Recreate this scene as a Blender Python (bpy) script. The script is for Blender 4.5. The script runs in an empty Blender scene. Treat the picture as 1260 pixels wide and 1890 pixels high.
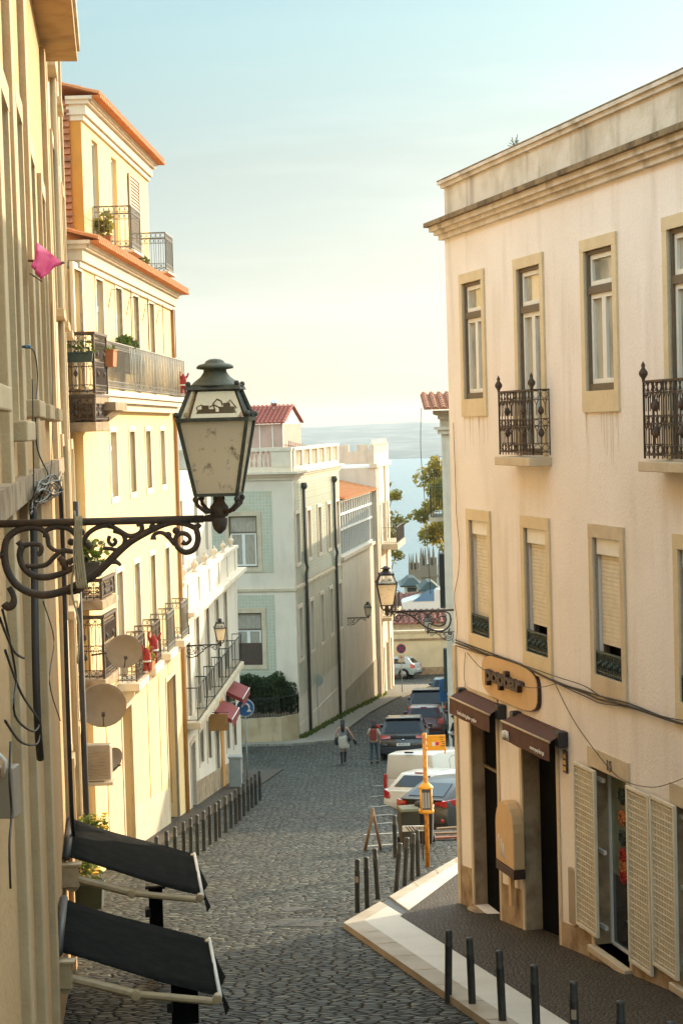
import bpy, bmesh, math, random
from mathutils import Vector, Matrix
R = math.radians
rnd = random.Random(7)
scene = bpy.context.scene
COL = scene.collection

# ---------------------------------------------------------------- camera, sky, sun, exposure
FPX, PITCH, ROLL = 3400.0, R(2.71), 0.028            # focal length in px of the 1260x1890 frame
cF = Vector((0, math.cos(PITCH), -math.sin(PITCH)))
R0 = Vector((1, 0, 0)); U0 = Vector((0, math.sin(PITCH), math.cos(PITCH)))
cR = math.cos(ROLL)*R0 - math.sin(ROLL)*U0
cU = math.sin(ROLL)*R0 + math.cos(ROLL)*U0
cam_d = bpy.data.cameras.new('camera'); cam = bpy.data.objects.new('camera', cam_d); COL.objects.link(cam)
cam_d.sensor_fit = 'VERTICAL'; cam_d.sensor_height = 36; cam_d.lens = FPX/1890*36
cam_d.clip_start = 0.1; cam_d.clip_end = 20000
M = Matrix((cR, cU, -cF)).transposed().to_4x4(); cam.matrix_world = M
scene.camera = cam

SUN_AZ, SUN_EL = R(42), R(13.6)
world = bpy.data.worlds.new('World'); scene.world = world; world.use_nodes = True
wn, wl = world.node_tree.nodes, world.node_tree.links
bg = wn['Background']; bg.inputs['Strength'].default_value = 0.125
sky = wn.new('ShaderNodeTexSky'); sky.sky_type = 'NISHITA'; sky.sun_disc = False
sky.sun_elevation = SUN_EL; sky.sun_rotation = SUN_AZ
sky.air_density = 1.0; sky.dust_density = 0.6; sky.ozone_density = 1.6; sky.altitude = 80
# thin high cloud veils: noise stretched along the horizon, paling the sky where it is dense
tc = wn.new('ShaderNodeTexCoord'); mp = wn.new('ShaderNodeMapping'); mp.inputs['Scale'].default_value = (1.6, 1.6, 15)
mp.inputs['Location'].default_value = (0.35, 0.1, 0.2)
nz = wn.new('ShaderNodeTexNoise'); nz.inputs['Scale'].default_value = 1.5; nz.inputs['Detail'].default_value = 7; nz.inputs['Roughness'].default_value = .55
cr = wn.new('ShaderNodeValToRGB'); cr.color_ramp.elements[0].position = .46; cr.color_ramp.elements[1].position = .72
cr.color_ramp.elements[1].color = (.13, .13, .13, 1)
tint = wn.new('ShaderNodeMix'); tint.data_type = 'RGBA'; tint.blend_type = 'MULTIPLY'; tint.inputs['Factor'].default_value = 1
# sky tint by height; unseen sky overhead boosted and warmed to light shaded walls
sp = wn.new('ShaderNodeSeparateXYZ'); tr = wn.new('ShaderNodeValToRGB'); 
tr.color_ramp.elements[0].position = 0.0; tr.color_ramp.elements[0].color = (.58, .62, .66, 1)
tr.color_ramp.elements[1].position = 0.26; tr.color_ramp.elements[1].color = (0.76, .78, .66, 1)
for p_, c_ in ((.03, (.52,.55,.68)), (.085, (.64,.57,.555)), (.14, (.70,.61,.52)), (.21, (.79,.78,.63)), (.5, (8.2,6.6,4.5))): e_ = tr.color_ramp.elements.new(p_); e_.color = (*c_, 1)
mix = wn.new('ShaderNodeMix'); mix.data_type = 'RGBA'; mix.inputs['B'].default_value = (8.5, 8.3, 7.4, 1)
wl.new(tc.outputs['Generated'], mp.inputs['Vector']); wl.new(mp.outputs[0], nz.inputs['Vector']); wl.new(nz.outputs['Fac'], cr.inputs[0])
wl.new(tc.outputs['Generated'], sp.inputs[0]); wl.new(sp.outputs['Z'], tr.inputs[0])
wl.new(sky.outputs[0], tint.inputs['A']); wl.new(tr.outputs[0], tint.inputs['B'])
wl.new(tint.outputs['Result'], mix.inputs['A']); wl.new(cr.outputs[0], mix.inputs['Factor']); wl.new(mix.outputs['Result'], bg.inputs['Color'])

sl = bpy.data.lights.new('sun', 'SUN'); sl.energy = 3.7; sl.angle = R(.5); sl.color = (1, .82, .58)
so = bpy.data.objects.new('sun', sl); COL.objects.link(so); so.location = (40, 40, 30)
SUNV = Vector((math.sin(SUN_AZ)*math.cos(SUN_EL), math.cos(SUN_AZ)*math.cos(SUN_EL), math.sin(SUN_EL)))
so.rotation_euler = SUNV.to_track_quat('Z', 'Y').to_euler()
vs = scene.view_settings; vs.view_transform = 'Standard'; vs.look = 'None'; vs.gamma = 1; vs.use_curve_mapping = False
vs.exposure = 0.95
cy = scene.cycles
cy.max_bounces = 6; cy.diffuse_bounces = 4; cy.glossy_bounces = 3; cy.transmission_bounces = 4; cy.volume_bounces = 1; cy.transparent_max_bounces = 12
cy.use_adaptive_sampling = True

# ---------------------------------------------------------------- measuring helpers
def ray(px, py): return cF + (px-630)/FPX*cR - (py-945)/FPX*cU
def P(px, py, Y):
    r = ray(px, py); return r*(Y/r.y)
GP = [(-30, -.6), (0, -4.2), (30, -7.95), (72, -13.2), (82, -14.05), (96, -15.2), (110, -16.4), (130, -17.8), (150, -21), (250, -38), (400, -60), (620, -79), (900, -95), (1500, -110)]
def G(Y):
    if Y <= GP[0][0]: return GP[0][1]
    for (a, b), (c, d) in zip(GP, GP[1:]):
        if Y <= c: return b + (d-b)*(Y-a)/(c-a)
    return GP[-1][1]
def sst(a, b, v):
    t = min(1, max(0, (v-a)/(b-a))); return t*t*(3-2*t)
def G2(X, Y): return G(Y)-.66*sst(.6, 2.6, X)*sst(42.5, 47, Y)*(1-sst(60, 69, Y))
def gslope(Y): return (G(Y+.5)-G(Y-.5))
def hit(px, py, h=0.0):
    """point h above the street seen at a pixel"""
    r = ray(px, py); a, b = 6.0, 129.0
    for _ in range(60):
        m = (a+b)/2
        if r.z/r.y*m > G(m)+h: a = m
        else: b = m
    return r*(a/r.y)

# ---------------------------------------------------------------- mesh builder
class MB:
    def __init__(s): s.v = []; s.f = []; s.sm = []
    def add(s, vs, fs, smooth=False):
        n = len(s.v); s.v += [tuple(p) for p in vs]; s.f += [tuple(i+n for i in f) for f in fs]; s.sm += [smooth]*len(fs); return s
    def box(s, x0, x1, y0, y1, z0, z1):
        s.add([(x0,y0,z0),(x1,y0,z0),(x1,y1,z0),(x0,y1,z0),(x0,y0,z1),(x1,y0,z1),(x1,y1,z1),(x0,y1,z1)],
              [(0,3,2,1),(4,5,6,7),(0,1,5,4),(1,2,6,5),(2,3,7,6),(3,0,4,7)]); return s
    def cbox(s, cx, cy, z0, w, d, h): return s.box(cx-w/2, cx+w/2, cy-d/2, cy+d/2, z0, z0+h)
    def hexa(s, b, t):
        s.add(list(b)+list(t), [(0,3,2,1),(4,5,6,7),(0,1,5,4),(1,2,6,5),(2,3,7,6),(3,0,4,7)]); return s
    def quad(s, *p): s.add(p, [tuple(range(len(p)))]); return s
    def prism(s, poly, a, b, ax='y'):
        """poly in the two other axes, extruded from a to b along ax"""
        def q(u, w, t):
            return {'x': (t,u,w), 'y': (u,t,w), 'z': (u,w,t)}[ax]
        n = len(poly); vs = [q(u,w,a) for u,w in poly]+[q(u,w,b) for u,w in poly]
        s.add(vs, [tuple(range(n)), tuple(range(2*n-1, n-1, -1))]+[(i, (i+1)%n, n+(i+1)%n, n+i) for i in range(n)]); return s
    def tube(s, pts, r, n=5, smooth=True, cap=True, flat=1.0):
        pts = [Vector(p) for p in pts]; rs = r if isinstance(r, (list, tuple)) else [r]*len(pts)
        vs, fs = [], []; N = len(pts); up = None
        for i, p in enumerate(pts):
            t = (pts[min(i+1, N-1)]-pts[max(i-1, 0)])
            if t.length < 1e-9: t = Vector((0,0,1))
            t.normalize()
            if up is None: up = Vector((0,0,1)) if abs(t.z) < .9 else Vector((1,0,0))
            a = t.cross(up)
            if a.length < 1e-6: a = t.orthogonal()
            a.normalize(); b = a.cross(t).normalized(); up = b
            for k in range(n):
                an = 2*math.pi*k/n + math.pi/n
                vs.append(p+(a*math.cos(an)*flat+b*math.sin(an))*rs[i])
        for i in range(N-1):
            for k in range(n):
                fs.append((i*n+k, i*n+(k+1)%n, (i+1)*n+(k+1)%n, (i+1)*n+k))
        if cap: fs.append(tuple(range(n))[::-1]); fs.append(tuple((N-1)*n+k for k in range(n)))
        s.add(vs, fs, smooth); return s
    def bar(s, p, q, r, n=4): return s.tube([p, q], r, n, smooth=n > 4)
    def lathe(s, prof, c=(0,0,0), n=12, smooth=True, axis='z', phase=0.0):
        vs, fs = [], []; m = len(prof)
        for r_, h in prof:
            for k in range(n):
                a = 2*math.pi*k/n+phase; x, y = r_*math.cos(a), r_*math.sin(a)
                vs.append((c[0]+x, c[1]+y, c[2]+h) if axis == 'z' else ((c[0]+h, c[1]+x, c[2]+y) if axis == 'x' else (c[0]+x, c[1]+h, c[2]+y)))
        for i in range(m-1):
            for k in range(n): fs.append((i*n+k, i*n+(k+1)%n, (i+1)*n+(k+1)%n, (i+1)*n+k))
        fs.append(tuple(range(n))[::-1]); fs.append(tuple((m-1)*n+k for k in range(n)))
        s.add(vs, fs, smooth); return s
    def ball(s, c, r, n=8, sz=1.0):
        return s.lathe([(max(1e-4, r*math.sin(math.pi*i/n)), -r*sz*math.cos(math.pi*i/n)) for i in range(n+1)], c, n)
    def build(s, name, m=None, parent=None, bevel=0, off=None, seg=2):
        me = bpy.data.meshes.new(name); me.from_pydata(s.v, [], s.f); me.validate()
        if len(me.polygons) == len(s.sm): me.polygons.foreach_set('use_smooth', s.sm)
        bm = bmesh.new(); bm.from_mesh(me); bmesh.ops.recalc_face_normals(bm, faces=bm.faces); bm.to_mesh(me); bm.free()
        o = bpy.data.objects.new(name, me); COL.objects.link(o)
        if m: me.materials.append(m)
        if parent:
            o.parent = parent
            if off is None and 'zb' in parent.keys(): o.location.z = -parent['zb']
        if off: o.location = off
        if bevel:
            b = o.modifiers.new('bevel', 'BEVEL'); b.width = bevel; b.segments = seg; b.limit_method = 'ANGLE'; b.angle_limit = R(35)
        return o
def tag(o, label=None, cat=None, group=None, kind=None):
    if label: o['label'] = label
    if cat: o['category'] = cat
    if group: o['group'] = group
    if kind: o['kind'] = kind
    return o
def thing(name, label, cat, loc=(0,0,0), rot=(0,0,0), group=None):
    o = bpy.data.objects.new(name, None); COL.objects.link(o); o.empty_display_size = .2
    o.location = loc; o.rotation_euler = rot if isinstance(rot, (tuple, list)) else (0,0,rot)
    return tag(o, label, cat, group)
def copy_tree(o, loc=None, rot=None, label=None, parent=None):
    c = o.copy(); COL.objects.link(c)
    if parent is not None: c.parent = parent
    if loc is not None: c.location = loc
    if rot is not None: c.rotation_euler = rot
    if label: c['label'] = label
    for ch in list(o.children): copy_tree(ch, parent=c)
    return c

# ---------------------------------------------------------------- materials
def mat(name, col, rough=.8, metal=0, var=0.0, col2=None, vs_=3.0, stretch=(1,1,1), bump=0.0, bs=40.0, spec=.5, streak=0.0, scol=None, coat=0.0, fine=0.0, emit=None):
    m = bpy.data.materials.new(name); m.use_nodes = True; n, l = m.node_tree.nodes, m.node_tree.links
    b = n['Principled BSDF']; b.inputs['Base Color'].default_value = (*col, 1); b.inputs['Roughness'].default_value = rough
    b.inputs['Metallic'].default_value = metal; b.inputs['Specular IOR Level'].default_value = spec
    if coat: b.inputs['Coat Weight'].default_value = coat; b.inputs['Coat Roughness'].default_value = .04
    geo = n.new('ShaderNodeNewGeometry'); src = None
    def noise(scale, st, det=5):
        mp = n.new('ShaderNodeMapping'); mp.inputs['Scale'].default_value = st; l.new(geo.outputs['Position'], mp.inputs['Vector'])
        t = n.new('ShaderNodeTexNoise'); t.inputs['Scale'].default_value = scale; t.inputs['Detail'].default_value = det; l.new(mp.outputs[0], t.inputs['Vector']); return t.outputs['Fac']
    def ramp(f, a, c):
        r = n.new('ShaderNodeMapRange'); r.inputs['From Min'].default_value = a; r.inputs['From Max'].default_value = c; l.new(f, r.inputs['Value']); return r.outputs[0]
    def mixc(fac, a, bcol, k=1.0):
        x = n.new('ShaderNodeMix'); x.data_type = 'RGBA'
        mu = n.new('ShaderNodeMath'); mu.operation = 'MULTIPLY'; mu.inputs[1].default_value = k; l.new(fac, mu.inputs[0]); l.new(mu.outputs[0], x.inputs['Factor'])
        if isinstance(a, tuple): x.inputs['A'].default_value = (*a, 1)
        else: l.new(a, x.inputs['A'])
        x.inputs['B'].default_value = (*bcol, 1); return x.outputs['Result']
    cur = col
    if var:
        c2 = col2 or tuple(c*.55 for c in col)
        cur = mixc(ramp(noise(vs_, stretch), .42, .68), cur, c2, var)
    if streak:
        c3 = scol or tuple(c*.4 for c in col)
        cur = mixc(ramp(noise(2.2, (1,1,.16), 6), .52, .72), cur, c3, streak)
    if fine:
        cur = mixc(ramp(noise(bs, (1,1,1), 3), .5, .7), cur, tuple(c*.5 for c in col), fine)
    if cur is not col: l.new(cur, b.inputs['Base Color'])
    if bump:
        bp = n.new('ShaderNodeBump'); bp.inputs['Strength'].default_value = bump; bp.inputs['Distance'].default_value = .02
        l.new(noise(bs, (1,1,1), 4), bp.inputs['Height']); l.new(bp.outputs[0], b.inputs['Normal'])
    if emit: b.inputs['Emission Color'].default_value = (*emit[0], 1); b.inputs['Emission Strength'].default_value = emit[1]
    return m
m_right = mat('plaster_cream', (.84,.765,.69), .9, var=.45, col2=(.70,.62,.50), vs_=.7, bump=.28, bs=26, streak=.45, scol=(.56,.47,.36), fine=.12)
m_parapet = mat('plaster_weathered', (.66,.58,.47), .9, var=.6, col2=(.42,.34,.22), vs_=2.6, bump=.5, bs=22, streak=.85, scol=(.24,.19,.12))
m_moss = mat('cornice_lichen', (.26,.18,.09), .95, var=.9, col2=(.07,.045,.02), vs_=3.5, bump=.8, bs=18, streak=.3)
m_ochre = mat('stone_ochre', (.68,.55,.34), .85, var=.4, col2=(.56,.43,.24), vs_=4, bump=.3, bs=30, fine=.15)
m_lime = mat('stone_pale', (.60,.49,.33), .85, var=.5, col2=(.45,.33,.19), vs_=3, bump=.3, bs=30, streak=.3, fine=.15)
m_stonew = mat('stone_dirty', (.40,.29,.17), .9, var=.8, col2=(.17,.10,.05), vs_=3.5, bump=.5, bs=25, streak=.5)
m_brown = mat('frame_olive_brown', (.13,.095,.055), .6, var=.3, vs_=8)
m_white = mat('paint_white', (.74,.72,.64), .5, var=.2, col2=(.55,.51,.42), vs_=10)
m_dark = mat('interior_dark', (.004,.004,.004), .9, spec=.05)  # near-black colour stands in for the darkness of unlit interiors
m_glass = mat('window_glass', (.035,.04,.04), .03, spec=.9)
m_glassb = mat('window_glass_pale_reflection', (.46,.42,.32), .04, spec=.8, var=.8, col2=(.12,.13,.10), vs_=1.6, stretch=(1.5,1.5,.7))  # pale reflections of the houses opposite put into the pane colour
m_glassd = mat('window_glass_dull', (.02,.024,.024), .25, spec=.2)
m_glassc = mat('window_glass_curtain', (.36,.33,.25), .25, coat=1.0, var=.6, col2=(.16,.14,.11), vs_=9, stretch=(3,3,.4))
m_iron = mat('iron_rusty', (.055,.04,.028), .75, var=.7, col2=(.13,.065,.03), vs_=14, bump=.3, bs=60)
m_irong = mat('iron_green', (.03,.055,.045), .6, var=.4, vs_=14)
m_irond = mat('iron_dark', (.022,.021,.02), .55, var=.3, vs_=20)
m_rail_lit = mat('iron_grey_lit', (.16,.15,.125), .6, var=.3, vs_=20)  # paler iron for railings in the sun, their brightness put into the colour
m_shut = mat('shutter_slats', (.68,.60,.44), .6, var=.25, vs_=6)
m_yellow = mat('plaster_yellow', (.84,.60,.27), .88, var=.35, col2=(.76,.56,.31), vs_=.8, bump=.35, bs=24, streak=.12, scol=(.55,.36,.13))
m_orange = mat('plaster_orange', (.62,.27,.05), .9, var=.3, vs_=2)
m_limen = mat('stone_tan', (.56,.42,.24), .85, var=.5, col2=(.44,.30,.15), vs_=3, bump=.3, bs=30, streak=.4, fine=.15)
m_near = mat('plaster_tan', (.58,.37,.17), .92, var=.35, col2=(.50,.30,.12), vs_=.9, bump=.7, bs=16, streak=.25, scol=(.3,.19,.09), fine=.25)
m_near2 = mat('plaster_greyed', (.58,.47,.33), .92, var=.4, col2=(.46,.35,.23), vs_=1.1, bump=.6, bs=18, streak=.4, fine=.2)
m_whitewall = mat('plaster_white', (.72,.62,.48), .9, var=.4, col2=(.58,.48,.35), vs_=1.0, bump=.3, bs=24, streak=.35, scol=(.42,.37,.27))
m_stucco = mat('stucco_ornament', (.74,.62,.46), .85, var=.3, col2=(.55,.42,.28), vs_=3, streak=.3)
m_pink = mat('plaster_pink', (.50,.33,.26), .9, var=.3, vs_=2)
m_copper = mat('pipe_ochre', (.42,.20,.05), .6, var=.3)
m_pipe = mat('pipe_grey', (.075,.07,.055), .6, var=.5, vs_=5)
m_cable = mat('cable_black', (.03,.025,.02), .6)
m_rope = mat('rope_straw', (.42,.34,.2), .9)
m_red = mat('cloth_red', (.36,.03,.02), .8, var=.3, vs_=9)
m_pinkc = mat('cloth_magenta', (.58,.03,.12), .75, var=.35, col2=(.5,.03,.12), vs_=6, bump=.3, bs=8)
m_terra = mat('terracotta', (.50,.17,.06), .85, var=.4, vs_=8)
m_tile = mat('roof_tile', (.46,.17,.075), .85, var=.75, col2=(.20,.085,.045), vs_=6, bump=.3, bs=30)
m_tilelit = mat('roof_tile_orange_lit', (.60,.22,.07), .85, var=.5, col2=(.38,.13,.05), vs_=6)  # lit copy of the roof tile, sunlight put into its brighter colour
m_bollard = mat('bollard_paint', (.022,.026,.024), .5, var=.5, col2=(.05,.045,.035), vs_=14)
m_black = mat('awning_black', (.008,.009,.008), 1.0, spec=.05, var=.4, col2=(.022,.022,.02), vs_=7, bump=.3, bs=5)
m_alu = mat('enamel_cream', (.46,.34,.19), .5, var=.4, vs_=9)
m_awn = mat('awning_brown', (.085,.030,.018), .8, var=.3, vs_=6, bump=.2, bs=6)
m_letter = mat('letters_white', (.75,.7,.6), .6)
m_sign = mat('sign_biscuit', (.62,.40,.19), .7, var=.2, vs_=4)
m_choc = mat('sign_chocolate', (.045,.018,.012), .6)
m_dish = mat('dish_beige', (.34,.27,.19), .6, var=.3, vs_=4)
m_yel = mat('sign_yellow', (.80,.36,.015), .45, var=.2, vs_=10)
m_blue = mat('sign_blue', (.02,.11,.28), .4)
m_redp = mat('sign_red', (.50,.03,.025), .4)
m_grey = mat('cabinet_grey', (.34,.36,.33), .6, var=.3, vs_=4)
m_tyre = mat('tyre_rubber', (.015,.015,.015), .9)
m_rim = mat('rim_alloy', (.35,.35,.34), .35, metal=.8)
m_chrome = mat('chrome', (.6,.6,.58), .15, metal=1)
m_carglass = mat('car_glass', (.008,.010,.012), .06, spec=.5)
m_tail = mat('tail_light', (.42,.012,.01), .15, spec=.8, coat=1)
m_plast = mat('plastic_black', (.02,.02,.02), .6)
m_plate = mat('plate_white', (.68,.66,.58), .5)
m_leaf = mat('foliage_green', (.045,.075,.018), .6, var=.8, col2=(.11,.12,.025), vs_=5)
m_leafy = mat('foliage_golden', (.24,.20,.04), .6, var=.7, col2=(.10,.12,.03), vs_=1.3)
m_hedge = mat('foliage_dark', (.022,.045,.014), .7, var=.7, col2=(.06,.09,.02), vs_=6)
m_bark = mat('bark', (.10,.07,.045), .9, var=.5, bump=.5, bs=20)
def translucent(m, k=.45):
    n, l = m.node_tree.nodes, m.node_tree.links; b = n['Principled BSDF']; t = n.new('ShaderNodeBsdfTranslucent'); x = n.new('ShaderNodeMixShader'); x.inputs[0].default_value = k
    src = b.inputs['Base Color'].links[0].from_socket; br = n.new('ShaderNodeMix'); br.data_type = 'RGBA'; br.blend_type = 'MULTIPLY'; br.inputs['Factor'].default_value = 1; br.inputs['B'].default_value = (2.2,2.0,1.2,1); l.new(src, br.inputs['A']); l.new(br.outputs['Result'], t.inputs['Color'])
    l.new(b.outputs[0], x.inputs[1]); l.new(t.outputs[0], x.inputs[2]); l.new(x.outputs[0], n['Material Output'].inputs['Surface'])
for q_ in (m_leaf, m_leafy, m_hedge): translucent(q_)
m_flower = mat('petals_yellow', (.75,.42,.01), .7)
m_skin = mat('skin', (.42,.23,.15), .6)
m_hair = mat('hair_dark', (.018,.012,.01), .7, bump=.3, bs=60)
m_wood = mat('wood_worn', (.20,.12,.06), .85, var=.5, vs_=10, stretch=(1,1,.2))
m_bin = mat('bin_olive', (.045,.045,.028), .6, var=.4, vs_=5)
m_lampg = mat('lamp_verdigris', (.10,.105,.065), .6, var=.6, col2=(.05,.05,.035), vs_=22, bump=.3, bs=70)

def glass_lamp():
    m = bpy.data.materials.new('lantern_glass'); m.use_nodes = True; n, l = m.node_tree.nodes, m.node_tree.links
    b = n['Principled BSDF']; b.inputs['Base Color'].default_value = (.8,.72,.56,1); b.inputs['Roughness'].default_value = .35
    tl = n.new('ShaderNodeBsdfTranslucent'); tl.inputs['Color'].default_value = (.9,.8,.62,1)
    geo = n.new('ShaderNodeNewGeometry'); t = n.new('ShaderNodeTexNoise'); t.inputs['Scale'].default_value = 16; t.inputs['Detail'].default_value = 8; t.inputs['Roughness'].default_value = .7
    l.new(geo.outputs['Position'], t.inputs['Vector'])
    r = n.new('ShaderNodeValToRGB'); r.color_ramp.elements[0].position = .56; r.color_ramp.elements[0].color = (.92,.82,.64,1); r.color_ramp.elements[1].position = .72; r.color_ramp.elements[1].color = (.20,.12,.05,1)
    l.new(t.outputs['Fac'], r.inputs[0]); l.new(r.outputs[0], b.inputs['Base Color']); l.new(r.outputs[0], tl.inputs['Color'])
    mx = n.new('ShaderNodeMixShader'); mx.inputs[0].default_value = .62; l.new(b.outputs[0], mx.inputs[1]); l.new(tl.outputs[0], mx.inputs[2])
    l.new(mx.outputs[0], n['Material Output'].inputs['Surface']); return m
m_lglass = glass_lamp()
def glass_clear():
    m = bpy.data.materials.new('clear_glass'); m.use_nodes = True; n, l = m.node_tree.nodes, m.node_tree.links
    tb = n.new('ShaderNodeBsdfTransparent'); tb.inputs['Color'].default_value = (.85,.85,.8,1); g = n.new('ShaderNodeBsdfGlossy'); g.inputs['Roughness'].default_value = .1
    d = n.new('ShaderNodeBsdfTranslucent'); d.inputs['Color'].default_value = (.6,.56,.45,1)
    f = n.new('ShaderNodeFresnel'); f.inputs['IOR'].default_value = 1.5
    m1 = n.new('ShaderNodeMixShader'); m1.inputs[0].default_value = .3; l.new(tb.outputs[0], m1.inputs[1]); l.new(d.outputs[0], m1.inputs[2])
    mx = n.new('ShaderNodeMixShader'); l.new(f.outputs[0], mx.inputs[0]); l.new(m1.outputs[0], mx.inputs[1]); l.new(g.outputs[0], mx.inputs[2])
    l.new(mx.outputs[0], n['Material Output'].inputs['Surface']); return m
m_clear = glass_clear()

def paving(name, scale, cols, joint, stretch=(1,1,1), rough=.45, bump=.9, big=None, rand=1.0, jw=.09, tilt=0):
    m = bpy.data.materials.new(name); m.use_nodes = True; n, l = m.node_tree.nodes, m.node_tree.links
    b = n['Principled BSDF']; b.inputs['Specular IOR Level'].default_value = .24; geo = n.new('ShaderNodeNewGeometry')
    mp = n.new('ShaderNodeMapping'); mp.inputs['Scale'].default_value = stretch; l.new(geo.outputs['Position'], mp.inputs['Vector'])
    wob = n.new('ShaderNodeTexNoise'); wob.inputs['Scale'].default_value = 1.2; l.new(geo.outputs['Position'], wob.inputs['Vector'])
    ad = n.new('ShaderNodeVectorMath'); ad.operation = 'MULTIPLY_ADD'; ad.inputs[1].default_value = (.12,.12,0); l.new(wob.outputs['Color'], ad.inputs[0]); l.new(mp.outputs[0], ad.inputs[2])
    def vor(feat):
        v = n.new('ShaderNodeTexVoronoi'); v.voronoi_dimensions = '2D'; v.feature = feat; v.inputs['Scale'].default_value = scale; v.inputs['Randomness'].default_value = rand
        l.new(ad.outputs[0], v.inputs['Vector']); return v
    v1, v2 = vor('F1'), vor('DISTANCE_TO_EDGE')
    rr = n.new('ShaderNodeValToRGB'); els = rr.color_ramp.elements
    els[0].color = (*cols[0], 1); els[1].color = (*cols[-1], 1)
    for i, c in enumerate(cols[1:-1]): e = els.new((i+1)/(len(cols)-1)); e.color = (*c, 1)
    sx = n.new('ShaderNodeSeparateColor'); l.new(v1.outputs['Color'], sx.inputs[0]); l.new(sx.outputs[0], rr.inputs[0])
    mr = n.new('ShaderNodeMapRange'); mr.inputs['From Min'].default_value = jw*.35; mr.inputs['From Max'].default_value = jw; l.new(v2.outputs['Distance'], mr.inputs['Value'])
    mx = n.new('ShaderNodeMix'); mx.data_type = 'RGBA'; mx.inputs['A'].default_value = (*joint, 1); l.new(mr.outputs[0], mx.inputs['Factor']); l.new(rr.outputs[0], mx.inputs['B'])
    cur = mx.outputs['Result']
    bn = n.new('ShaderNodeTexNoise'); bn.inputs['Scale'].default_value = .35; bn.inputs['Detail'].default_value = 5; l.new(geo.outputs['Position'], bn.inputs['Vector'])
    m2 = n.new('ShaderNodeMapRange'); m2.inputs['From Min'].default_value = .4; m2.inputs['From Max'].default_value = .65; l.new(bn.outputs['Fac'], m2.inputs['Value'])
    if big:
        m3 = n.new('ShaderNodeMix'); m3.data_type = 'RGBA'; m3.blend_type = 'MULTIPLY'; l.new(m2.outputs[0], m3.inputs['Factor']); l.new(cur, m3.inputs['A']); m3.inputs['B'].default_value = (*big, 1); cur = m3.outputs['Result']
    l.new(cur, b.inputs['Base Color'])
    rg = n.new('ShaderNodeMapRange'); rg.inputs['To Min'].default_value = .95; rg.inputs['To Max'].default_value = rough; l.new(mr.outputs[0], rg.inputs['Value']); l.new(rg.outputs[0], b.inputs['Roughness'])
    sm = n.new('ShaderNodeMapRange'); sm.interpolation_type = 'SMOOTHSTEP'; sm.inputs['From Min'].default_value = 0; sm.inputs['From Max'].default_value = .3; l.new(v2.outputs['Distance'], sm.inputs['Value'])
    hn = n.new('ShaderNodeMath'); hn.operation = 'MULTIPLY_ADD'; hn.inputs[1].default_value = .5; l.new(sx.outputs[1], hn.inputs[0]); l.new(sm.outputs[0], hn.inputs[2])
    if tilt:
        df = n.new('ShaderNodeVectorMath'); df.operation = 'SUBTRACT'; l.new(ad.outputs[0], df.inputs[0]); l.new(v1.outputs['Position'], df.inputs[1])
        rv = n.new('ShaderNodeVectorMath'); rv.operation = 'SUBTRACT'; l.new(v1.outputs['Color'], rv.inputs[0]); rv.inputs[1].default_value = (.5,.5,.5)
        dt = n.new('ShaderNodeVectorMath'); dt.operation = 'DOT_PRODUCT'; l.new(df.outputs[0], dt.inputs[0]); l.new(rv.outputs[0], dt.inputs[1])
        h2 = n.new('ShaderNodeMath'); h2.operation = 'MULTIPLY_ADD'; h2.inputs[1].default_value = tilt; l.new(dt.outputs['Value'], h2.inputs[0]); l.new(hn.outputs[0], h2.inputs[2]); hn = h2
    bp = n.new('ShaderNodeBump'); bp.inputs['Strength'].default_value = bump; bp.inputs['Distance'].default_value = .03; l.new(hn.outputs[0], bp.inputs['Height']); l.new(bp.outputs[0], b.inputs['Normal'])
    return m
m_cobble = paving('cobbles_basalt', 7.2, [(.005,.006,.0045),(.022,.026,.020),(.07,.078,.062),(.010,.012,.009),(.125,.135,.11),(.034,.034,.026),(.062,.07,.057)], (.002,.002,.0015), stretch=(.75,1.3,1), rough=.52, jw=.13, tilt=12, big=(.94,.82,.68))
m_calc = paving('calcada_brown', 14.0, [(.045,.032,.019),(.075,.055,.034),(.06,.043,.027)], (.016,.012,.008), rough=.6, bump=.4)
m_calcl = paving('calcada_light', 12.0, [(.22,.20,.15),(.30,.27,.21),(.26,.23,.18)], (.10,.09,.065), rough=.7, bump=.3)
m_bandw = mat('limestone_white', (.60,.56,.47), .5, var=.5, col2=(.46,.41,.33), vs_=1.4, bump=.3, bs=40, fine=.25)
m_band = mat('limestone_band', (.42,.36,.27), .6, var=.7, col2=(.28,.22,.14), vs_=1.2, bump=.25, bs=14)

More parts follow.
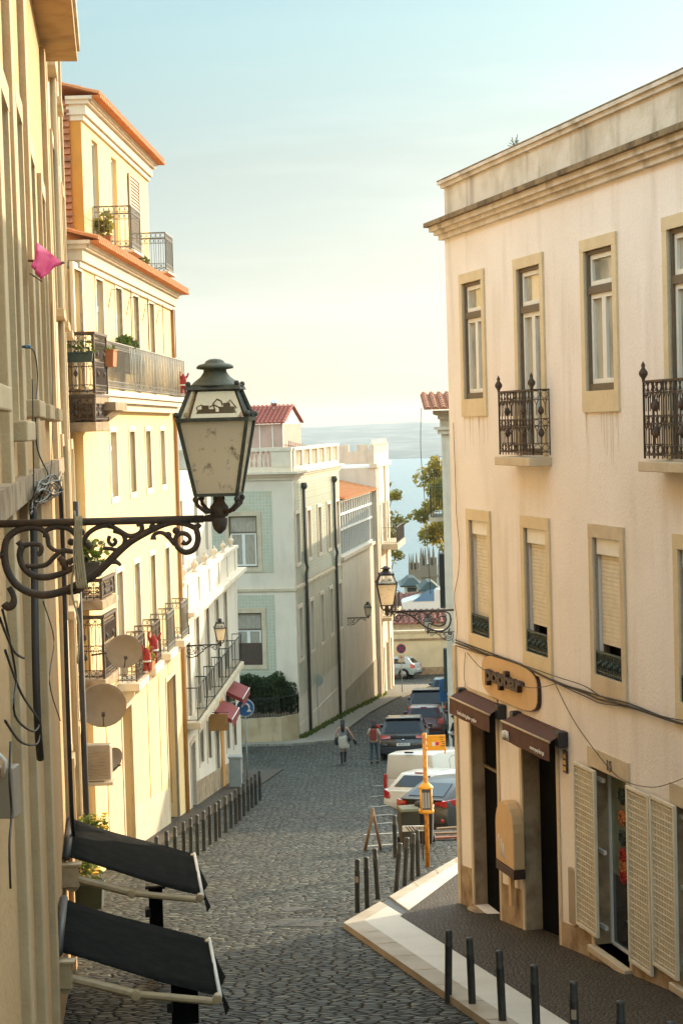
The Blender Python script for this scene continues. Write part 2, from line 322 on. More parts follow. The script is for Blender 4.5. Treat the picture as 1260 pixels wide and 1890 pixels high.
def azulejo():
    m = bpy.data.materials.new('azulejo_green'); m.use_nodes = True; n, l = m.node_tree.nodes, m.node_tree.links
    b = n['Principled BSDF']; b.inputs['Roughness'].default_value = .25
    geo = n.new('ShaderNodeTexCoord'); sp = n.new('ShaderNodeSeparateXYZ'); l.new(geo.outputs['Object'], sp.inputs[0])
    cb = n.new('ShaderNodeCombineXYZ'); l.new(sp.outputs['X'], cb.inputs['X']); l.new(sp.outputs['Z'], cb.inputs['Y'])
    br = n.new('ShaderNodeTexBrick'); br.offset = 0; br.inputs['Scale'].default_value = 1; br.inputs['Brick Width'].default_value = .15; br.inputs['Row Height'].default_value = .15; br.inputs['Mortar Size'].default_value = .012
    br.inputs['Color1'].default_value = (.40,.43,.31,1); br.inputs['Color2'].default_value = (.46,.47,.36,1); br.inputs['Mortar'].default_value = (.56,.53,.42,1)
    l.new(cb.outputs[0], br.inputs['Vector'])
    nz = n.new('ShaderNodeTexNoise'); nz.inputs['Scale'].default_value = 1.2; nz.inputs['Detail'].default_value = 6; l.new(geo.outputs['Object'], nz.inputs['Vector'])
    mr = n.new('ShaderNodeMapRange'); mr.inputs['From Min'].default_value = .5; mr.inputs['From Max'].default_value = .7; l.new(nz.outputs['Fac'], mr.inputs['Value'])
    mx = n.new('ShaderNodeMix'); mx.data_type = 'RGBA'; l.new(mr.outputs[0], mx.inputs['Factor']); l.new(br.outputs['Color'], mx.inputs['A']); mx.inputs['B'].default_value = (.46,.43,.30,1)
    l.new(mx.outputs['Result'], b.inputs['Base Color']); return m
m_azul = azulejo()

def water_mat():
    m = bpy.data.materials.new('river_water'); m.use_nodes = True; n, l = m.node_tree.nodes, m.node_tree.links
    b = n['Principled BSDF']; b.inputs['Base Color'].default_value = (.035,.10,.115,1); b.inputs['Roughness'].default_value = .25
    geo = n.new('ShaderNodeNewGeometry'); mp = n.new('ShaderNodeMapping'); mp.inputs['Scale'].default_value = (.02,.06,1); l.new(geo.outputs['Position'], mp.inputs[0])
    t = n.new('ShaderNodeTexNoise'); t.inputs['Scale'].default_value = 1.5; t.inputs['Detail'].default_value = 8; l.new(mp.outputs[0], t.inputs[0])
    bp = n.new('ShaderNodeBump'); bp.inputs['Strength'].default_value = .35; bp.inputs['Distance'].default_value = 6; l.new(t.outputs['Fac'], bp.inputs['Height']); l.new(bp.outputs[0], b.inputs['Normal']); return m
m_water = water_mat()
m_hill = mat('far_hills', (.05,.065,.05), .95, var=.8, col2=(.16,.16,.14), vs_=.012, fine=0)
m_soil = mat('soil_grass', (.12,.11,.06), .95, var=.6, col2=(.06,.08,.03), vs_=.5)

def text(body, size, m, parent, loc, rot, name='lettering', ext=.004, sx=1.0, font_shear=0):
    c = bpy.data.curves.new(name, 'FONT'); c.body = body; c.size = size; c.extrude = ext; c.align_x = 'CENTER'; c.align_y = 'CENTER'; c.offset = font_shear
    t = bpy.data.objects.new('tmp', c); COL.objects.link(t); bpy.context.view_layer.update()
    me = bpy.data.meshes.new_from_object(t); bpy.data.objects.remove(t)
    me.materials.clear(); me.materials.append(m)
    o = bpy.data.objects.new(name, me); COL.objects.link(o); o.parent = parent; o.location = loc; o.rotation_euler = rot; o.scale = (sx,1,1); return o
# ---------------------------------------------------------------- facades
ZB = {}
class Fac:
    """a facade: local x runs along it (to the viewer's right), local y goes into the building, z is height"""
    def __init__(s, name, label, cat, x0, y0, dx, dy, zb=None, group=None):
        L = math.hypot(dx, dy); s.d = (dx/L, dy/L); s.o = (x0, y0); s.zb = G(y0) if zb is None else zb
        s.root = thing(name, label, cat, (x0, y0, s.zb), math.atan2(dy, dx), group); ZB[s.root.name] = s.zb
    def sz(s, px, py, off=0.0):
        """(s, z) of a point seen on the facade plane shifted inward by off"""
        r = ray(px, py); n = (-s.d[1], s.d[0])
        ox, oy = s.o[0]+n[0]*off, s.o[1]+n[1]*off
        t = (ox*n[0]+oy*n[1])/(r.x*n[0]+r.y*n[1]); p = r*t
        return (p.x-s.o[0])*s.d[0]+(p.y-s.o[1])*s.d[1], p.z
    def w(s, a, b, z):
        n = (-s.d[1], s.d[0]); return Vector((s.o[0]+s.d[0]*a+n[0]*b, s.o[1]+s.d[1]*a+n[1]*b, z))
    def part(s, mb, name, m, parent=None, bevel=0, label=None):
        o = mb.build(name, m, parent or s.root, bevel, off=None)
        if parent is None: o.location.z = -s.zb
        if label: o['label'] = label
        return o
def wall_mesh(s0, s1, z0, z1, holes, depth=8, rev=.2, slope=None, back=True):
    mb = MB(); xs = sorted({s0, s1, *[round(min(max(v, s0), s1), 4) for h in holes for v in h[:2]]}); zs = sorted({z0, z1, *[round(min(max(v, z0), z1), 4) for h in holes for v in h[2:4]]})
    for a, b in zip(xs, xs[1:]):
        for c, d in zip(zs, zs[1:]):
            if b-a < 1e-5 or d-c < 1e-5: continue
            mx, mz = (a+b)/2, (c+d)/2
            if any(h[0] < mx < h[1] and h[2] < mz < h[3] for h in holes): continue
            mb.quad((a,0,c), (b,0,c), (b,0,d), (a,0,d))
    for h in holes:
        a, b, c, d = h[:4]; r = h[4] if len(h) > 4 else rev
        mb.quad((a,0,c),(a,r,c),(a,r,d),(a,0,d)); mb.quad((b,0,c),(b,0,d),(b,r,d),(b,r,c))
        mb.quad((a,0,d),(a,r,d),(b,r,d),(b,0,d)); mb.quad((a,0,c),(b,0,c),(b,r,c),(a,r,c))
    if back:
        mb.quad((s0,0,z0),(s0,0,z1),(s0,depth,z1),(s0,depth,z0)); mb.quad((s1,0,z0),(s1,depth,z0),(s1,depth,z1),(s1,0,z1))
        mb.quad((s0,depth,z0),(s0,depth,z1),(s1,depth,z1),(s1,depth,z0)); mb.quad((s0,0,z1),(s1,0,z1),(s1,depth,z1),(s0,depth,z1))
    return mb
def ring(mb, a, b, c, d, w, y0, y1, wb=None):
    wb = w if wb is None else wb
    mb.box(a, a+w, y0, y1, c, d); mb.box(b-w, b, y0, y1, c, d); mb.box(a+w, b-w, y0, y1, d-w, d)
    if wb: mb.box(a+w, b-w, y0, y1, c, c+wb)
    return mb
def surround(F, a, b, c, d, w, m, parent=None, proud=.03, wt=None, wb=None, name='surround'):
    wt = wt or w; mb = MB(); mb.box(a-w, a, -proud, .05, c, d); mb.box(b, b+w, -proud, .05, c, d); mb.box(a-w, b+w, -proud-.004, .05, d, d+wt)
    if wb: mb.box(a-w, b+w, -proud-.004, .05, c-wb, c)
    return F.part(mb, name, m, parent)
def window(F, a, b, c, d, rev=.16, fm=None, gm=None, transom=.28, leaves=2, outer=None, bars=0, fw=.05, sill=None, sur=None, surw=.12, mull=True):
    """frame in its hole, with casements, panes, optional outer frame, sill and stone surround"""
    fm = fm or m_white; gm = gm or m_glass; y0, y1 = rev-.06, rev
    base = None; a0, b0, c0, d0 = a, b, c, d
    if outer:
        om = MB(); ring(om, a, b, c, d, .05, rev-.09, rev+.02, wb=.09 if transom else .05)
        tz = d-(d-c)*transom; 
        if transom: om.box(a+.05, b-.05, rev-.09, rev+.02, tz-.05, tz+.05)
        base = F.part(om, 'window', outer); a, b, c, d = a+.05, b-.05, c+.09, d-.05
        regs = [(a, b, c, tz-.05), (a, b, tz+.05, d)] if transom else [(a, b, c, d)]
    else:
        tz = d-(d-c)*transom; regs = [(a, b, c, tz), (a, b, tz, d)] if transom else [(a, b, c, d)]
    mb = MB()
    for i, (p, q, r, t) in enumerate(regs):
        n = leaves if i == 0 else 1; w = (q-p)/n
        for k in range(n):
            ring(mb, p+k*w+.002, p+(k+1)*w-.002, r+.002, t-.002, fw, y0, y1)
            if i == 0:
                for j in range(bars):
                    zz = r+(t-r)*(j+1)/(bars+1); mb.box(p+k*w+fw, p+(k+1)*w-fw, y0+.01, y1-.01, zz-.012, zz+.012)
    if base: F.part(mb, 'frame', fm, base)
    else: base = F.part(mb, 'window', fm)
    F.part(MB().box(a0, b0, rev-.02, rev-.01, c0, d0), 'pane', gm, base)
    if sill: F.part(MB().box(a0-.1, b0+.1, -.07, rev-.07, c0-.06, c0+.003), 'sill', sill, base)
    if sur: surround(F, a0, b0, c0, d0, surw, sur, base, wb=surw if not sill else None)
    return base
def rail_panel(mb, A, B, z0, z1, sp=.11, style='plain', r=.008):
    A, B = Vector((A[0], A[1], 0)), Vector((B[0], B[1], 0)); L = (B-A).length; u = (B-A)/L; n = max(1, round(L/sp)); H = z1-z0
    def p(t, z): v = A+u*t; return (v.x, v.y, z)
    mb.bar(p(0, z1), p(L, z1), r*2.2); mb.bar(p(0, z0+.04), p(L, z0+.04), r*1.4)
    for k in range(n+1): mb.bar(p(L*k/n, z0), p(L*k/n, z1), r*(1.8 if k in (0, n) else 1))
    def circ(t, z, rad, seg=8): mb.tube([p(t+rad*math.cos(2*math.pi*i/seg), z+rad*math.sin(2*math.pi*i/seg)) for i in range(seg+1)], r*.8, 3, cap=False)
    if style in ('scroll', 'ornate'):
        mb.bar(p(0, z1-.13), p(L, z1-.13), r); mb.bar(p(0, z0+.16), p(L, z0+.16), r)
        w = L/n
        for k in range(n):
            circ(w*(k+.5), z1-.065, min(.055, w*.48), 6); circ(w*(k+.5), z0+.10, min(.05, w*.48), 6)
    if style == 'ornate':
        zm = z0+H*.5; mb.bar(p(0, zm+.05), p(L, zm+.05), r); mb.bar(p(0, zm-.05), p(L, zm-.05), r)
        for k in range(n):
            t = L*(k+.5)/n; circ(t, zm, .045, 6)
            mb.tube([p(t-.03, z1-.13), p(t, z1-.20), p(t+.03, z1-.13)], r, 3); mb.tube([p(t-.03, zm-.05), p(t, zm-.12), p(t+.03, zm-.05)], r, 3)
            mb.bar(p(t, z0+.16), p(t, zm-.1), r*.7); mb.bar(p(t, zm+.1), p(t, z1-.18), r*.7)
        for t in ([L*.25, L*.75] if L > .9 else [L*.5]):
            for zc in (z0+H*.34, z0+H*.68): mb.lathe([(.001,-.07),(.035,-.03),(.045,0),(.03,.04),(.001,.08)], p(t, zc), 6)
def balcony(F, a, b, z, proj, h=.95, style='scroll', m=None, sm=None, slab=.14, sp=.11, corb=False, finial=False, y0=0.0, label=None, solid=None):
    m = m or m_irond; sm = sm or m_lime
    mb = MB().box(a-.05, b+.05, -proj-.05, y0, z-slab, z)
    if corb:
        for t in (a+.12, b-.24): mb.prism([(y0-.002, z-slab-.45), (y0-.002, z-slab-.002), (-proj*.8, z-slab-.002), (-proj*.75, z-slab-.12)], t, t+.12, 'x')
    base = F.part(mb, 'balcony', sm, bevel=.01, label=label)
    rb = MB(); q = -proj+.02
    rail_panel(rb, (a, y0), (a, q), z+.03, z+h, sp, style); rail_panel(rb, (a, q), (b, q), z+.03, z+h, sp, style); rail_panel(rb, (b, q), (b, y0), z+.03, z+h, sp, style)
    if finial:
        for t in (a, b): rb.lathe([(.02,0),(.02,.03),(.055,.08),(.055,.11),(.02,.16),(.028,.19),(.001,.24)], (t, q, z+h), 8)
    F.part(rb, 'railing', m, base)
    return base
def tiles(mb, s0, s1, ye, ze, yr, zr, w=.2, teeth=False):
    """rows of barrel tiles from the eave line up to the ridge line"""
    n = max(1, round((s1-s0)/w)); w = (s1-s0)/n; dy, dz = yr-ye, zr-ze; L = math.hypot(dy, dz); ny, nz = -dz/L, dy/L
    if nz < 0: ny, nz = -ny, -nz
    mb.quad((s0, ye+dy*.08/L, ze+dz*.08/L), (s1, ye+dy*.08/L, ze+dz*.08/L), (s1, yr, zr), (s0, yr, zr))
    m = max(1, min(14, round(L/.42)))
    for k in range(n):
        c = s0+w*(k+.5)
        if teeth: mb.add([(c+w*.36*math.cos(math.pi*i/6), yy, ze-.012-w*.32*math.sin(math.pi*i/6)) for yy in (ye-.03, ye+.16) for i in range(7)], [(i, i+1, 8+i, 7+i) for i in range(6)]+[tuple(range(7)), tuple(range(13, 6, -1))])
        for j in range(m):
            t0, t1 = j/m, (j+1)/m; vs = []
            for t, rr in ((t0, w*.42), (t1, w*.34)):
                for i in range(5):
                    an = math.pi*i/4; vs.append((c+rr*math.cos(an), ye+dy*t+ny*(rr*math.sin(an)+.01), ze+dz*t+nz*(rr*math.sin(an)+.01)))
            mb.add(vs, [(i, i+1, 6+i, 5+i) for i in range(4)]+[(0,1,2,3,4)], False)
def cable(pts, r=.012, name='cable', m=None, label=None, parent=None, n=4):
    mb = MB(); P_ = [Vector(p) for p in pts]; out = []
    for i in range(len(P_)-1):
        p0, p1, p2, p3 = P_[max(i-1,0)], P_[i], P_[i+1], P_[min(i+2, len(P_)-1)]
        for k in range(5):
            t = k/5; out.append(.5*((2*p1)+(p2-p0)*t+(2*p0-5*p1+4*p2-p3)*t*t+(3*p1-p0-3*p2+p3)*t**3))
    out.append(P_[-1]); mb.tube(out, r, n); return mb
def leaves(mb, c, rad, n, size=.06, seed=1):
    r = random.Random(seed); c = Vector(c)
    for _ in range(n):
        while True:
            q = Vector((r.uniform(-1,1), r.uniform(-1,1), r.uniform(-1,1)))
            if .15 < q.length < 1: break
        p = c+Vector((q.x*rad[0], q.y*rad[1], q.z*rad[2])); a = Vector((r.uniform(-1,1), r.uniform(-1,1), r.uniform(-1,1))).normalized(); b = a.orthogonal().normalized(); s = size*r.uniform(.6,1.4)
        b = (b*math.cos(r.random()*6)+a.cross(b)*math.sin(r.random()*6)).normalized()
        mb.quad(p-a*s, p+b*s*.5, p+a*s, p-b*s*.5)

# ---------------------------------------------------------------- setting: street, paths, river, far bank
def sheet(ys, xl, xr, h=0.0, zf=G, nx=1):
    mb = MB()
    for a, b in zip(ys, ys[1:]):
        for k in range(nx):
            x0, x1 = xl+(xr-xl)*k/nx, xl+(xr-xl)*(k+1)/nx
            mb.quad((x0,a,zf(a)+h), (x1,a,zf(a)+h), (x1,b,zf(b)+h), (x0,b,zf(b)+h))
    return mb
ys = [-30, 0, 30, 72, 82, 96, 110, 130]
mb = MB(); gx = [-60, -20, 0, .6, .9, 1.2, 1.6, 2, 2.3, 2.6, 20, 60]; gy = sorted(set(ys+[42.5+.5*k for k in range(10)]+[60+k for k in range(10)]))
for a, b in zip(gy, gy[1:]):
    for c, d in zip(gx, gx[1:]): mb.quad((c,a,G2(c,a)), (d,a,G2(d,a)), (d,b,G2(d,b)), (c,b,G2(c,b)))
st_ = mb.build('street', m_cobble); tag(st_, kind='structure')
bm = bmesh.new(); bm.from_mesh(st_.data); bmesh.ops.remove_doubles(bm, verts=bm.verts, dist=1e-4); bm.to_mesh(st_.data); bm.free()
tag(sheet([130, 150, 250, 400, 620, 900, 1500], -700, 700).build('terrain', m_soil), kind='structure')
tag(MB().quad((-16000, 500, -78), (16000, 500, -78), (16000, 16000, -78), (-16000, 16000, -78)).build('river', m_water), kind='structure')
hb = MB(); N = 90; r_ = random.Random(3)
prof = [(3950, -77), (4050, -66), (4300, -52), (4700, -34), (5200, -14), (6000, -5)]
def hh(i, j):
    x = -2600+5200*i/N
    return prof[j][1] + (0 if j == 0 else j*1.0*(math.sin(x*.004+1)+.6*math.sin(x*.013+j)+.5*r_.uniform(-1,1)))
vv = [(-2600+5200*i/N, prof[j][0]+120*math.sin(i*.3)*(j < 4), hh(i, j)) for i in range(N+1) for j in range(6)]
hb.add(vv, [(i*6+j, (i+1)*6+j, (i+1)*6+j+1, i*6+j+1) for i in range(N) for j in range(5)], True)
tag(hb.build('far_shore', m_hill), kind='structure')

def gpoly(pts, h, name, m, kerb=True, ycuts=(0, 30, 72, 82, 96, 110, 130), skirt=.25):
    """polygon lying on the street slope, cut where the slope changes, with kerb sides"""
    bm = bmesh.new()
    for pl_ in (pts if isinstance(pts[0][0], (tuple, list)) else [pts]): bm.faces.new([bm.verts.new((x, y, 0)) for x, y in pl_])
    bmesh.ops.remove_doubles(bm, verts=bm.verts, dist=1e-4); bmesh.ops.triangulate(bm, faces=bm.faces[:])
    for yc in ycuts:
        bmesh.ops.bisect_plane(bm, geom=bm.verts[:]+bm.edges[:]+bm.faces[:], plane_co=(0, yc, 0), plane_no=(0, 1, 0))
    if kerb:
        be = [e for e in bm.edges if len(e.link_faces) == 1]
        ex = bmesh.ops.extrude_edge_only(bm, edges=be)['geom']; low = {v for v in ex if isinstance(v, bmesh.types.BMVert)}
    else: low = set()
    for v in bm.verts: v.co.z = G(v.co.y)+h-(skirt if v in low else 0)
    bm.normal_update()
    for f in bm.faces:
        if f.normal.z < -.2: f.normal_flip()
    me = bpy.data.meshes.new(name); bm.to_mesh(me); bm.free()
    me.materials.append(m); o = bpy.data.objects.new(name, me); COL.objects.link(o); return o
g2 = lambda px, py, h=0: tuple(hit(px, py, h))[:2]
# right-hand pavement: dark small-stone field inside a white limestone border
KH = .09
tip = g2(634, 1703, KH); nearO = g2(905, 1890, KH); nearI = g2(1050, 1890, KH); elbow = g2(738, 1691, KH)
farO = g2(848, 1579, KH); farI = g2(850, 1607, KH)
def ext(a, b, t): return (a[0]+(b[0]-a[0])*t, a[1]+(b[1]-a[1])*t)
nO, nI = ext(tip, nearO, 3.6), ext(elbow, nearI, 3.6); fO, fI = ext(tip, farO, 2.2), ext(elbow, farI, 2.6)
tag(gpoly([[elbow, nI, (nI[0]+12, nI[1]), (12, 28.3)], [elbow, (12, 28.3), (fI[0]+14, fI[1]+6), fI]], KH-.006, 'pavement', m_calc), kind='structure')
cutA, cutB = ext(tip, farO, .26), ext(elbow, farI, .03); cutA2, cutB2 = ext(tip, farO, .33), ext(elbow, farI, .12)
mid = lambda a, b, t: (a[0]+(b[0]-a[0])*t, a[1]+(b[1]-a[1])*t)
tipm, nM, cM, cM2, fM = mid(tip, elbow, .36), mid(nO, nI, .36), mid(cutA, cutB, .36), mid(cutA2, cutB2, .36), mid(fO, fI, .36)
tag(gpoly([[tip, nO, nM, tipm], [tip, tipm, cM, cutA]], KH+.004, 'kerb_stones', m_band), kind='structure'); tag(gpoly([[tipm, nM, nI, elbow], [tipm, elbow, cutB, cM]], KH, 'kerb_band', m_bandw), kind='structure')
tag(gpoly([cutA2, cM2, fM, fO], KH+.004, 'kerb_stones', m_band), kind='structure'); tag(gpoly([cM2, cutB2, fI, fM], KH, 'kerb_band', m_bandw), kind='structure')
mb = MB()
for (a0, a1, b0, b1, n) in ((tip, nO, tipm, nM, 26), (cutA2, fO, cM2, fM, 9)):
    for k in range(1, n):
        p, q = mid(a0, a1, k/n), mid(b0, b1, k/n); u = (q[0]-p[0], q[1]-p[1]); L = math.hypot(*u); w = (-u[1]/L*.012, u[0]/L*.012)
        mb.quad(*[(x, y, G(y)+KH+.008) for x, y in ((p[0]-w[0], p[1]-w[1]), (p[0]+w[0], p[1]+w[1]), (q[0]+w[0], q[1]+w[1]), (q[0]-w[0], q[1]-w[1]))])
tag(mb.build('kerb_joints', m_stonew), kind='structure')
gr = gpoly([cutA, cutB, cutB2, cutA2], KH-.03, 'drain_grate', m_irond); tag(gr, 'dark slotted drain grate cutting across the white kerb corner', 'drain')
# left street pavement under the facades
def lx(Y): return -4.385+.0393*(Y-49.6)
tag(gpoly([(-9, 36.5), (-4.75, 36.5), (-4.25, 41), (-3.55, 50), (-2.8, 60), (-2.4, 67), (-9, 67)], .05, 'pavement', m_calc), kind='structure')
# pavement along the tiled house
TC = (-2.16, 82.0); TD = (.1455, .9894)
tp = lambda s, t: (TC[0]+TD[0]*s-TD[1]*t*-1, TC[1]+TD[1]*s+TD[0]*t*-1)
tag(gpoly([(-16, 84.2), (-9, 80.9), (-6.2, 79.4), (-2.4, 79.2), (-.6, 80.4), tp(5, 1.5), tp(14, 1.25), tp(26, 1.3), tp(37, 2.2), tp(37, -1), tp(0, -1), (-16, 90)], .10, 'pavement', m_calcl), kind='structure')
# parking lines painted on the cobbles
pl = [((683,1471),(712,1468)), ((680,1490),(716,1487)), ((683,1506),(724,1503)), ((680,1522),(726,1518)), ((671,1541),(740,1537)), ((678,1562),(728,1558)), ((690, 1451), (722, 1449))]
mb = MB()
for (a, b), (c, d) in pl:
    A, B = hit(a, b), hit(c, d); t = .05
    mb.quad((A.x, A.y-t, G(A.y-t)+.006), (B.x, B.y-t, G(B.y-t)+.006), (B.x, B.y+t, G(B.y+t)+.006), (A.x, A.y+t, G(A.y+t)+.006))
tag(mb.build('road_markings', mat('road_paint', (.55,.53,.46), .8, var=.6, col2=(.25,.23,.2), vs_=10)), kind='structure')
# ================================================================ RIGHT BUILDING
RB = Fac('town_house', 'large cream plastered corner house with ochre window surrounds, at right', 'building', 1.765, 29.6, .240, -.971, zb=G(29.6))
RL = 24.0
def R_(px, py, o=0): return RB.sz(px, py, o)
up_t = RB.sz(1078.7, 465)[1]; up_b = RB.sz(1085, 722)[1]; dr_b = RB.sz(1187, 851, -.27)[1]
def srow(l): return [(RB.sz(a, y)[0], RB.sz(b, y)[0]) for a, b, y in l]
upper = srow([(853.7, 889.5, 525), (954.5, 997, 499), (1078.7, 1131, 465)]); w_ = upper[2][1]-upper[2][0]; d_ = upper[2][0]-upper[1][0]
upper = [(a, a+w_) for a, b in upper]; upper += [(upper[2][0]+d_*k, upper[2][0]+d_*k+w_) for k in (1, 2, 3, 4)]
lo_t = RB.sz(1095, 991)[1]; lo_b = RB.sz(1098.6, 1243)[1]
lower = srow([(867, 901, 965), (968, 1009, 978), (1095, 1145, 991)]); w2 = lower[2][1]-lower[2][0]; d2 = lower[2][0]-lower[1][0]
lower = [(a, a+w2) for a, b in lower]; lower += [(lower[2][0]+d2*k, lower[2][0]+d2*k+w2) for k in (1, 2, 3, 4)]
top = RB.sz(822, 440)[1]
dtop = RB.sz(980, 1345)[1]
gdoors = [(RB.sz(873, 1500)[0], RB.sz(920, 1500)[0], RB.sz(898, 1662, .25)[1], dtop+.12, .20), (RB.sz(967, 1550)[0], RB.sz(1030, 1550)[0], RB.sz(982, 1728)[1], dtop+.02, .25)]
s0_, s1_ = RB.sz(1095, 1600)[0], RB.sz(1160, 1600)[0]
shop = (s0_, s1_, RB.sz(1101, 1745)[1], RB.sz(1095, 1415)[1], .26)
shop2 = (RB.sz(1246, 1600)[0], RB.sz(1246, 1600)[0]+(s1_-s0_), shop[2]+.25, shop[3], .26)
holes = []
for i, (a, b) in enumerate(upper): holes.append((a, b, up_b if i in (0, 2, 4) else dr_b+.02, up_t, .18))
for a, b in lower: holes.append((a, b, lo_b, lo_t, .2))
holes += gdoors+[shop, shop2]
RB.part(wall_mesh(0, RL, -12, top+.05, holes, depth=11), 'wall', m_right)
# cornice, parapet, coping: profiles run along the front and back round the corner
def rcorn(prof, name, m, e):
    mb = MB().prism(prof, -e, RL, 'x'); return RB.part(mb, name, m)
c0 = top
mb = MB()
for (p, za, zb_) in ((.08, -.02, .06), (.14, .06, .12), (.20, .12, .20)): mb.box(-p, RL, -p, 11, c0+za, c0+zb_)
RB.part(mb, 'cornice', m_parapet)
RB.part(MB().box(-.27, RL, -.27, 11.05, c0+.2, c0+.27), 'cornice_top', m_moss)
RB.part(MB().box(-.02, RL, .02, 10.9, c0+.27, c0+.80), 'parapet', m_parapet)
mb = MB().box(-.07, RL, -.03, 11, c0+.80, c0+.86); mb.box(-.11, RL, -.07, 11.1, c0+.86, c0+.91)
cop = RB.part(mb, 'coping', m_parapet)
RB.part(MB().box(-.115, RL, -.075, 11.1, c0+.912, c0+.93), 'lichen_crust', m_moss, cop)
# small weed growing from the coping
mb = MB()
for k in range(9): mb.tube([(3.2+.02*k, .1, c0+.93), (3.2+.03*k-.12, .08, c0+1.0+.02*(k % 3)), (3.2+.06*k-.2, .05, c0+1.02+.03*(k % 4))], .006, 3)
wd = mb.build('weed', m_leaf); wd.location = (0,0,0)
for v in wd.data.vertices: v.co = RB.w(v.co.x, v.co.y, v.co.z)
tag(wd, 'small dry weed sprouting from the coping of the cream corner house', 'plant')
# upper windows
m_stain = mat('plaster_stain', (.66,.57,.45), .95)
for i, (a, b) in enumerate(upper):
    isd = i not in (0, 2, 4); zb_ = up_b if not isd else dr_b+.02
    gm = m_glassb
    w = window(RB, a, b, zb_, up_t, rev=.11, outer=m_brown, fm=m_white, gm=gm, transom=.28 if not isd else .22, bars=0, fw=.06, sur=None)
    if not isd:
        mb = MB(); r2 = random.Random(i+3)
        for k in range(9): x = a-.1+r2.random()*(b-a+.2); L_ = r2.uniform(.15, .7); mb.quad((x-.018,-.0015,zb_-.27), (x+.018,-.0015,zb_-.27), (x+.004,-.0015,zb_-.27-L_), (x-.004,-.0015,zb_-.27-L_))
        RB.part(mb, 'run_off_stain', m_stain, w)
    surround(RB, a, b, zb_, up_t, .13, m_ochre, w, wt=.15, wb=.27 if not isd else None)
    if False: # pale curtain strips inside
        RB.part(MB().box(a+.1, a+.3, .158, .159, zb_+.12, up_t-.1).box(b-.28, b-.1, .158, .159, zb_+.12, up_t-.1), 'curtain', m_glassc, w)
for (i, off) in ((1, 0), (3, 0), (5, 0)):
    a, b = upper[i]; balcony(RB, a-.22, b+.22, dr_b, .27, h=.92, style='ornate', m=m_iron, sm=m_lime, slab=.12, sp=.13, finial=True)
# lower windows: roller shutters, little iron guards
for i, (a, b) in enumerate(lower):
    mb = MB(); ring(mb, a, b, lo_b, lo_t, .05, .10, .19)
    w = RB.part(mb, 'window', m_brown)
    RB.part(MB().box(a+.05, b-.05, .17, .18, lo_b+.05, lo_t), 'pane', m_dark, w)
    RB.part(MB().box(a+.02, b-.02, .02, .16, lo_t-.22, lo_t-.004), 'shutter_box', m_white, w, bevel=.01)
    zs = lo_b+(.36 if i != 0 else .2); mb = MB(); zt = lo_t-.22; n = int((zt-zs)/.055)
    for k in range(n):
        z = zt-(k+1)*.055; mb.prism([(.075, z), (.075, z+.04), (.085, z+.053), (.10, z+.053), (.10, z)], a+.05, b-.05, 'x')
    RB.part(mb, 'roller_shutter', m_shut, w)
    mb = MB(); rail_panel(mb, (a+.02, .0), (b-.02, .0), lo_b+.01, lo_b+.30, .07, 'scroll', r=.008)
    for k in range(9): mb.ball((a+.08+(b-a-.16)*k/8, 0, lo_b+.14+.03*(k % 2)), .035, 5)
    mb.box(a+.02, b-.02, .012, .018, lo_b+.03, lo_b+.27)
    RB.part(mb, 'guard_rail', m_irong, w)
    surround(RB, a, b, lo_b, lo_t, .13, m_ochre if i in (0, 1, 3) else m_lime, w, wt=.17, wb=.30)
# ground-floor doors and shop windows
for i, (a, b, c, d, r) in enumerate(gdoors):
    surround(RB, a, b, c, d, .10, m_lime, None, proud=.02, name='door_surround')
    dr = RB.part(MB().box(a, b, r, r+.03, c-.5, d), 'doorway', m_dark)
    if i == 0:
        mb = MB(); ring(mb, a+.04, b, d-1.15, d, .04, r-.04, r-.002); RB.part(mb, 'transom_frame', m_brown, dr)
        RB.part(MB().box(b-.24, b-.08, r-.10, r-.01, c+.25, c+1.25), 'drinks_fridge', m_red, dr)
    # dressed stone jamb inside the opening, and a sloping step
    RB.part(MB().box(a+.001, a+.012, .001, r, c, d), 'jamb', m_stonew)
    y = RB.w(a, 0, 0).y; y2 = RB.w(b, 0, 0).y
    RB.part(MB().hexa([(a-.02,-.14,G(y)-.3),(b+.02,-.14,G(y2)-.3),(b+.02,r,G(y2)-.3),(a-.02,r,G(y)-.3)], [(a-.02,-.14,c-.02),(b+.02,-.14,c-.02),(b+.02,r,c+.0),(a-.02,r,c+.0)]), 'doorstep', m_stonew, bevel=.02)
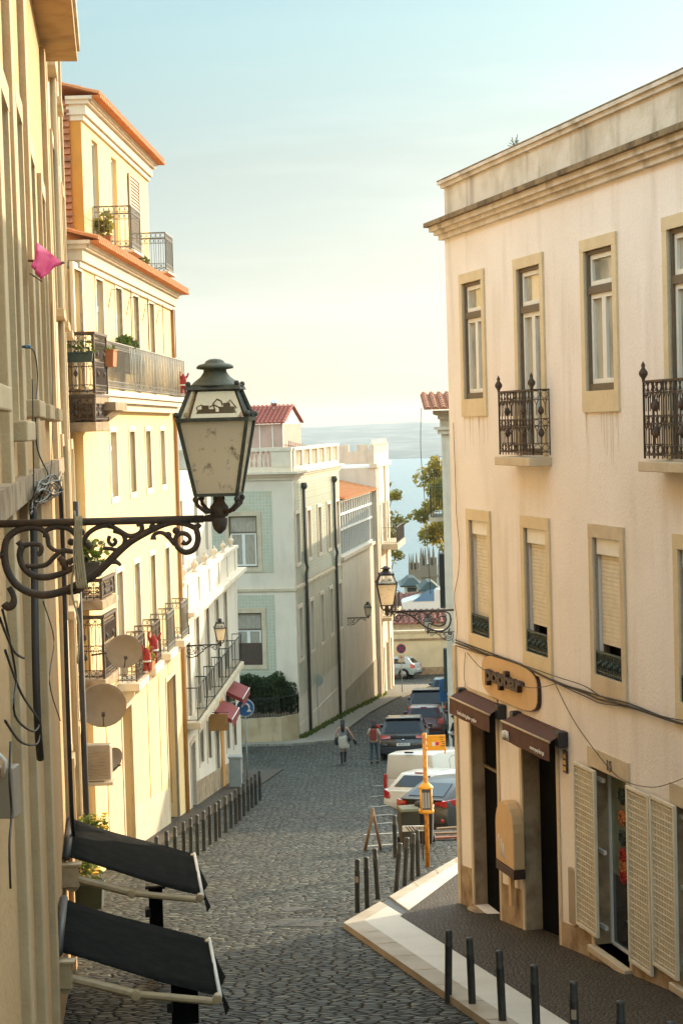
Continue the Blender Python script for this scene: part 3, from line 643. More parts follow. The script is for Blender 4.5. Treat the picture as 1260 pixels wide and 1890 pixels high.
for i, (a, b, c, d, r) in enumerate((shop, shop2)):
    surround(RB, a, b, c, d, .09, m_lime, None, proud=.02, wt=.25, name='shop_surround')
    RB.part(MB().box(a+.001, a+.012, .001, r, c, d), 'jamb', m_stonew)
    mb = MB(); ring(mb, a+.012, b, c, d, .03, r-.05, r); f = RB.part(mb, 'shop_window', m_white)
    RB.part(MB().box(a, b, r-.012, r-.004, c+(d-c)*.40, d), 'pane', mat('shop_pane', (.27,.29,.18), .12, var=.5, col2=(.15,.17,.10), vs_=3, coat=.5), f)
    RB.part(MB().box(a, b, r-.012, r-.004, c, c+(d-c)*.40), 'lower_pane', m_glass, f)
    RB.part(MB().box(a-.05, b+.02, -.10, r, c-.09, c), 'sill', m_lime, f, bevel=.01)
    for k, (zz, mm) in enumerate(((.86, m_irong), (.74, m_terra), (.63, m_irong), (.53, m_red), (.47, m_terra), (.42, m_red))):
        q = MB()
        for j in range(9):
            an = j*2.4; q.tube([(a+(b-a)*.38+.05*math.cos(an), r-.03, c+(d-c)*zz+.05*math.sin(an)), (a+(b-a)*.38+.13*math.cos(an+.4), r-.035, c+(d-c)*zz+.11*math.sin(an+.4))], [.045, .01], 5)
        RB.part(q, 'paper_ornament', mm, f)
    for zz in (.10, .52, .92): RB.part(MB().box(a-.06, a+.24, .05, .09, c+(d-c)*zz, c+(d-c)*zz+.05), 'hinge_bar', m_white, f)
# white iron grille shutters folded flat on the wall
def grille(pts, nb):
    (x0, t0), (x1, t1), (x2, t2) = pts; a, z1 = RB.sz(x0, t0, -.06); b = RB.sz(x1, t1, -.06)[0]; z0 = RB.sz(x2, t2, -.06)[1]
    mb = MB(); ring(mb, a, b, z0, z1, .035, -.085, -.045); n = int((z1-z0)/.075); m = max(4, int((b-a)/.075))
    for k in range(1, n): mb.box(a+.035, b-.035, -.072, -.064, z0+(z1-z0)*k/n-.007, z0+(z1-z0)*k/n+.007)
    for k in range(1, m): mb.box(a+(b-a)*k/m-.006, a+(b-a)*k/m+.006, -.064, -.056, z0+.035, z1-.035)
    o = RB.part(mb, 'grille_shutter', m_shut)
    RB.part(MB().box(a+.03, b-.03, -.045, -.04, z0+.03, z1-.03), 'backing', m_shut, o)
grille([(1058.5, 1405), (1097, 1417), (1070, 1708)], 12); grille([(1156, 1449), (1197, 1464), (1165, 1775)], 12); grille([(1200, 1467), (1245, 1489), (1208, 1781)], 12)
# stone plinth following the slope
def plinth(F, a, b, h, m, proud=.02, step=1.0, name='plinth'):
    mb = MB(); n = max(1, int((b-a)/step))
    for k in range(n):
        p, q = a+(b-a)*k/n, a+(b-a)*(k+1)/n; gp, gq = G(F.w(p,0,0).y), G(F.w(q,0,0).y)
        mb.hexa([(p,-proud,gp-.5),(q,-proud,gq-.5),(q,.1,gq-.5),(p,.1,gp-.5)], [(p,-proud,gp+h),(q,-proud,gq+h),(q,.1,gq+h),(p,.1,gp+h)])
    return F.part(mb, name, m)
plinth(RB, -.02, gdoors[0][0]-.1, .72, m_stonew); plinth(RB, gdoors[0][1]+.1, gdoors[1][0]-.1, .66, m_stonew); plinth(RB, gdoors[1][1]+.1, shop[0]-.1, .42, m_stonew)
[RB.part(MB().box(q_[0]-.1, q_[1]+.1, -.05, .1, -9, q_[2]-.092), 'plinth', m_stonew) for q_ in (shop, shop2)]; plinth(RB, shop[1]+.1, RL, .34, m_stonew)
# corner stone strip and downpipe
RB.part(MB().box(-.035, .10, -.035, .12, -12, RB.sz(838, 1190)[1]), 'corner_stone', m_lime)
# house number, yellow notice, grey meter cover
s, z = RB.sz(1127, 1414); text('15', .2, m_brown, RB.root, (s, -.035, z-RB.zb), (R(90),0,0), 'house_number')
# --- things fixed to this wall
def fix(F, name, label, cat, s, y, z, group=None):
    p = F.w(s, y, z); return thing(name, label, cat, p, math.atan2(F.d[1], F.d[0]), group)
# rounded shop sign with chunky letters
a, z1 = RB.sz(889, 1240, -.05); b, z0 = RB.sz(993, 1300, -.05); za = RB.sz(942, 1216, -.05)[1]; zb_ = RB.sz(942, 1306, -.05)[1]
sg = fix(RB, 'shop_sign', 'rounded biscuit coloured shop sign board with chunky dark brown letters', 'sign', (a+b)/2, 0, (za+zb_)/2)
W_, H_ = (b-a)/2, (za-zb_)/2*.92; pr = []
for k in range(32):
    t = 2*math.pi*k/32; c, s_ = math.cos(t), math.sin(t); e = .55
    pr.append((W_*math.copysign(abs(c)**e, c), H_*math.copysign(abs(s_)**e, s_)))
MB().prism(pr, -.05, -.001, 'y').build('backboard', m_choc, sg); MB().prism([(x*.985, z*.96) for x, z in pr], -.062, -.0505, 'y').build('face', m_sign, sg)
text('popbar', H_*.95, m_choc, sg, (-.08, -.10, .04), (R(90),0,0), ext=.035, sx=W_*2*.64/(H_*.95*2.9), font_shear=.012)
# ice-lolly sign
a, z1 = RB.sz(924, 1490, -.1); b, _ = RB.sz(957, 1500, -.1); zt = RB.sz(938, 1476, -.1)[1]; zm = RB.sz(940, 1610, -.1)[1]; zs = RB.sz(945, 1672, -.1)[1]; W_ = (b-a)/2
ls = fix(RB, 'lolly_sign', 'ice lolly shaped wooden sign with a chocolate dipped tip, between two dark doorways', 'sign', (a+b)/2, 0, zs)
H1, H0 = zt-zs, zm-zs
pr = [(-W_, H0+.14), (W_, H0+.14)]+[(W_*math.cos(math.pi*k/10), H1-W_+W_*math.sin(math.pi*k/10)) for k in range(11)]
MB().prism(pr, -.20, -.02, 'y').build('biscuit_body', m_sign, ls, bevel=.02)
MB().prism([(-W_, H0), (W_, H0), (W_, H0+.138), (0, H0+.13), (-W_, H0+.138)], -.202, -.02, 'y').build('chocolate_tip', m_choc, ls, bevel=.01)
MB().box(-.04, .05, -.13, -.07, 0, H0-.002).build('stick', m_sign, ls)
mb = MB()
for k in range(3): mb.tube([(-W_*.6+k*.1, -.206, H0+.55-.05*k), (-W_*.5+k*.1, -.206, H0+.38-.04*k), (-W_*.35+k*.1, -.206, H0+.26-.03*k)], .008, 4)
mb.build('glaze_lines', m_white, ls)
# two brown cassette awnings with lettering
def shop_awning(pts, label, txt, logo, tx):
    (ax, ay), (bx, by) = pts; a, z1 = RB.sz(ax, ay, -.06); b = RB.sz(bx, by, -.06)[0]
    t = fix(RB, 'shop_awning', label, 'awning', a, 0, z1, 'brown rolled awnings over the dark doorways'); L = b-a
    MB().box(0, .16, -.14, 0, -.22, 0).build('end_cap', m_irond, t, bevel=.02); MB().box(L-.16, L, -.14, 0, -.22, 0).build('end_cap', m_irond, t, bevel=.02)
    MB().hexa([(.16,-.06,-.1),(L-.16,-.06,-.1),(L-.16,0,-.1),(.16,0,-.1)], [(.16,-.06,-.02),(L-.16,-.06,-.02),(L-.16,0,-.02),(.16,0,-.02)]).build('roller', m_awn, t)
    mb = MB(); n = 8
    for k in range(n):
        p, q = .05+(L-.1)*k/n, .05+(L-.1)*(k+1)/n; w0, w1 = .012*math.sin(k*1.7), .012*math.sin((k+1)*1.7)
        mb.quad((p,-.06,-.03), (q,-.06,-.03), (q,-.26,-.14), (p,-.26,-.14)); mb.quad((p,-.26,-.14), (q,-.26,-.14), (q,-.27+w1,-.40), (p,-.27+w0,-.40))
    mb.build('canopy', m_awn, t); MB().bar((.02,-.265,-.135), (L-.02,-.265,-.135), .017, 6).build('front_bar', m_alu, t)
    text(txt, .085, m_letter, t, (tx*L, -.295, -.31), (R(90),0,0))
    if logo:
        mb = MB(); mb.ball((.22,-.29,-.30), .045, 8, 1.4)
        for k in range(2): mb.tube([(.29+.06*k,-.292,-.24), (.32+.06*k,-.292,-.30), (.33+.06*k,-.292,-.37)], [.018,.014,.01], 5)
        mb.build('leaf_emblem', m_letter, t)
shop_awning([(849, 1268), (927, 1296)], 'brown cassette awning over the doorway nearest the house corner', 'handcrafted gelato · popbar', False, .5)
shop_awning([(948, 1311), (1040, 1344)], 'brown cassette awning with a small leaf emblem over the second doorway', 'www.pop-bar.pt', True, .78)
s, z = RB.sz(1042, 1406, -.02); ns = fix(RB, 'notice_plate', 'narrow yellow and black notice plate beside the second doorway', 'sign', s, 0, z)
MB().box(-.07, .07, -.03, -.002, -.15, .15).build('plate', m_choc, ns); mb = MB()
for k in range(3): mb.box(-.045, .045, -.035, -.0305, -.12+.085*k, -.065+.085*k)
mb.build('yellow_marks', m_yel, ns)
s, z = RB.sz(1058, 1655, -.02); tag(MB().box(-.13, .13, -.05, 0, -.38, .38).build('meter_cover', m_dish, None, .01), 'flat grey metal meter cover low on the cream wall', 'meter box')
bpy.data.objects['meter_cover'].location = RB.w(s, 0, z); bpy.data.objects['meter_cover'].rotation_euler = (0,0,math.atan2(RB.d[1], RB.d[0]))
# cable bundle sagging along the facade, and the loose wire under it
run = [(840,1186),(900,1208),(960.6,1228.5),(1024.5,1258),(1077,1278),(1110,1292),(1158,1303),(1234,1329),(1300,1347)]
def wallpts(F, l, off=-.04, dz=0): return [F.w(F.sz(x, y, off)[0], off, F.sz(x, y, off)[1]+dz) for x, y in l]
mb = MB()
for k, (dz, r) in enumerate(((0, .016), (.045, .011), (-.05, .009), (.09, .007))):
    p = wallpts(RB, run, -.03-.012*k, 0); p = [q+Vector((0,0,dz*(.5+.5*math.sin(i*1.3+k)))) for i, q in enumerate(p)]
    c = cable(p, r); mb.add(c.v, c.f, True)
tag(mb.build('cable_bundle', m_cable), 'bundle of dark cables sagging along the cream facade below the shuttered windows', 'cables')
c = cable(wallpts(RB, [(1024,1262),(1048,1312),(1074,1354),(1125,1420),(1158,1444),(1201,1453),(1235,1446),(1275,1430)], -.07), .006)
tag(c.build('loose_wire', m_cable), 'thin loose wire drooping from the cable bundle over the shop window', 'cable')
c = cable(wallpts(RB, [(836,780),(839,860),(842,950),(847,1010),(845,1060),(838,1100),(843,1150),(841,1186)], -.03), .006)
tag(c.build('loose_wire', m_cable), 'thin wire running down the corner of the cream house', 'cable')
c = cable(wallpts(RB, [(858,1205),(856,1240),(858,1268)], -.03), .006); c2 = cable(wallpts(RB, [(862,1205),(890,1235),(930,1250),(970,1268),(1000,1268),(1024,1262)], -.16), .006); c.add(c2.v, c2.f, True)
tag(c.build('loose_wire', m_cable), 'thin wires looping across the rounded shop sign from the cable bundle', 'cable')
# downpipe by the corner
a = RB.sz(846, 1300)[0]

# ================================================================ LEFT: nearest tan building and its taller neighbour
def nx(Y): return -.80-.1227*Y
ND = (-.1227, 1)
NA = Fac('corner_building', 'tan rendered building with stone window frames and a boxed eave, nearest at left', 'building', nx(4), 4, *ND, zb=G(4))
sl_ = math.hypot(1, .124); SY = lambda Y, Y0: (Y-Y0)*sl_
holes = []; spec = []
for (ya, yb, z0, z1) in ((13.9, 14.9, .1, 2.6), (16.4, 17.4, .3, 2.9), (19.2, 20.2, .3, 2.9), (22.3, 23.3, .3, 2.9), (16.4, 17.4, -3.6, -1.0), (19.2, 20.2, -4.0, -1.3), (22.6, 23.5, -4.0, -1.6), (10.5, 11.5, .3, 2.9), (16.0, 17.2, -6.8, -4.6), (19.6, 20.9, -7.4, -5.2)):
    spec.append((SY(ya, 4), SY(yb, 4), z0, z1, .22)) if z0 > 0 else None
NA.part(wall_mesh(0, SY(26, 4), -10, 5.2, spec, depth=8), 'wall', m_near)
for (a, b, c, d, r) in spec:
    w = window(NA, a, b, c, d, rev=.2, fm=m_white, gm=m_glassc, transom=.28)
    surround(NA, a, b, c, d, .17, m_limen, w, proud=.05, wt=.2)
    NA.part(MB().box(a-.22, b+.22, -.17, .02, c-.16, c-.002), 'sill', m_limen, w, bevel=.015)
# full-height stone pilasters
for Y in (13.2, 15.4, 18.3, 24.6): NA.part(MB().box(SY(Y, 4), SY(Y, 4)+.42, -.07, .02, -10, 5.1), 'pilaster', m_limen, bevel=.01)
NA.part(MB().box(0, SY(26.2, 4), -.10, .02, -.55, -.35), 'string_course', m_stonew)
# eave boards
NA.part(MB().box(0, SY(26.1, 4), -.48, .3, 5.2, 5.34), 'eave', mat('eave_board', (.45,.30,.13), .8, var=.6, col2=(.25,.14,.05), vs_=3), bevel=.01)
NA.part(MB().box(0, SY(26.12, 4), -.52, .3, 5.342, 5.5), 'eave_cap', m_parapet)
NB = Fac('tall_house', 'greyed plaster house with deep window sills and hanging cables, behind the nearest tan building', 'building', nx(26), 26, *ND, zb=G(26))
holes = []
for (ya, yb, z0, z1) in ((26.9, 27.8, 1.8, 4.2), (29.7, 30.6, 1.8, 4.2), (32.6, 33.5, 1.8, 4.2), (26.9, 27.8, -2.6, -.2), (29.7, 30.6, -2.7, -.3), (32.6, 33.4, -2.7, -.3), (27.2, 28.2, -7.6, -5.0), (31.4, 32.4, -7.9, -5.2), (26.9, 27.8, 5.4, 6.5), (30, 30.9, 5.4, 6.5)):
    holes.append((SY(ya, 26), SY(yb, 26), z0, z1, .2))
NBL = SY(35.6, 26)
NB.part(wall_mesh(0, NBL, -11, 7.3, holes, depth=7), 'wall', m_near2)
for i, (a, b, c, d, r) in enumerate(holes):
    w = window(NB, a, b, c, d, rev=.18, fm=m_white, gm=m_glass, transom=.25)
    surround(NB, a, b, c, d, .14, m_limen, w, proud=.07, wt=.18)
    NB.part(MB().box(a-.18, b+.18, -.16, .02, c-.13, c-.002), 'sill', m_limen, w, bevel=.015)
for s in (.05, 3.0, 6.1, NBL-.4): NB.part(MB().box(s, s+.34, -.05, .02, -11, 7.2), 'pilaster', m_limen, bevel=.01)
NB.part(MB().box(-.02, NBL+.05, -.22, .3, 7.3, 7.44), 'cornice', m_limen, bevel=.01)
NB.part(MB().tube([(1.7, -.09, -11), (1.7, -.09, 7)], .05, 8), 'downpipe', m_limen); NB.part(MB().tube([(6.0, -.12, -11), (6.0, -.12, -1.2)], .055, 8), 'drainpipe', m_cable)
# cream wall end carrying the dark balconies (narrow house)
NH = Fac('narrow_house', 'narrow tan house with dark iron balconies wedged before the yellow building', 'building', -5.22, 34.75, .05, 1, zb=G(34.75))
hl = [(.75, 1.6, -7.4, -4.9, .2), (.75, 1.6, -2.4, -.4, .2)]
NH.part(wall_mesh(0, 2.35, -12, .22, hl, depth=3, rev=.2), 'wall', m_near)
for a, b, c, d, r in hl: window(NH, a, b, c, d, rev=.18, fm=m_brown, gm=m_glass)
# ================================================================ YELLOW BUILDING
YD = (.0393, 1)
YB = Fac('yellow_house', 'tall sunlit yellow house with a setback top floor and orange tiled eaves', 'building', lx(35.6), 35.6, *YD, zb=G(35.6))
ye = 49.6; YL = ye-35.6
rowA = [YB.sz(x, y) for x, y in ((143, 496), (183, 517), (218.5, 533), (250, 549), (279, 560))]
sA = [p[0] for p in rowA]; rB = [YB.sz(x, 793)[0] for x in (208.5, 243, 272.5, 299)]; rC = [YB.sz(x, y)[0] for x, y in ((220, 1050), (252, 1036), (281, 1022), (308, 1012))]
zA1 = YB.sz(218, 533)[1]; zA0 = .82; zB1, zB0 = 0.0, YB.sz(243, 909)[1]; zC1 = YB.sz(281, 1025)[1]; zC0 = -5.33
ww = .82
holes = [(s-ww/2, s+ww/2, zA0, zA1, .17) for s in sA]+[(s-ww/2, s+ww/2, zB0, -.02, .17) for s in rB]+[(s-ww/2, s+ww/2, zC0, zC1, .17) for s in rC]
gd = []
for xa, xb in ((228, 245), (311, 328)): gd.append((YB.sz(xa, 1400)[0], YB.sz(xb, 1400)[0]))
gh = [(a, b, -12, -6.35 if i else -6.0, .3) for i, (a, b) in enumerate(gd)]
YTOP = 3.62
YB.part(wall_mesh(0, YL, -12, YTOP, holes+gh, depth=9), 'wall', m_yellow)
for s in sA: 
    w = window(YB, s-ww/2, s+ww/2, zA0, zA1, rev=.15, fm=m_white, gm=m_glass, transom=.25, fw=.05, bars=1); surround(YB, s-ww/2, s+ww/2, zA0, zA1, .13, m_stucco, w, proud=.015)
for i, s in enumerate(rB):
    w = window(YB, s-ww/2, s+ww/2, zB0, -.02, rev=.15, fm=m_white, gm=m_glassc if i % 2 == 0 else m_glass, transom=.25, bars=1); surround(YB, s-ww/2, s+ww/2, zB0, -.02, .12, m_stucco, w, proud=.015, wb=.14)
for s in rC:
    w = window(YB, s-ww/2, s+ww/2, zC0, zC1, rev=.15, fm=m_white, gm=m_glass, transom=.25, bars=1); surround(YB, s-ww/2, s+ww/2, zC0, zC1, .12, m_stucco, w, proud=.015)
for i, (a, b) in enumerate(gd):
    surround(YB, a, b, -12, -6.35 if i else -6.0, .14, m_lime, None, proud=.02, name='door_surround')
    mb = MB().box(a, b, .27, .3, -12, -6.1)
    for k in range(4): mb.box(a+.08+(b-a)*.5*(k % 2), a+(b-a)*(.42+.5*(k % 2)), .25, .27, -9+1.3*(k//2), -8+1.3*(k//2))
    YB.part(mb, 'door', m_wood)
# pale dado at street level, vertical joint lines
plinth(YB, gd[0][1]+.14, gd[1][0]-.14, .95, m_lime, proud=.015, name='dado')
for s in (1.4, 7.2, 9.1, 10.9): YB.part(MB().box(s, s+.03, -.012, .01, -9.5, -5.8), 'vertical_joint', m_copper)
YB.part(MB().box(0, YL, -.05, .02, -5.62, -5.5), 'string_course', m_stucco)
# eaves: moulded cornice, dentils, tiles
def eave(F, s0, s1, z, p, name='cornice', y0=0.0, wrap=True):
    mb = MB()
    for (a, za, zb_) in ((.06, -.50, -.38), (.12, -.38, -.16), (.20, -.16, -.07), (p*.8, -.07, 0)): mb.box(s0-a*.6*wrap, s1+a*wrap, y0-a, y0+.3, z+za, z+zb_)
    o = F.part(mb, name, m_stucco); mb = MB(); n = int((s1-s0)/.16)
    comb = [(s0, z-.071)]
    for k in range(n): comb += [(s0+.16*k, z-.13), (s0+.16*k+.08, z-.13), (s0+.16*k+.08, z-.085), (s0+.16*k+.159, z-.085)]
    comb += [(s0+.16*n, z-.071)]; mb.prism(comb, y0-p*.72, y0-.2, 'y')
    F.part(mb, 'dentil_band', m_stucco, o); return o
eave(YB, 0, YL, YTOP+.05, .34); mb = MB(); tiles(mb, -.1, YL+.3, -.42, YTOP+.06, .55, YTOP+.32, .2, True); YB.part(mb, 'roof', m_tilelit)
# top floor, set back
AT = .52; a0 = YB.sz(156, 400, AT)[0]; a1 = YL-.15
att = []; zAt1 = YB.sz(176, 262, AT)[1]
sat = [YB.sz(176, 300, AT)[0], YB.sz(211, 330, AT)[0], YB.sz(247, 360, AT)[0]]
mbw = wall_mesh(a0, a1, YTOP+.1, 7.05, [(s-.4, s+.4, YTOP+.3, zAt1, .15) for s in sat], depth=7)
mbw.v = [(x, y+AT, z) for x, y, z in mbw.v]; YB.part(mbw, 'top_floor_wall', m_yellow)
for i, s in enumerate(sat):
    mb = MB(); ring(mb, s-.4, s+.4, YTOP+.3, zAt1, .05, AT+.08, AT+.14)
    if i != 1: mb.box(s-.025, s+.025, AT+.08, AT+.14, YTOP+.3, zAt1)
    w = YB.part(mb, 'window', m_white); YB.part(MB().box(s-.4, s+.4, AT+.12, AT+.13, YTOP+.3, zAt1), 'pane', m_glass if i == 0 else m_yellow, w)
s = sat[2]; mb = MB(); ring(mb, 0, .5, 0, 2.3, .05, 0, .03); mb.box(.04, .46, .026, .034, .05, 2.25)
for k in range(26): mb.hexa([(.05,.0,.08+k*.083),(.45,.0,.08+k*.083),(.45,.012,.08+k*.083),(.05,.012,.08+k*.083)], [(.05,.022,.13+k*.083),(.45,.022,.13+k*.083),(.45,.034,.13+k*.083),(.05,.034,.13+k*.083)])
sh = YB.part(mb, 'louvred_shutter', mat('shutter_brown', (.46,.34,.22), .7)); sh.location = (YB.sz(237, 390, AT)[0], AT-.05, YTOP+.45-YB.zb); sh.scale = ((YB.sz(257, 390, AT)[0]-YB.sz(237, 390, AT)[0])/.5, 1, 1)
# orange end wall, tile-clad strip, top eave
YB.part(MB().box(a0-.02, a0-.001, AT+.004, AT+1.2, YTOP-.3, 7.0), 'end_wall', m_orange)
mb = MB(); 
for k in range(26): mb.hexa([(a0-.10,AT+.24,3.3+k*.145),(a0-.022,AT+.24,3.3+k*.145),(a0-.022,AT+.80,3.3+k*.145),(a0-.10,AT+.80,3.3+k*.145)], [(a0-.05,AT+.24,3.43+k*.145),(a0-.022,AT+.24,3.43+k*.145),(a0-.022,AT+.80,3.43+k*.145),(a0-.05,AT+.80,3.43+k*.145)])
YB.part(mb, 'tile_cladding', m_tile)
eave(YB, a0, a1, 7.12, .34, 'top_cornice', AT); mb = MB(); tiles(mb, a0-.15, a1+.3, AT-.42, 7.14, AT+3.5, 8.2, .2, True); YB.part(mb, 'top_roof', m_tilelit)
# balconies of the top floor stand on the eave
for s in (sat[0], sat[2]): balcony(YB, s-.62, s+.75, YTOP+.34, .34, h=.95, style='scroll', m=m_rail_lit, sm=m_stucco, slab=.06, y0=AT-.02)
# long balcony across the front
lb = MB().box(0, YL-.9, -.40, -.002, .70, .82); lb.box(0, YL-.95, -.33, -.002, .58, .70); lb.box(0, YL-1.0, -.2, -.002, .42, .58)
lbo = YB.part(lb, 'long_balcony', m_stucco, bevel=.01); mb = MB(); rail_panel(mb, (0, -.38), (YL-.9, -.38), .84, 1.79, .095, 'scroll', .007); rail_panel(mb, (YL-.9, -.38), (YL-.9, 0), .84, 1.79, .095, 'scroll', .007)
YB.part(mb, 'railing', m_rail_lit, lbo)
YB.part(MB().hexa([(-.05,-.30,.15),(.9,-.30,.15),(.9,0,.15),(-.05,0,.15)], [(-.15,-.62,.40),(1.1,-.62,.40),(1.1,0,.40),(-.15,0,.40)]).box(-.2, 1.2, -.68, 0, .402, .56), 'corbel', m_stonew, lbo)
# thin strings of white lights on the railing
mb = MB()
for k in range(60):
    s = 3.6+k*.155; x = s+.03*math.sin(k*2.1); mb.tube([(x, -.41, 1.76), (x+.02*math.sin(k), -.42, 1.4), (x+.04*math.cos(k*1.7), -.41, .95+.12*math.sin(k*3.3))], .008, 3)
tag(mb.build('fairy_lights', m_letter, None), 'white icicle fairy lights hanging on the long balcony railing of the yellow house', 'string lights')
fl = bpy.data.objects['fairy_lights']; fl.location = (YB.o[0], YB.o[1], 0); fl.rotation_euler = (0,0,math.atan2(YB.d[1], YB.d[0]))
# awning frames over the balcony
for s in (sA[1]+.95, sA[2]+.95, sA[3]+.95, sA[4]+.6):
    YB.part(MB().tube([(s, -.02, 2.6), (s, -.10, 2.98), (s, -.50, 2.98), (s, -.50, 1.8)], .011, 4), 'awning_frame', m_iron)
# small balconies of the floor below
for k, s in enumerate(rC):
    balcony(YB, s-.66, s+.66, zC0, .42, h=.95, style='scroll', m=m_iron if k < 2 else m_rail_lit, sm=m_stucco, slab=.16, corb=True)
# copper downpipe at the far edge
YB.part(MB().tube([(YL-.45, -.06, .4), (YL-.45, -.06, -13)], .055, 8).lathe([(.055,0),(.07,.05),(.07,.2),(.10,.3)], (YL-.45, -.06, .25), 8), 'downpipe', m_copper)
YB.part(MB().tube([(YL-.3, -.05, 3.2), (YL-.3, -.05, .9)], .045, 8), 'downpipe', m_copper)
YB.part(MB().box(YL-.9, YL-.55, -.28, .1, .82, 1.75), 'balcony_pier', m_pink)

# --- dark balconies of the narrow house
def dark_balcony(z, h, s0=-.25, s1=1.15, p=.72, boxes=True):
    mb = MB().box(s0, s1, -p, -.002, z-.30, z-.12); b = NH.part(mb, 'balcony', m_stonew, bevel=.02)
    mb = MB(); rail_panel(mb, (s0+.03, 0), (s0+.03, -p+.03), z-.1, z+h, .13, 'ornate', .010); rail_panel(mb, (s0+.03, -p+.03), (s1-.03, -p+.03), z-.1, z+h, .13, 'ornate', .010)
    for s, y in ((s0+.03, -p+.03), (s1-.03, -p+.03)): mb.box(s-.025, s+.025, y-.025, y+.025, z-.1, z+h+.05)
    mb.box(s0, s1, -p-.01, -p+.05, z+h, z+h+.05); mb.box(s0, s0+.05, -p+.05, 0, z+h, z+h+.05)
    NH.part(mb, 'railing', m_iron, b); return b
dark_balcony(.82, 1.0); dark_balcony(.30, .35, s0=-.35); dark_balcony(-4.55, 1.05); dark_balcony(-3.05, .25, s0=-.3)
def planter(name, label, W, loc, w, d, h, m, plant=None, n=60, ph=.25, size=.05, flowers=False, rot=0, group=None):
    t = thing(name, label, 'planter', W(*loc), rot, group)
    MB().hexa([(-w/2+.02,-d/2+.02,0),(w/2-.02,-d/2+.02,0),(w/2-.02,d/2-.02,0),(-w/2+.02,d/2-.02,0)], [(-w/2,-d/2,h),(w/2,-d/2,h),(w/2,d/2,h),(-w/2,d/2,h)]).box(-w/2-.01, w/2+.01, -d/2-.01, d/2+.01, h, h+.03).build('trough', m, t, .008)
    if plant:
        mb = MB(); leaves(mb, (0,0,h+ph*.6), (w*.55, d*.8, ph), n, size, seed=n+int(w*100)); mb.build('leaves', plant, t)
    if flowers:
        mb = MB(); r = random.Random(n)
        for _ in range(16): 
            c = (r.uniform(-w*.5, w*.5), r.uniform(-d*.8, d*.8), h+ph*.6+r.uniform(-.1, ph*.9)); mb.lathe([(.004,-.012),(.05,.012),(.045,.02),(.004,.012)], c, 7)
        mb.build('flowers', m_flower, t)
    return t
ry = math.atan2(YD[1], YD[0])
planter('planter', 'dark green window box on the upper iron balcony at left', NH.w, (-.28, -.42, 1.30), .12, .55, .16, m_irong, m_leaf, 80, .16, rot=ry)
planter('planter', 'terracotta pot with spiky plant on the top floor balcony', YB.w, (sat[0]-.2, AT-.2, YTOP+.36), .3, .3, .3, m_terra, m_leafy, 90, .35, .11, rot=ry)
planter('planter', 'small trough of green leaves at the foot of the brown louvred shutter', YB.w, (sat[2]-.2, AT-.2, YTOP+.36), .5, .22, .16, m_terra, m_leaf, 110, .16, .06, rot=ry)
planter('planter', 'terracotta box hung at the near end of the long yellow house balcony', YB.w, (.35, -.52, 1.25), .45, .2, .3, m_terra, m_leaf, 30, .08, rot=ry)
planter('planter', 'clipped green box hedge in a trough on the long balcony', YB.w, (4.6, -.2, 1.25), 2.2, .25, .35, m_hedge, m_hedge, 900, .30, .05, rot=ry)
planter('planter', 'trough of bushy green plants on the lower iron balcony at left', NH.w, (-.2, -.4, -2.72), .35, .6, .25, m_irond, m_leaf, 260, .3, .08, rot=ry)
planter('planter', 'trough with small yellow green leaves on a small balcony beside the dish', YB.w, (rC[0]+.6, -.5, -5.2), .5, .2, .18, m_terra, m_leafy, 120, .2, .05, rot=ry)
# hanging red cloth decorations with white trim
def doll(W, loc, sc, label):
    t = thing('hanging_decoration', label, 'decoration', W(*loc), .6, 'red cloth decorations hung on balconies')
    MB().tube([(0,0,.95*sc), (.02*sc,0,.75*sc), (0,0,.5*sc), (-.01*sc,0,.38*sc)], [.03*sc,.13*sc,.15*sc,.12*sc], 8).tube([(-.05*sc,0,.4*sc), (-.09*sc,0,.18*sc), (-.08*sc,0,.05*sc)], [.07*sc,.055*sc,.05*sc], 6).tube([(.06*sc,0,.4*sc), (.07*sc,-.03,.2*sc), (.08*sc,0,.08*sc)], [.07*sc,.055*sc,.05*sc], 6).tube([(.08*sc,0,.72*sc), (.22*sc,0,.86*sc), (.27*sc,0,.98*sc)], [.06*sc,.045*sc,.04*sc], 6).tube([(-.08*sc,0,.72*sc), (-.16*sc,0,.9*sc), (-.12*sc,0,1.05*sc)], [.06*sc,.045*sc,.04*sc], 6).build('cloth', m_red, t)
    MB().lathe([(.155*sc,.44*sc),(.16*sc,.47*sc),(.155*sc,.5*sc)], (0,0,0), 8).build('white_trim', m_letter, t)
    for x_, z_ in ((-.08, .06), (.08, .09)): MB().lathe([(.06*sc,z_*sc),(.065*sc,(z_+.03)*sc),(.06*sc,(z_+.05)*sc)], (x_*sc,0,0), 6).build('cuff', m_letter, t)
    return t
doll(YB.w, (11.9, -.50, .85), .6, 'red cloth decoration hanging at the far end of the long upper balcony')
doll(YB.w, (rC[0]+.85, -.56, -5.15), .72, 'largest red cloth decoration, hung between the dish and the second small balcony')
doll(YB.w, (rC[0]-.2, -.56, -5.2), .6, 'red cloth decoration half hidden behind the upper satellite dish')

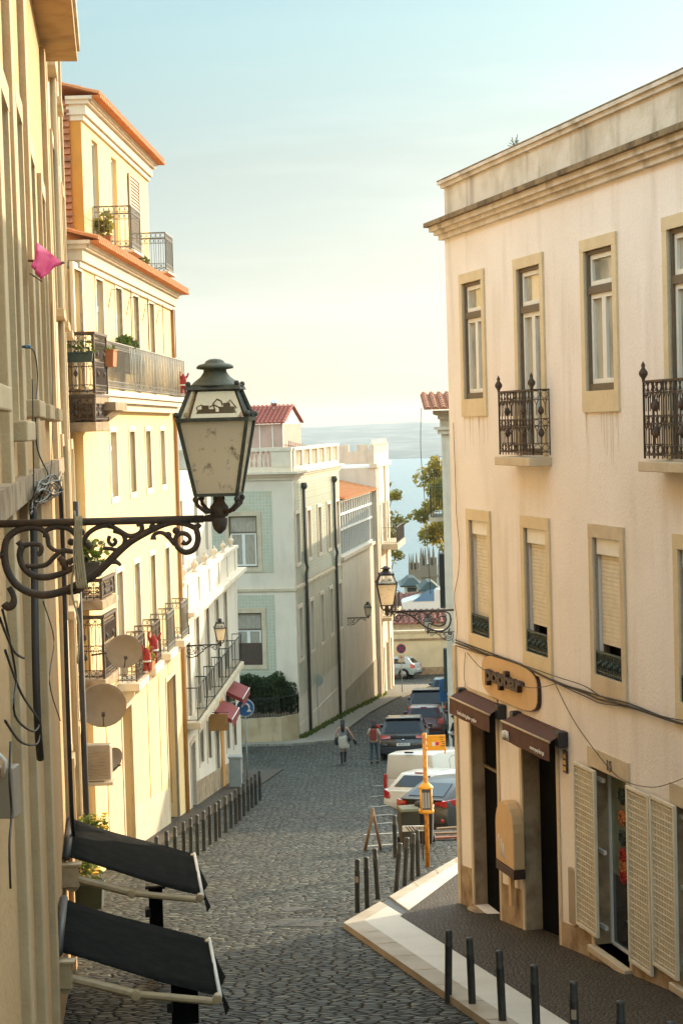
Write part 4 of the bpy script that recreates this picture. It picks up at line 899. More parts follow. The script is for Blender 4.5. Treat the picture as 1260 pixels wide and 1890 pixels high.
# ================================================================ WHITE HOUSE (behind the yellow one)
WB = Fac('white_house', 'white two storey house with a balustrade, long dark balcony and red awnings', 'building', lx(49.62), 49.62, *YD, zb=G(49.62))
WL = 15.5; wz1 = WB.sz(380, 1124)[1]
sw = [WB.sz(x, y)[0] for x, y in ((363, 1140), (381.5, 1123), (399.5, 1110), (415, 1100))]
sw = [1.0]+sw
holes = [(s-.42, s+.42, -7.98, wz1, .16) for s in sw]
gs = [(.9, 1.9), (3.0, 3.9), (5.0, 5.9), (7.2, 8.1), (10.4, 11.3), (12.7, 13.6)]
gh = [(a, b, -13.6 if i in (0, 3) else G(WB.w(a,0,0).y)+1.05, -8.75, .25) for i, (a, b) in enumerate(gs)]
WB.part(wall_mesh(0, WL, -14, -5.2, holes+gh, depth=9), 'wall', m_whitewall)
for s in sw: 
    w = window(WB, s-.42, s+.42, -7.98, wz1, rev=.14, fm=m_white, gm=m_glass, transom=.25, bars=1); surround(WB, s-.42, s+.42, -7.98, wz1, .14, m_lime, w, proud=.02)
for i, (a, b, c, d, r) in enumerate(gh):
    w = window(WB, a, b, c, d, rev=.2, fm=m_wood if i in (1, 2) else m_brown, gm=m_glass, transom=.22); surround(WB, a, b, c, d, .13, m_lime, w, proud=.02)
WB.part(MB().box(8.7, 9.5, -.03, .02, -13, -8.5), 'orange_pilaster', m_orange)
plinth(WB, 1.95, WL, .7, m_stonew, name='plinth')
mb = MB()
for (p, za, zb_) in ((.08, -5.35, -5.2), (.18, -5.2, -5.08), (.34, -5.08, -4.96)): mb.box(0, WL+p, -p, .3, za, zb_)
WB.part(mb, 'cornice', m_stucco)
mb = MB().box(0, WL, -.05, .2, -4.96, -4.25); mb.box(0, WL+.05, -.10, .25, -4.25, -4.15)
for k in range(6): mb.box(.9+k*2.7, 1.25+k*2.7, -.09, .24, -4.96, -4.26)
par = WB.part(mb, 'parapet', m_whitewall)
for k in range(6):
    WB.part(MB().lathe([(.09,0),(.09,.04),(.035,.07),(.08,.16),(.11,.23),(.065,.30),(.02,.33),(.035,.37),(.001,.41)], (1.07+k*2.7, .07, -4.15), 10), 'urn', m_stucco, par)
bb = balcony(WB, .3, 13.2, -8.0, .33, h=.95, style='plain', m=m_irond, sm=m_lime, slab=.18, sp=.26)
for k in range(1, 6):
    mb = MB(); rail_panel(mb, (.3+12.9*k/6, 0), (.3+12.9*k/6, -.31), -7.97, -7.03, .1, 'plain', .010); WB.part(mb, 'divider_rail', m_irong, bb)
# set-back upper floors with glazed veranda
mbw = wall_mesh(0, 15.2, -4.9, -1.45, [(3, 3.9, -4.2, -2.2, .15), (6.3, 7.2, -4.2, -2.2, .15), (10.2, 11.1, -4.2, -2.2, .15), (13.2, 14.1, -4.2, -2.2, .15)], depth=7); mbw.v = [(x, y+.8, z) for x, y, z in mbw.v]
WB.part(mbw, 'upper_wall', m_whitewall)
for s in (3, 6.3, 10.2, 13.2):
    mb = MB(); ring(mb, s, s+.9, -4.2, -2.2, .05, .88, .93); mb.box(s+.42, s+.48, .88, .93, -4.15, -2.25); w = WB.part(mb, 'window', m_white); WB.part(MB().box(s, s+.9, .92, .925, -4.2, -2.2), 'pane', m_glass, w)
mb = MB().box(0, 4.5, .95, .97, -1.45, .15); v = WB.part(mb, 'veranda', m_glassc)
mb = MB()
for k in range(16): mb.box(k*.3, k*.3+.06, .90, .949, -1.45, .15)
mb.box(0, 4.6, .88, .949, .15, .27); WB.part(mb, 'veranda_frame', m_white, v)
mb = MB(); tiles(mb, -.05, 4.8, .75, .29, 4.5, 1.3, .22); WB.part(mb, 'roof', m_tile); WB.part(MB().box(0, 4.5, .98, 7, -1.45, .29), 'upper_block', m_pink)
# red shop awnings
def red_awning(s0, s1, z, label):
    t = thing('red_awning', label, 'awning', WB.w(s0, 0, z), math.atan2(WB.d[1], WB.d[0]), 'red awnings on the white house'); L = s1-s0
    mb = MB(); n = 6
    for k in range(n):
        a, b = L*k/n, L*(k+1)/n; mb.quad((a,-.02,0),(b,-.02,0),(b,-.55,-.25),(a,-.55,-.25)); mb.quad((a,-.55,-.25),(b,-.55,-.25),(b,-.57,-.50-.04*math.sin(k)),(a,-.57,-.50-.04*math.sin(k)))
    mb.quad((0,-.02,0),(0,-.55,-.25),(0,-.55,-.38),(0,-.02,-.12)); mb.build('canopy', mat('awning_red', (.22,.022,.018), .8, var=.5, col2=(.13,.018,.015), vs_=4), t)
    MB().bar((0,-.55,-.26), (L,-.55,-.26), .02, 5).bar((.02,-.02,-.40), (.02,-.53,-.29), .018, 5).bar((L-.02,-.02,-.40), (L-.02,-.53,-.29), .018, 5).build('frame', m_white, t)
red_awning(7.0, 9.4, -8.75, 'nearer of the two faded red awnings below the dark balcony'); red_awning(10.6, 13.2, -8.65, 'farther red awning, next to the blue round road sign')
hs = fix(WB, 'hanging_sign', 'small faded ochre sign hanging under the near end of the dark balcony', 'sign', 4.6, -.05, -8.95)
MB().prism([(-.02,0),(.02,0),(.02,.5),(-.02,.5)], -.62, -.06, 'y').build('board', mat('sign_ochre', (.34,.17,.05), .8, var=.5), hs); MB().bar((0,-.65,.55),(0,0,.55),.012).build('bracket', m_irond, hs)

# ================================================================ TILED HOUSE
perp = (.9894, -.1455)
LL = 9.5
TF = Fac('tiled_house', 'pale house with green tiled panels, balustraded roof and a red roofed rooftop hut', 'building', TC[0]-perp[0]*LL, TC[1]-perp[1]*LL, *perp, zb=G(82))
TR = Fac('tmp', 'x', 'x', TC[0], TC[1], *TD, zb=G(82)); bpy.data.objects.remove(TR.root); 
# its flank hangs on the same root: a helper empty is avoided by transforming coordinates into the front's frame
class Flank:
    def __init__(s, base, fr): s.b, s.f, s.zb, s.root = base, fr, base.zb, base.root; s.d = fr.d; s.o = fr.o
    def sz(s, *a): return s.f.sz(*a)
    def w(s, *a): return s.f.w(*a)
    def part(s, mb, name, m, parent=None, bevel=0, label=None):
        out = []
        for x, y, z in mb.v:
            p = s.f.w(x, y, z); dx, dy = p.x-s.b.o[0], p.y-s.b.o[1]
            out.append((dx*s.b.d[0]+dy*s.b.d[1], -dx*s.b.d[1]+dy*s.b.d[0], z))
        mb.v = out; return s.b.part(mb, name, m, parent, bevel, label)
TL = Flank(TF, TR)
t_eave = -2.15; tw = 2*0
f1 = (TF.sz(423, 1000)[0], TF.sz(475, 1000)[0], TF.sz(475, 1047)[1], TF.sz(475, 952)[1], .15); f2 = (TF.sz(433, 1180)[0], TF.sz(484, 1180)[0], TF.sz(484, 1227)[1], TF.sz(484, 1131)[1], .15)
wm = wall_mesh(0, LL, -15.5, t_eave, [f1, f2], depth=14, back=False); TF.part(wm, 'front_wall', m_whitewall)
up = [(544, 554, 947, 1037), (566, 573.5, 941, 1029), (585.5, 593, 936, 1021), (602.6, 610, 930, 1013), (619, 626, 925, 1005)]
lw = [(550, 559.5, 1121, 1214), (571.6, 579, 1108, 1198), (590, 598, 1097, 1187), (607, 615, 1086, 1170), (623, 632, 1077, 1160)]
hz = []
for row in (up, lw):
    zt = sum(TL.sz((a+b)/2, t)[1] for a, b, t, c in row)/5; zb_ = sum(TL.sz((a+b)/2, c)[1] for a, b, t, c in row)/5
    for a, b, t, c in row: s = TL.sz((a+b)/2, (t+c)/2)[0]; hz.append((s-.48, s+.48, zb_, zt, .26))
SL = 14.2
wm = wall_mesh(0, SL, -17, t_eave, hz, depth=10, back=False); wm.quad((0,10,t_eave),(SL,10,t_eave),(SL,0,t_eave),(0,0,t_eave)); wm.quad((SL,0,-17),(SL,9.3,-17),(SL,9.3,t_eave),(SL,0,t_eave)); TL.part(wm, 'flank_wall', m_whitewall)
for a, b, c, d, r in hz:
    w = window(TL, a, b, c, d, rev=.20, fm=m_white, gm=m_glassd, transom=.3, bars=1, fw=.06); surround(TL, a, b, c, d, .16, m_stucco, w, proud=.05, wb=.16)
for i, (a, b, c, d, r) in enumerate((f1, f2)):
    mb = MB(); ring(mb, a, b, c, d, .06, .07, .13); mb.box(a+.06, b-.06, .07, .13, d-(d-c)*.32-.03, d-(d-c)*.32+.03)
    w = TF.part(mb, 'window', m_brown); mb = MB(); ring(mb, a+.06, (a+b)/2, c+.06, d-(d-c)*.32-.03, .07, .09, .12); ring(mb, (a+b)/2, b-.06, c+.06, d-(d-c)*.32-.03, .07, .09, .12); TF.part(mb, 'casement', m_white, w)
    TF.part(MB().box(a, b, .115, .125, c, d), 'blind', m_glassc, w); surround(TF, a, b, c, d, .2, m_lime, w, proud=.04, wb=.2)
    if i: TF.part(MB().box(a+.05, b-.05, .03, .06, c+.02, c+(d-c)*.42), 'dark_shutter', m_iron, w)
# green azulejo panels
def panel(F, a, b, c, d, ho, m=None):
    mb = wall_mesh(a, b, c, d, ho, rev=.002, back=False); mb.v = [(x, y-.012, z) for x, y, z in mb.v]; return F.part(mb, 'tile_panel', m or m_azul)
q = TF.sz(503, 980)[0]; ex = lambda h, e=.21: (h[0]-e, h[1]+e, h[2]-e, h[3]+e)
panel(TF, 1.0, q, TF.sz(503, 1057)[1], TF.sz(503, 906)[1], [ex(f1)]); panel(TF, 1.0, TF.sz(509, 1200)[0], TF.sz(508, 1266)[1], TF.sz(508, 1098)[1], [ex(f2)])
zsc = TF.sz(540, 1088)[1]
panel(TL, .55, SL-.4, zsc+.15, t_eave-.35, [ex(h, .17) for h in hz[:5]]); panel(TL, .55, SL-.4, -12.2, zsc-.15, [ex(h, .17) for h in hz[5:]], mat('azulejo_worn', (.52,.48,.36), .4, var=.7, col2=(.40,.40,.28), vs_=1.2, streak=.4))
TF.part(MB().box(0, LL+.05, -.06, .02, zsc-.07, zsc+.05), 'string_course', m_lime); TL.part(MB().box(-.05, SL, -.06, .02, zsc-.07, zsc+.05), 'string_course', m_lime)
TL.part(MB().box(0, SL, -.03, .02, -17, -13.4), 'base_band', m_whitewall)
mf, ml = MB(), MB()
for p, za, zb_ in ((.07, -.22, -.08), (.18, -.08, .04), (.32, .04, .14)): mf.box(0, LL+p, -p, .3, t_eave+za, t_eave+zb_); ml.box(.3, SL, -p+.001, .3, t_eave+za, t_eave+zb_)
TF.part(mf, 'cornice', m_stucco); TL.part(ml, 'cornice', m_stucco)
# balustrade: piers, balusters on the front, fluted panels on the flank
z0 = t_eave+.14; mb = MB().box(0, LL, -.05, .25, z0, z0+.22); mb.box(0, LL+.03, -.10, .3, z0+.92, z0+1.08)
for s in (LL-.9, LL-3.1, LL-5.3, LL-7.5): mb.box(s, s+.9, -.07, .27, z0+.22, z0+.92)
bal = TF.part(mb, 'balustrade', m_stucco); mb = MB()
for k in range(40):
    s = LL-1.05-.22*k
    if any(abs(s-(t+.45)) < .55 for t in (LL-.9, LL-3.1, LL-5.3, LL-7.5)) or s < .1: continue
    TF.part(MB().lathe([(.05,0),(.05,.05),(.03,.1),(.075,.28),(.035,.5),(.05,.62),(.05,.7)], (s, .1, z0+.22), 8), 'baluster', m_stucco, bal)
mb = MB().box(.3, SL-.2, -.05, .25, z0, z0+.2); mb.box(.3, SL-.1, -.10, .3, z0+.92, z0+1.06); mb.box(.3, SL-.2, .05, .15, z0+.2, z0+.92)
for k in range(7): mb.box(.3+k*2.2, .75+k*2.2, -.07, .049, z0+.2, z0+.92)
for k in range(6):
    for j in range(5): mb.box(.95+k*2.2+j*.32, 1.05+k*2.2+j*.32, .0, .049, z0+.25, z0+.85)
TL.part(mb, 'balustrade', m_stucco)
# rooftop hut
hx0, hx1 = TF.sz(440, 800, 2.5)[0], TF.sz(522, 800, 2.5)[0]
hut = TF.part(MB().box(hx0, hx1, 2.5, 7.5, z0, .12), 'rooftop_hut', m_pink)
mb = MB().box(hx1-.02, hx1+.02, 2.45, 2.55, z0, .1); 
for s in (hx1-.5, hx1-1.1): mb.box(s, s+.04, 2.47, 2.499, z0, .1)
TF.part(mb, 'corner_post', m_white, hut)
mb = MB(); tiles(mb, hx0-.2, hx1+.15, 2.3, .14, 4.9, .98, .2); tiles(mb, hx0-.2, hx1+.15, 7.7, .14, 4.9, .98, .2)
TF.part(mb, 'hut_roof', mat('roof_tile_red', (.36,.085,.05), .85, var=.5, vs_=6), hut); TF.part(MB().prism([(2.5,.12),(7.5,.12),(4.9,.93)], hx1-.1, hx1, 'x'), 'gable', m_white, hut)
mb = MB()
for k in range(14): mb.bar((hx1+.25+.0*k, 2.6+k*.5, z0), (hx1+.25, 2.6+k*.5, z0+1.35-.03*k), .02)
mb.bar((hx1+.25, 2.6, z0+1.3), (hx1+.25, 9.1, z0+1.0), .02); TF.part(mb, 'roof_rail', m_irond)
TF.part(MB().ball((hx0+1.4, 4.2, 1.1), .16, 8).bar((hx0+1.4, 4.2, .8), (hx0+1.4, 4.2, 1.05), .03), 'roof_vent', m_chrome, hut)
# drainpipes on the flank
for s in (TL.sz(557, 920)[0], TL.sz(613, 900)[0]):
    TL.part(MB().tube([(s, -.10, t_eave-.55), (s, -.10, -6.2), (s+.05, -.16, -6.5), (s+.05, -.10, -6.8), (s+.05, -.10, G(82+s))], .075, 8).lathe([(.08,0),(.16,.1),(.16,.28),(.1,.3)], (s, -.12, t_eave-.75), 8), 'drainpipe', m_pipe)
# ================================================================ ANNEX with glazed gallery, CRENELLATED HOUSE
p0 = TR.w(SL+.02, -.04, 0)
AN = Fac('gallery_house', 'white house with a red roofed glazed gallery between the tiled house and the crenellated house', 'building', p0.x, p0.y, *TD, zb=G(96))
AL = 13.2; gz0, gz1 = -7.1, -3.95
lw2 = [(.9, 1.5, -11.2, -8.8, .12), (9.0, 9.8, -11.3, -9.0, .12)]
AN.part(wall_mesh(0, AL, -18, gz0, [], depth=8), 'wall', m_whitewall)
AN.part(MB().box(0, AL, -.12, .2, gz0, gz0+.18), 'string_course', m_stucco)
mb = MB()
for k in range(15): mb.box(k*AL/14.5, k*AL/14.5+.14, .04, .2, gz0+.18, gz1)
for z in (gz0+.18, -5.55, -4.75, gz1-.1): mb.box(0, AL, .03, .19, z, z+.12)
g = AN.part(mb, 'gallery', m_white); AN.part(MB().box(0, AL, .14, .16, gz0+.2, gz1), 'pane', m_glassd, g)
AN.part(MB().box(0, AL, .25, 7, gz0+.1, gz1), 'gallery_block', m_pink)
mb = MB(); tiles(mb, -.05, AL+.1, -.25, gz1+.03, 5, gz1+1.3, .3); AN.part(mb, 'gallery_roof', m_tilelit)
# low crenellated parapet wall behind the gallery roof
mb = MB().box(3, AL-.5, 4.2, 4.6, gz1+.2, -2.55)
for k in range(7): mb.box(3+k*1.4, 3.7+k*1.4, 4.2, 4.6, -2.55, -2.15)
AN.part(mb, 'roof_wall', m_stucco)
# stain band at the foot
AN.part(MB().box(0, AL+.02, -.03, .02, -18, -13.9), 'base_band', mat('plaster_damp', (.42,.36,.26), .9, var=.6, col2=(.28,.24,.16), vs_=1.5))
p1 = AN.w(AL, -.15, 0)
CH = Fac('crenellated_house', 'tall cream house with a crenellated parapet and dark balconies, sunlit at the street end', 'building', p1.x, p1.y, .115, 1, zb=G(p1.y))
hz2 = []
for s in (2.0, 4.6, 7.2): hz2 += [(s, s+.9, -11.6, -9.1, .15), (s, s+.9, -7.3, -4.9, .15), (s, s+.9, -17, -13.6, .15)]
CL = 9.5; CH.part(wall_mesh(0, CL, -19, -2.6, hz2, depth=7), 'wall', m_whitewall)
for h in hz2: 
    w = window(CH, *h[:4], rev=.12, fm=m_white if h[2] > -16 else m_wood, gm=m_glass, bars=1); surround(CH, *h[:4], .14, m_lime, w, proud=.03)
mb = MB().box(-.1, CL+.1, -.18, .3, -2.6, -2.35); mb.box(0, CL, 0, .3, -2.35, -1.75)
for k in range(8):
    s = .1+k*1.25; mb.hexa([(s,0,-1.75),(s+.7,0,-1.75),(s+.7,.3,-1.75),(s,.3,-1.75)], [(s,0,-1.3),(s+.7,0,-1.3),(s+.7,.3,-1.3),(s,.3,-1.3)]); mb.lathe([(.18,0),(.12,.12),(.001,.42)], (s+.35, .15, -1.3), 4)
mb.box(0, .3, .3, 3.5, -2.35, -1.6)
for k in range(3): mb.box(0, .3, .4+k*1.1, 1.0+k*1.1, -1.6, -1.2)
CH.part(mb, 'crenellated_parapet', m_stucco)
for s in (-.02, 1.1, 6.0): CH.part(MB().box(s, s+.5, -.10, .02, -19, -2.65), 'pilaster', m_stucco)
balcony(CH, 3.2, 9.0, -7.35, .95, h=1.0, style='plain', m=m_irond, sm=m_lime, slab=.35, sp=.12)
balcony(CH, 1.6, 3.3, -11.7, .6, h=1.0, style='plain', m=m_irond, sm=m_lime, slab=.2); balcony(CH, 4.2, 5.9, -11.7, .6, h=1.0, style='plain', m=m_irond, sm=m_lime, slab=.2); balcony(CH, 6.8, 8.5, -11.7, .6, h=1.0, style='plain', m=m_irond, sm=m_lime, slab=.2)

# ================================================================ RIGHT ROW beyond the square: front and street flank
RX, RY = 4.24, 75.5
RR = Fac('row_house', 'cream row house with an overhanging tiled eave and side balconies, seen past the corner house', 'building', RX, RY, 1, 0, zb=G(75))
RW = 26
fh = [(2.2+3*k, 3.2+3*k, z, z+2.2, .15) for k in range(6) for z in (-12.0, -8.5, -4.5)]
wm = wall_mesh(0, RW, -15, .2, fh, depth=30, back=False); wm.quad((0,0,.2),(RW,0,.2),(RW,16,.2),(.88,16,.2)); wm.quad((RW,0,-15),(RW,16,-15),(RW,16,.2),(RW,0,.2)); wm.quad((.92,16,-4),(RW,16,-4),(RW,16,.2),(.92,16,.2)); wm.quad((.93,16,-3.2),(RW,16,-3.2),(RW,37,-3.2),(2.1,37,-3.2)); wm.quad((2.1,37,-20),(RW,37,-20),(RW,37,-3.2),(2.1,37,-3.2))
RR.part(wm, 'front_wall', m_limen)
for h in fh: w = window(RR, *h[:4], rev=.12, fm=m_white, gm=m_glass)
RS = Fac('tmp', 'x', 'x', RX+.0562*37, RY+37, -.0562, -1, zb=G(75)); bpy.data.objects.remove(RS.root); RS = Flank(RR, RS)
SLn = 37.05
sh_ = [(SLn-2.2-3.4*k, SLn-1.3-3.4*k, z, z+2.3, .15) for k in range(9) for z in (-8.0, -4.3) if z < -5 or k < 4]
RS.part(wall_mesh(SLn-16, SLn, -20, .2, [h for h in sh_ if h[0] > SLn-16], depth=.3, back=False), 'flank_wall', m_right); RS.part(wall_mesh(0, SLn-16, -22, -3.2, [h for h in sh_ if h[1] < SLn-16], depth=.3, back=False), 'lower_flank_wall', m_whitewall)
for h in sh_: window(RS, *h[:4], rev=.12, fm=m_white, gm=m_glass)
RR.part(MB().box(-.06, .55, -.06, .3, -15, -.5), 'corner_pilaster', m_stucco); RR.part(MB().box(-.34, .7, -.30, .5, -.32, -.20).box(-.2, .6, -.2, .5, -.5, -.32), 'capital', m_stucco)
RR.part(MB().hexa([(-.22,-.22,.12),(.5,-.22,.12),(1.6,16,.12),(.74,16,.12)],[(-.22,-.22,.32),(.5,-.22,.32),(1.6,16,.32),(.74,16,.32)]).hexa([(-.42,-.4,.321),(RW,-.4,.321),(RW,16,.321),(.56,16,.321)],[(-.42,-.4,.47),(RW,-.4,.47),(RW,16,.47),(.56,16,.47)]).box(-.1, .5, -.08, .4, -.2, .12), 'cornice', m_lime)
mb = MB(); tiles(mb, -.80, 6, -.85, .50, 2.6, 1.2, .33); RR.part(mb, 'roof', m_tile)
mb = MB(); tiles(mb, 6.0, RW, -.85, .50, 3.4, 1.35, .33); RR.part(mb, 'roof', m_tile)
# balconies on the flank (dark green panels), iron guard, lower window grille
balcony(RS, SLn-4.2, SLn-.6, -3.95, .62, h=1.25, style='plain', m=m_irong, sm=m_lime, slab=.16)
RS.part(MB().box(SLn-4.2, SLn-.6, -.60, -.575, -3.9, -2.75), 'green_panel', m_irong)
RS.part(MB().box(SLn-3.4, SLn-2.5, -.30, -.02, -7.9, -5.6), 'box_shutter', m_irond); RS.part(MB().box(SLn-.9, SLn-.45, -.22, -.02, -11.2, -9.4), 'window_guard', m_irong)
RR.part(MB().tube([(.62, -.10, 0), (.62, -.10, -14.5)], .06, 8), 'downpipe', m_stonew)
c = cable([RR.w(-.9, -.6, .6), RR.w(-.95, -.5, -1.2), RR.w(-.85, -.5, -3), RR.w(-.8, -.9, -5), RR.w(-.7, -.5, -7)], .018); tag(c.build('loose_wire', m_cable), 'thin wire hanging from the tiled eave of the row house', 'cable')

# ================================================================ STREET END: wall, red roofed house, dormers, cathedral, trees
EW = Fac('end_wall', 'low cream boundary wall closing the far end of the street', 'wall', 1.6, 129, 1, .01, zb=G(129))
EW.part(wall_mesh(0, 16, -19, -14.75, [], depth=.5), 'wall', mat('wall_cream', (.66,.56,.36), .9, var=.3, vs_=1.2, streak=.3)); EW.part(MB().box(-.05, 16, -.06, .56, -14.75, -14.6), 'coping', m_lime)
EW.part(MB().box(1.0, 6.2, -.05, .02, -15.3, -15.15).box(0, 16, -.04, .02, -19, -17.2), 'render_bands', m_stonew)
RF = Fac('red_roof_house', 'long low house with a dark red tiled roof behind the cream end wall', 'building', 2.4, 131, 1, .01, zb=-18)
RF.part(MB().box(0, 16, .2, 8, -20, -14.3), 'wall', m_whitewall)
mb = MB(); tiles(mb, -.3, 16, -.2, -14.35, 8.5, -12.95, .42); RF.part(mb, 'roof', mat('roof_tile_dark', (.30,.11,.07), .85, var=.8, col2=(.14,.06,.045), vs_=4))
def dormer(px0, px1, pyt, pyb, Y, label, blue=False):
    a, b = P(px0, pyb, Y), P(px1, pyb, Y); t_ = P(px0, pyt, Y).z; w = b.x-a.x
    t = thing('white_attic', label, 'building', (a.x, Y, -22), 0, 'white attics with green caps')
    zb_ = a.z+22-3; zt = t_+22
    MB().box(0, w, 0, 4, 0, zt).build('wall', m_white, t)
    MB().hexa([(-.25,-.3,zt),(w+.25,-.3,zt),(w+.25,4.3,zt),(-.25,4.3,zt)], [(.3,.6,zt+.5),(w-.3,.6,zt+.5),(w-.3,3.5,zt+.5),(.3,3.5,zt+.5)]).box(-.4, w+.4, -.4, 4.4, zt-.12, zt-.002).build('green_cap', m_irong, t)
    MB().box(w*.18, w*.82, -.03, -.002, zt-1.9, zt-.35).build('window', m_glassc, t); MB().box(w*.15, w*.85, -.08, -.031, zt-.5, zt-.2).box(w*.15, w*.85, -.08, -.031, zt-2.15, zt-1.75).build('green_trim', m_irong, t)
dormer(782, 806, 1088, 1112, 136, 'white attic with green trim, standing nearer on the red roof'); dormer(748, 772, 1080, 1100, 141, 'smaller white attic with a green cap, left of the nearer one')
a, b = P(742, 1122, 134.5), P(838, 1122, 134.5); t = thing('white_terrace', 'white rooftop terrace with a slanted blue skylight beside the attics', 'building', (a.x, 134.5, -22))
MB().prism([(0,0),(b.x-a.x,0),(b.x-a.x,P(838,1096,134.5).z+22),(2.6,P(782,1088,134.5).z+22),(2.2,P(776,1096,134.5).z+22),(.1,P(746,1112,134.5).z+22),(0,P(746,1114,134.5).z+22)], 0, 3, 'y').build('wall', m_white, t)
MB().prism([(.75,a.z+22+.45),(2.35,a.z+22+.45),(2.35,a.z+22+1.35),(1.9,a.z+22+1.25)], -.03, -.002, 'y').build('skylight', mat('skylight_blue', (.10,.22,.36), .15), t)
mb = MB(); 
for k in range(9): mb.bar((2.7+k*.16,-.05,P(782,1100,134.5).z+22-.2), (2.7+k*.16,-.05,P(782,1100,134.5).z+22+.75), .03)
mb.build('terrace_rail', m_white, t)
# cathedral towers with pyramid-topped merlons
cst = mat('cathedral_stone', (.26,.19,.12), .95, var=.7, col2=(.22,.17,.11), vs_=.25, bump=.5, bs=2)
def tower(x0, x1, pyt, Y, label, nm):
    a = P(x0, pyt+12, Y); b = P(x1, pyt+12, Y); w = b.x-a.x; t = thing('cathedral_tower', label, 'tower', (a.x, Y, -45), 0, 'battlemented cathedral towers'); h = a.z+45
    mb = wall_mesh(0, w, 0, h, [(w*.38, w*.62, h-5.6, h-2.2, .5)], depth=w)
    mb.box(-.15, w+.15, -.15, -.002, h-1.6, h-1.3); mb.build('wall', cst, t); MB().box(w*.38, w*.62, .45, .49, h-5.6, h-2.2).build('belfry_opening', m_dark, t)
    mb = MB(); n = nm
    for k in range(n):
        for (yy) in (0, w-.9):
            s = w*k/n+.06; mb.box(s, s+w/n-.3, yy, yy+.9, h, h+1.0); mb.lathe([((w/n-.3)*.7, 0), (.001, 1.5)], (s+(w/n-.3)/2, yy+.45, h+1.0), 4, False, phase=math.pi/4)
    for k in range(1, n-1):
        for xx in (0, w-.9): s = w*k/n+.06; mb.box(xx, xx+.9, s, s+w/n-.3, h, h+1.0); mb.lathe([((w/n-.3)*.7, 0), (.001, 1.5)], (xx+.45, s+(w/n-.3)/2, h+1.0), 4, False, phase=math.pi/4)
    mb.build('merlons', cst, t)
tower(775, 806, 1032, 250, 'broader battlemented stone cathedral tower against the river', 4); tower(754, 774, 1040, 268, 'darker cathedral tower half behind, at the left of the broader one', 3); tower(808, 826, 1030, 240, 'cathedral tower partly hidden by the row house', 2)

def tree(name, label, X, Y, zb, zt, rx, lf, n, lean=0, size=.16, seed=1, group='trees against the river'):
    t = thing(name, label, 'tree', (X, Y, zb), 0, group); h = zt-zb; r = random.Random(seed)
    mb = MB().tube([(0,0,0), (.05*h*lean, .1, h*.3), (.1*h*lean, 0, h*.6), (.12*h*lean, 0, h*.85)], [.28,.2,.13,.04], 8)
    cl = []
    for k in range(11):
        an = k*2.4; z = h*(.58+.38*k/11); rr = rx*(.55+.4*r.random())*math.sin(math.pi*(.25+.65*(k/11))); e = (rr*math.cos(an)+.1*h*lean, rr*math.sin(an), z+.1*h)
        mb.tube([(.08*h*lean, 0, z-.12*h), ((.08*h*lean+e[0])/2, e[1]/2, z), e], [.09,.05,.02], 5); cl.append(e)
    mb.build('trunk', m_bark, t); mb = MB()
    for k, e in enumerate(cl):
        for j in range(3): leaves(mb, (e[0]+r.uniform(-.5,.5)*rx*.5, e[1]+r.uniform(-.5,.5)*rx*.5, e[2]+r.uniform(-.4,.5)*rx*.4), (rx*r.uniform(.2,.42), rx*r.uniform(.2,.42), rx*r.uniform(.15,.34)), n//33, size, seed=seed*100+k*3+j)
    mb.build('crown', lf, t); return t
tp_ = P(803, 870, 138); tree('golden_tree', 'leafy tree with golden autumn leaves rising behind the row house', tp_.x+1.0, 138, -20, tp_.z, 2.7, m_leafy, 9500, size=.15, seed=4)
tp_ = P(806, 895, 150); tree('golden_tree', 'second leafy tree with thinner yellowing crown behind the cathedral side of the row house', tp_.x+2.6, 150, -22, tp_.z, 3.0, m_leafy, 4500, size=.16, seed=9)
tp_ = P(712, 905, 136); tree('golden_tree', 'small tree crown showing past the edge of the crenellated house', tp_.x-.4, 136, -20, tp_.z, 1.6, m_leafy, 3000, size=.13, seed=6)
mb = MB(); A = P(795, 872, 120)
for k, (x, h) in enumerate(((793, 1), (801, .75), (811, 1.25))): 
    a = P(x, 905, 100); mb.bar(a, a+Vector((0,0,1.5*h)), .018); mb.bar(a+Vector((-.25,0,1.4*h)), a+Vector((.3,0,1.5*h)), .012); mb.bar(a+Vector((-.2,0,1.2*h)), a+Vector((.2,0,1.3*h)), .012)
an_ = mb.build('roof_aerial', m_irond); tag(an_, 'thin television aerials standing above the green side balcony of the row house', 'aerial')
for c in list(bpy.data.objects):
    pass
# hedge garden: curved retaining wall, fence, hedge
ctr = [(-8.2, 81.6), (-6.4, 80.5), (-4.4, 80.2), (-2.9, 80.55), (-2.2, 81.3), (-2.15, 82.0)]
def curvewall(name, pts, z0f, z1f, th, m):
    mb = MB(); n = len(pts)
    for k in range(n-1):
        (ax, ay), (bx, by) = pts[k], pts[k+1]; L = math.hypot(bx-ax, by-ay); nx_, ny_ = -(by-ay)/L*th, (bx-ax)/L*th
        mb.hexa([(ax,ay,z0f(ay)),(bx,by,z0f(by)),(bx+nx_,by+ny_,z0f(by)),(ax+nx_,ay+ny_,z0f(ay))], [(ax,ay,z1f(ay)),(bx,by,z1f(by)),(bx+nx_,by+ny_,z1f(by)),(ax+nx_,ay+ny_,z1f(ay))])
    return mb.build(name, m)
fine = []
for (a, b) in zip(ctr, ctr[1:]):
    for k in range(3): fine.append((a[0]+(b[0]-a[0])*k/3, a[1]+(b[1]-a[1])*k/3))
fine.append(ctr[-1])
zgw = P(500, 1326, 80.3).z
gw = curvewall('garden_wall', [(-11.5, 82.9)]+fine, lambda y: -15.5, lambda y: zgw, .3, mat('wall_stained', (.48,.37,.22), .9, var=.5, col2=(.3,.2,.1), vs_=1.5, streak=.8, scol=(.18,.08,.04))); tag(gw, 'curved stained garden wall below the hedge at the foot of the tiled house', 'wall')
mb = MB()
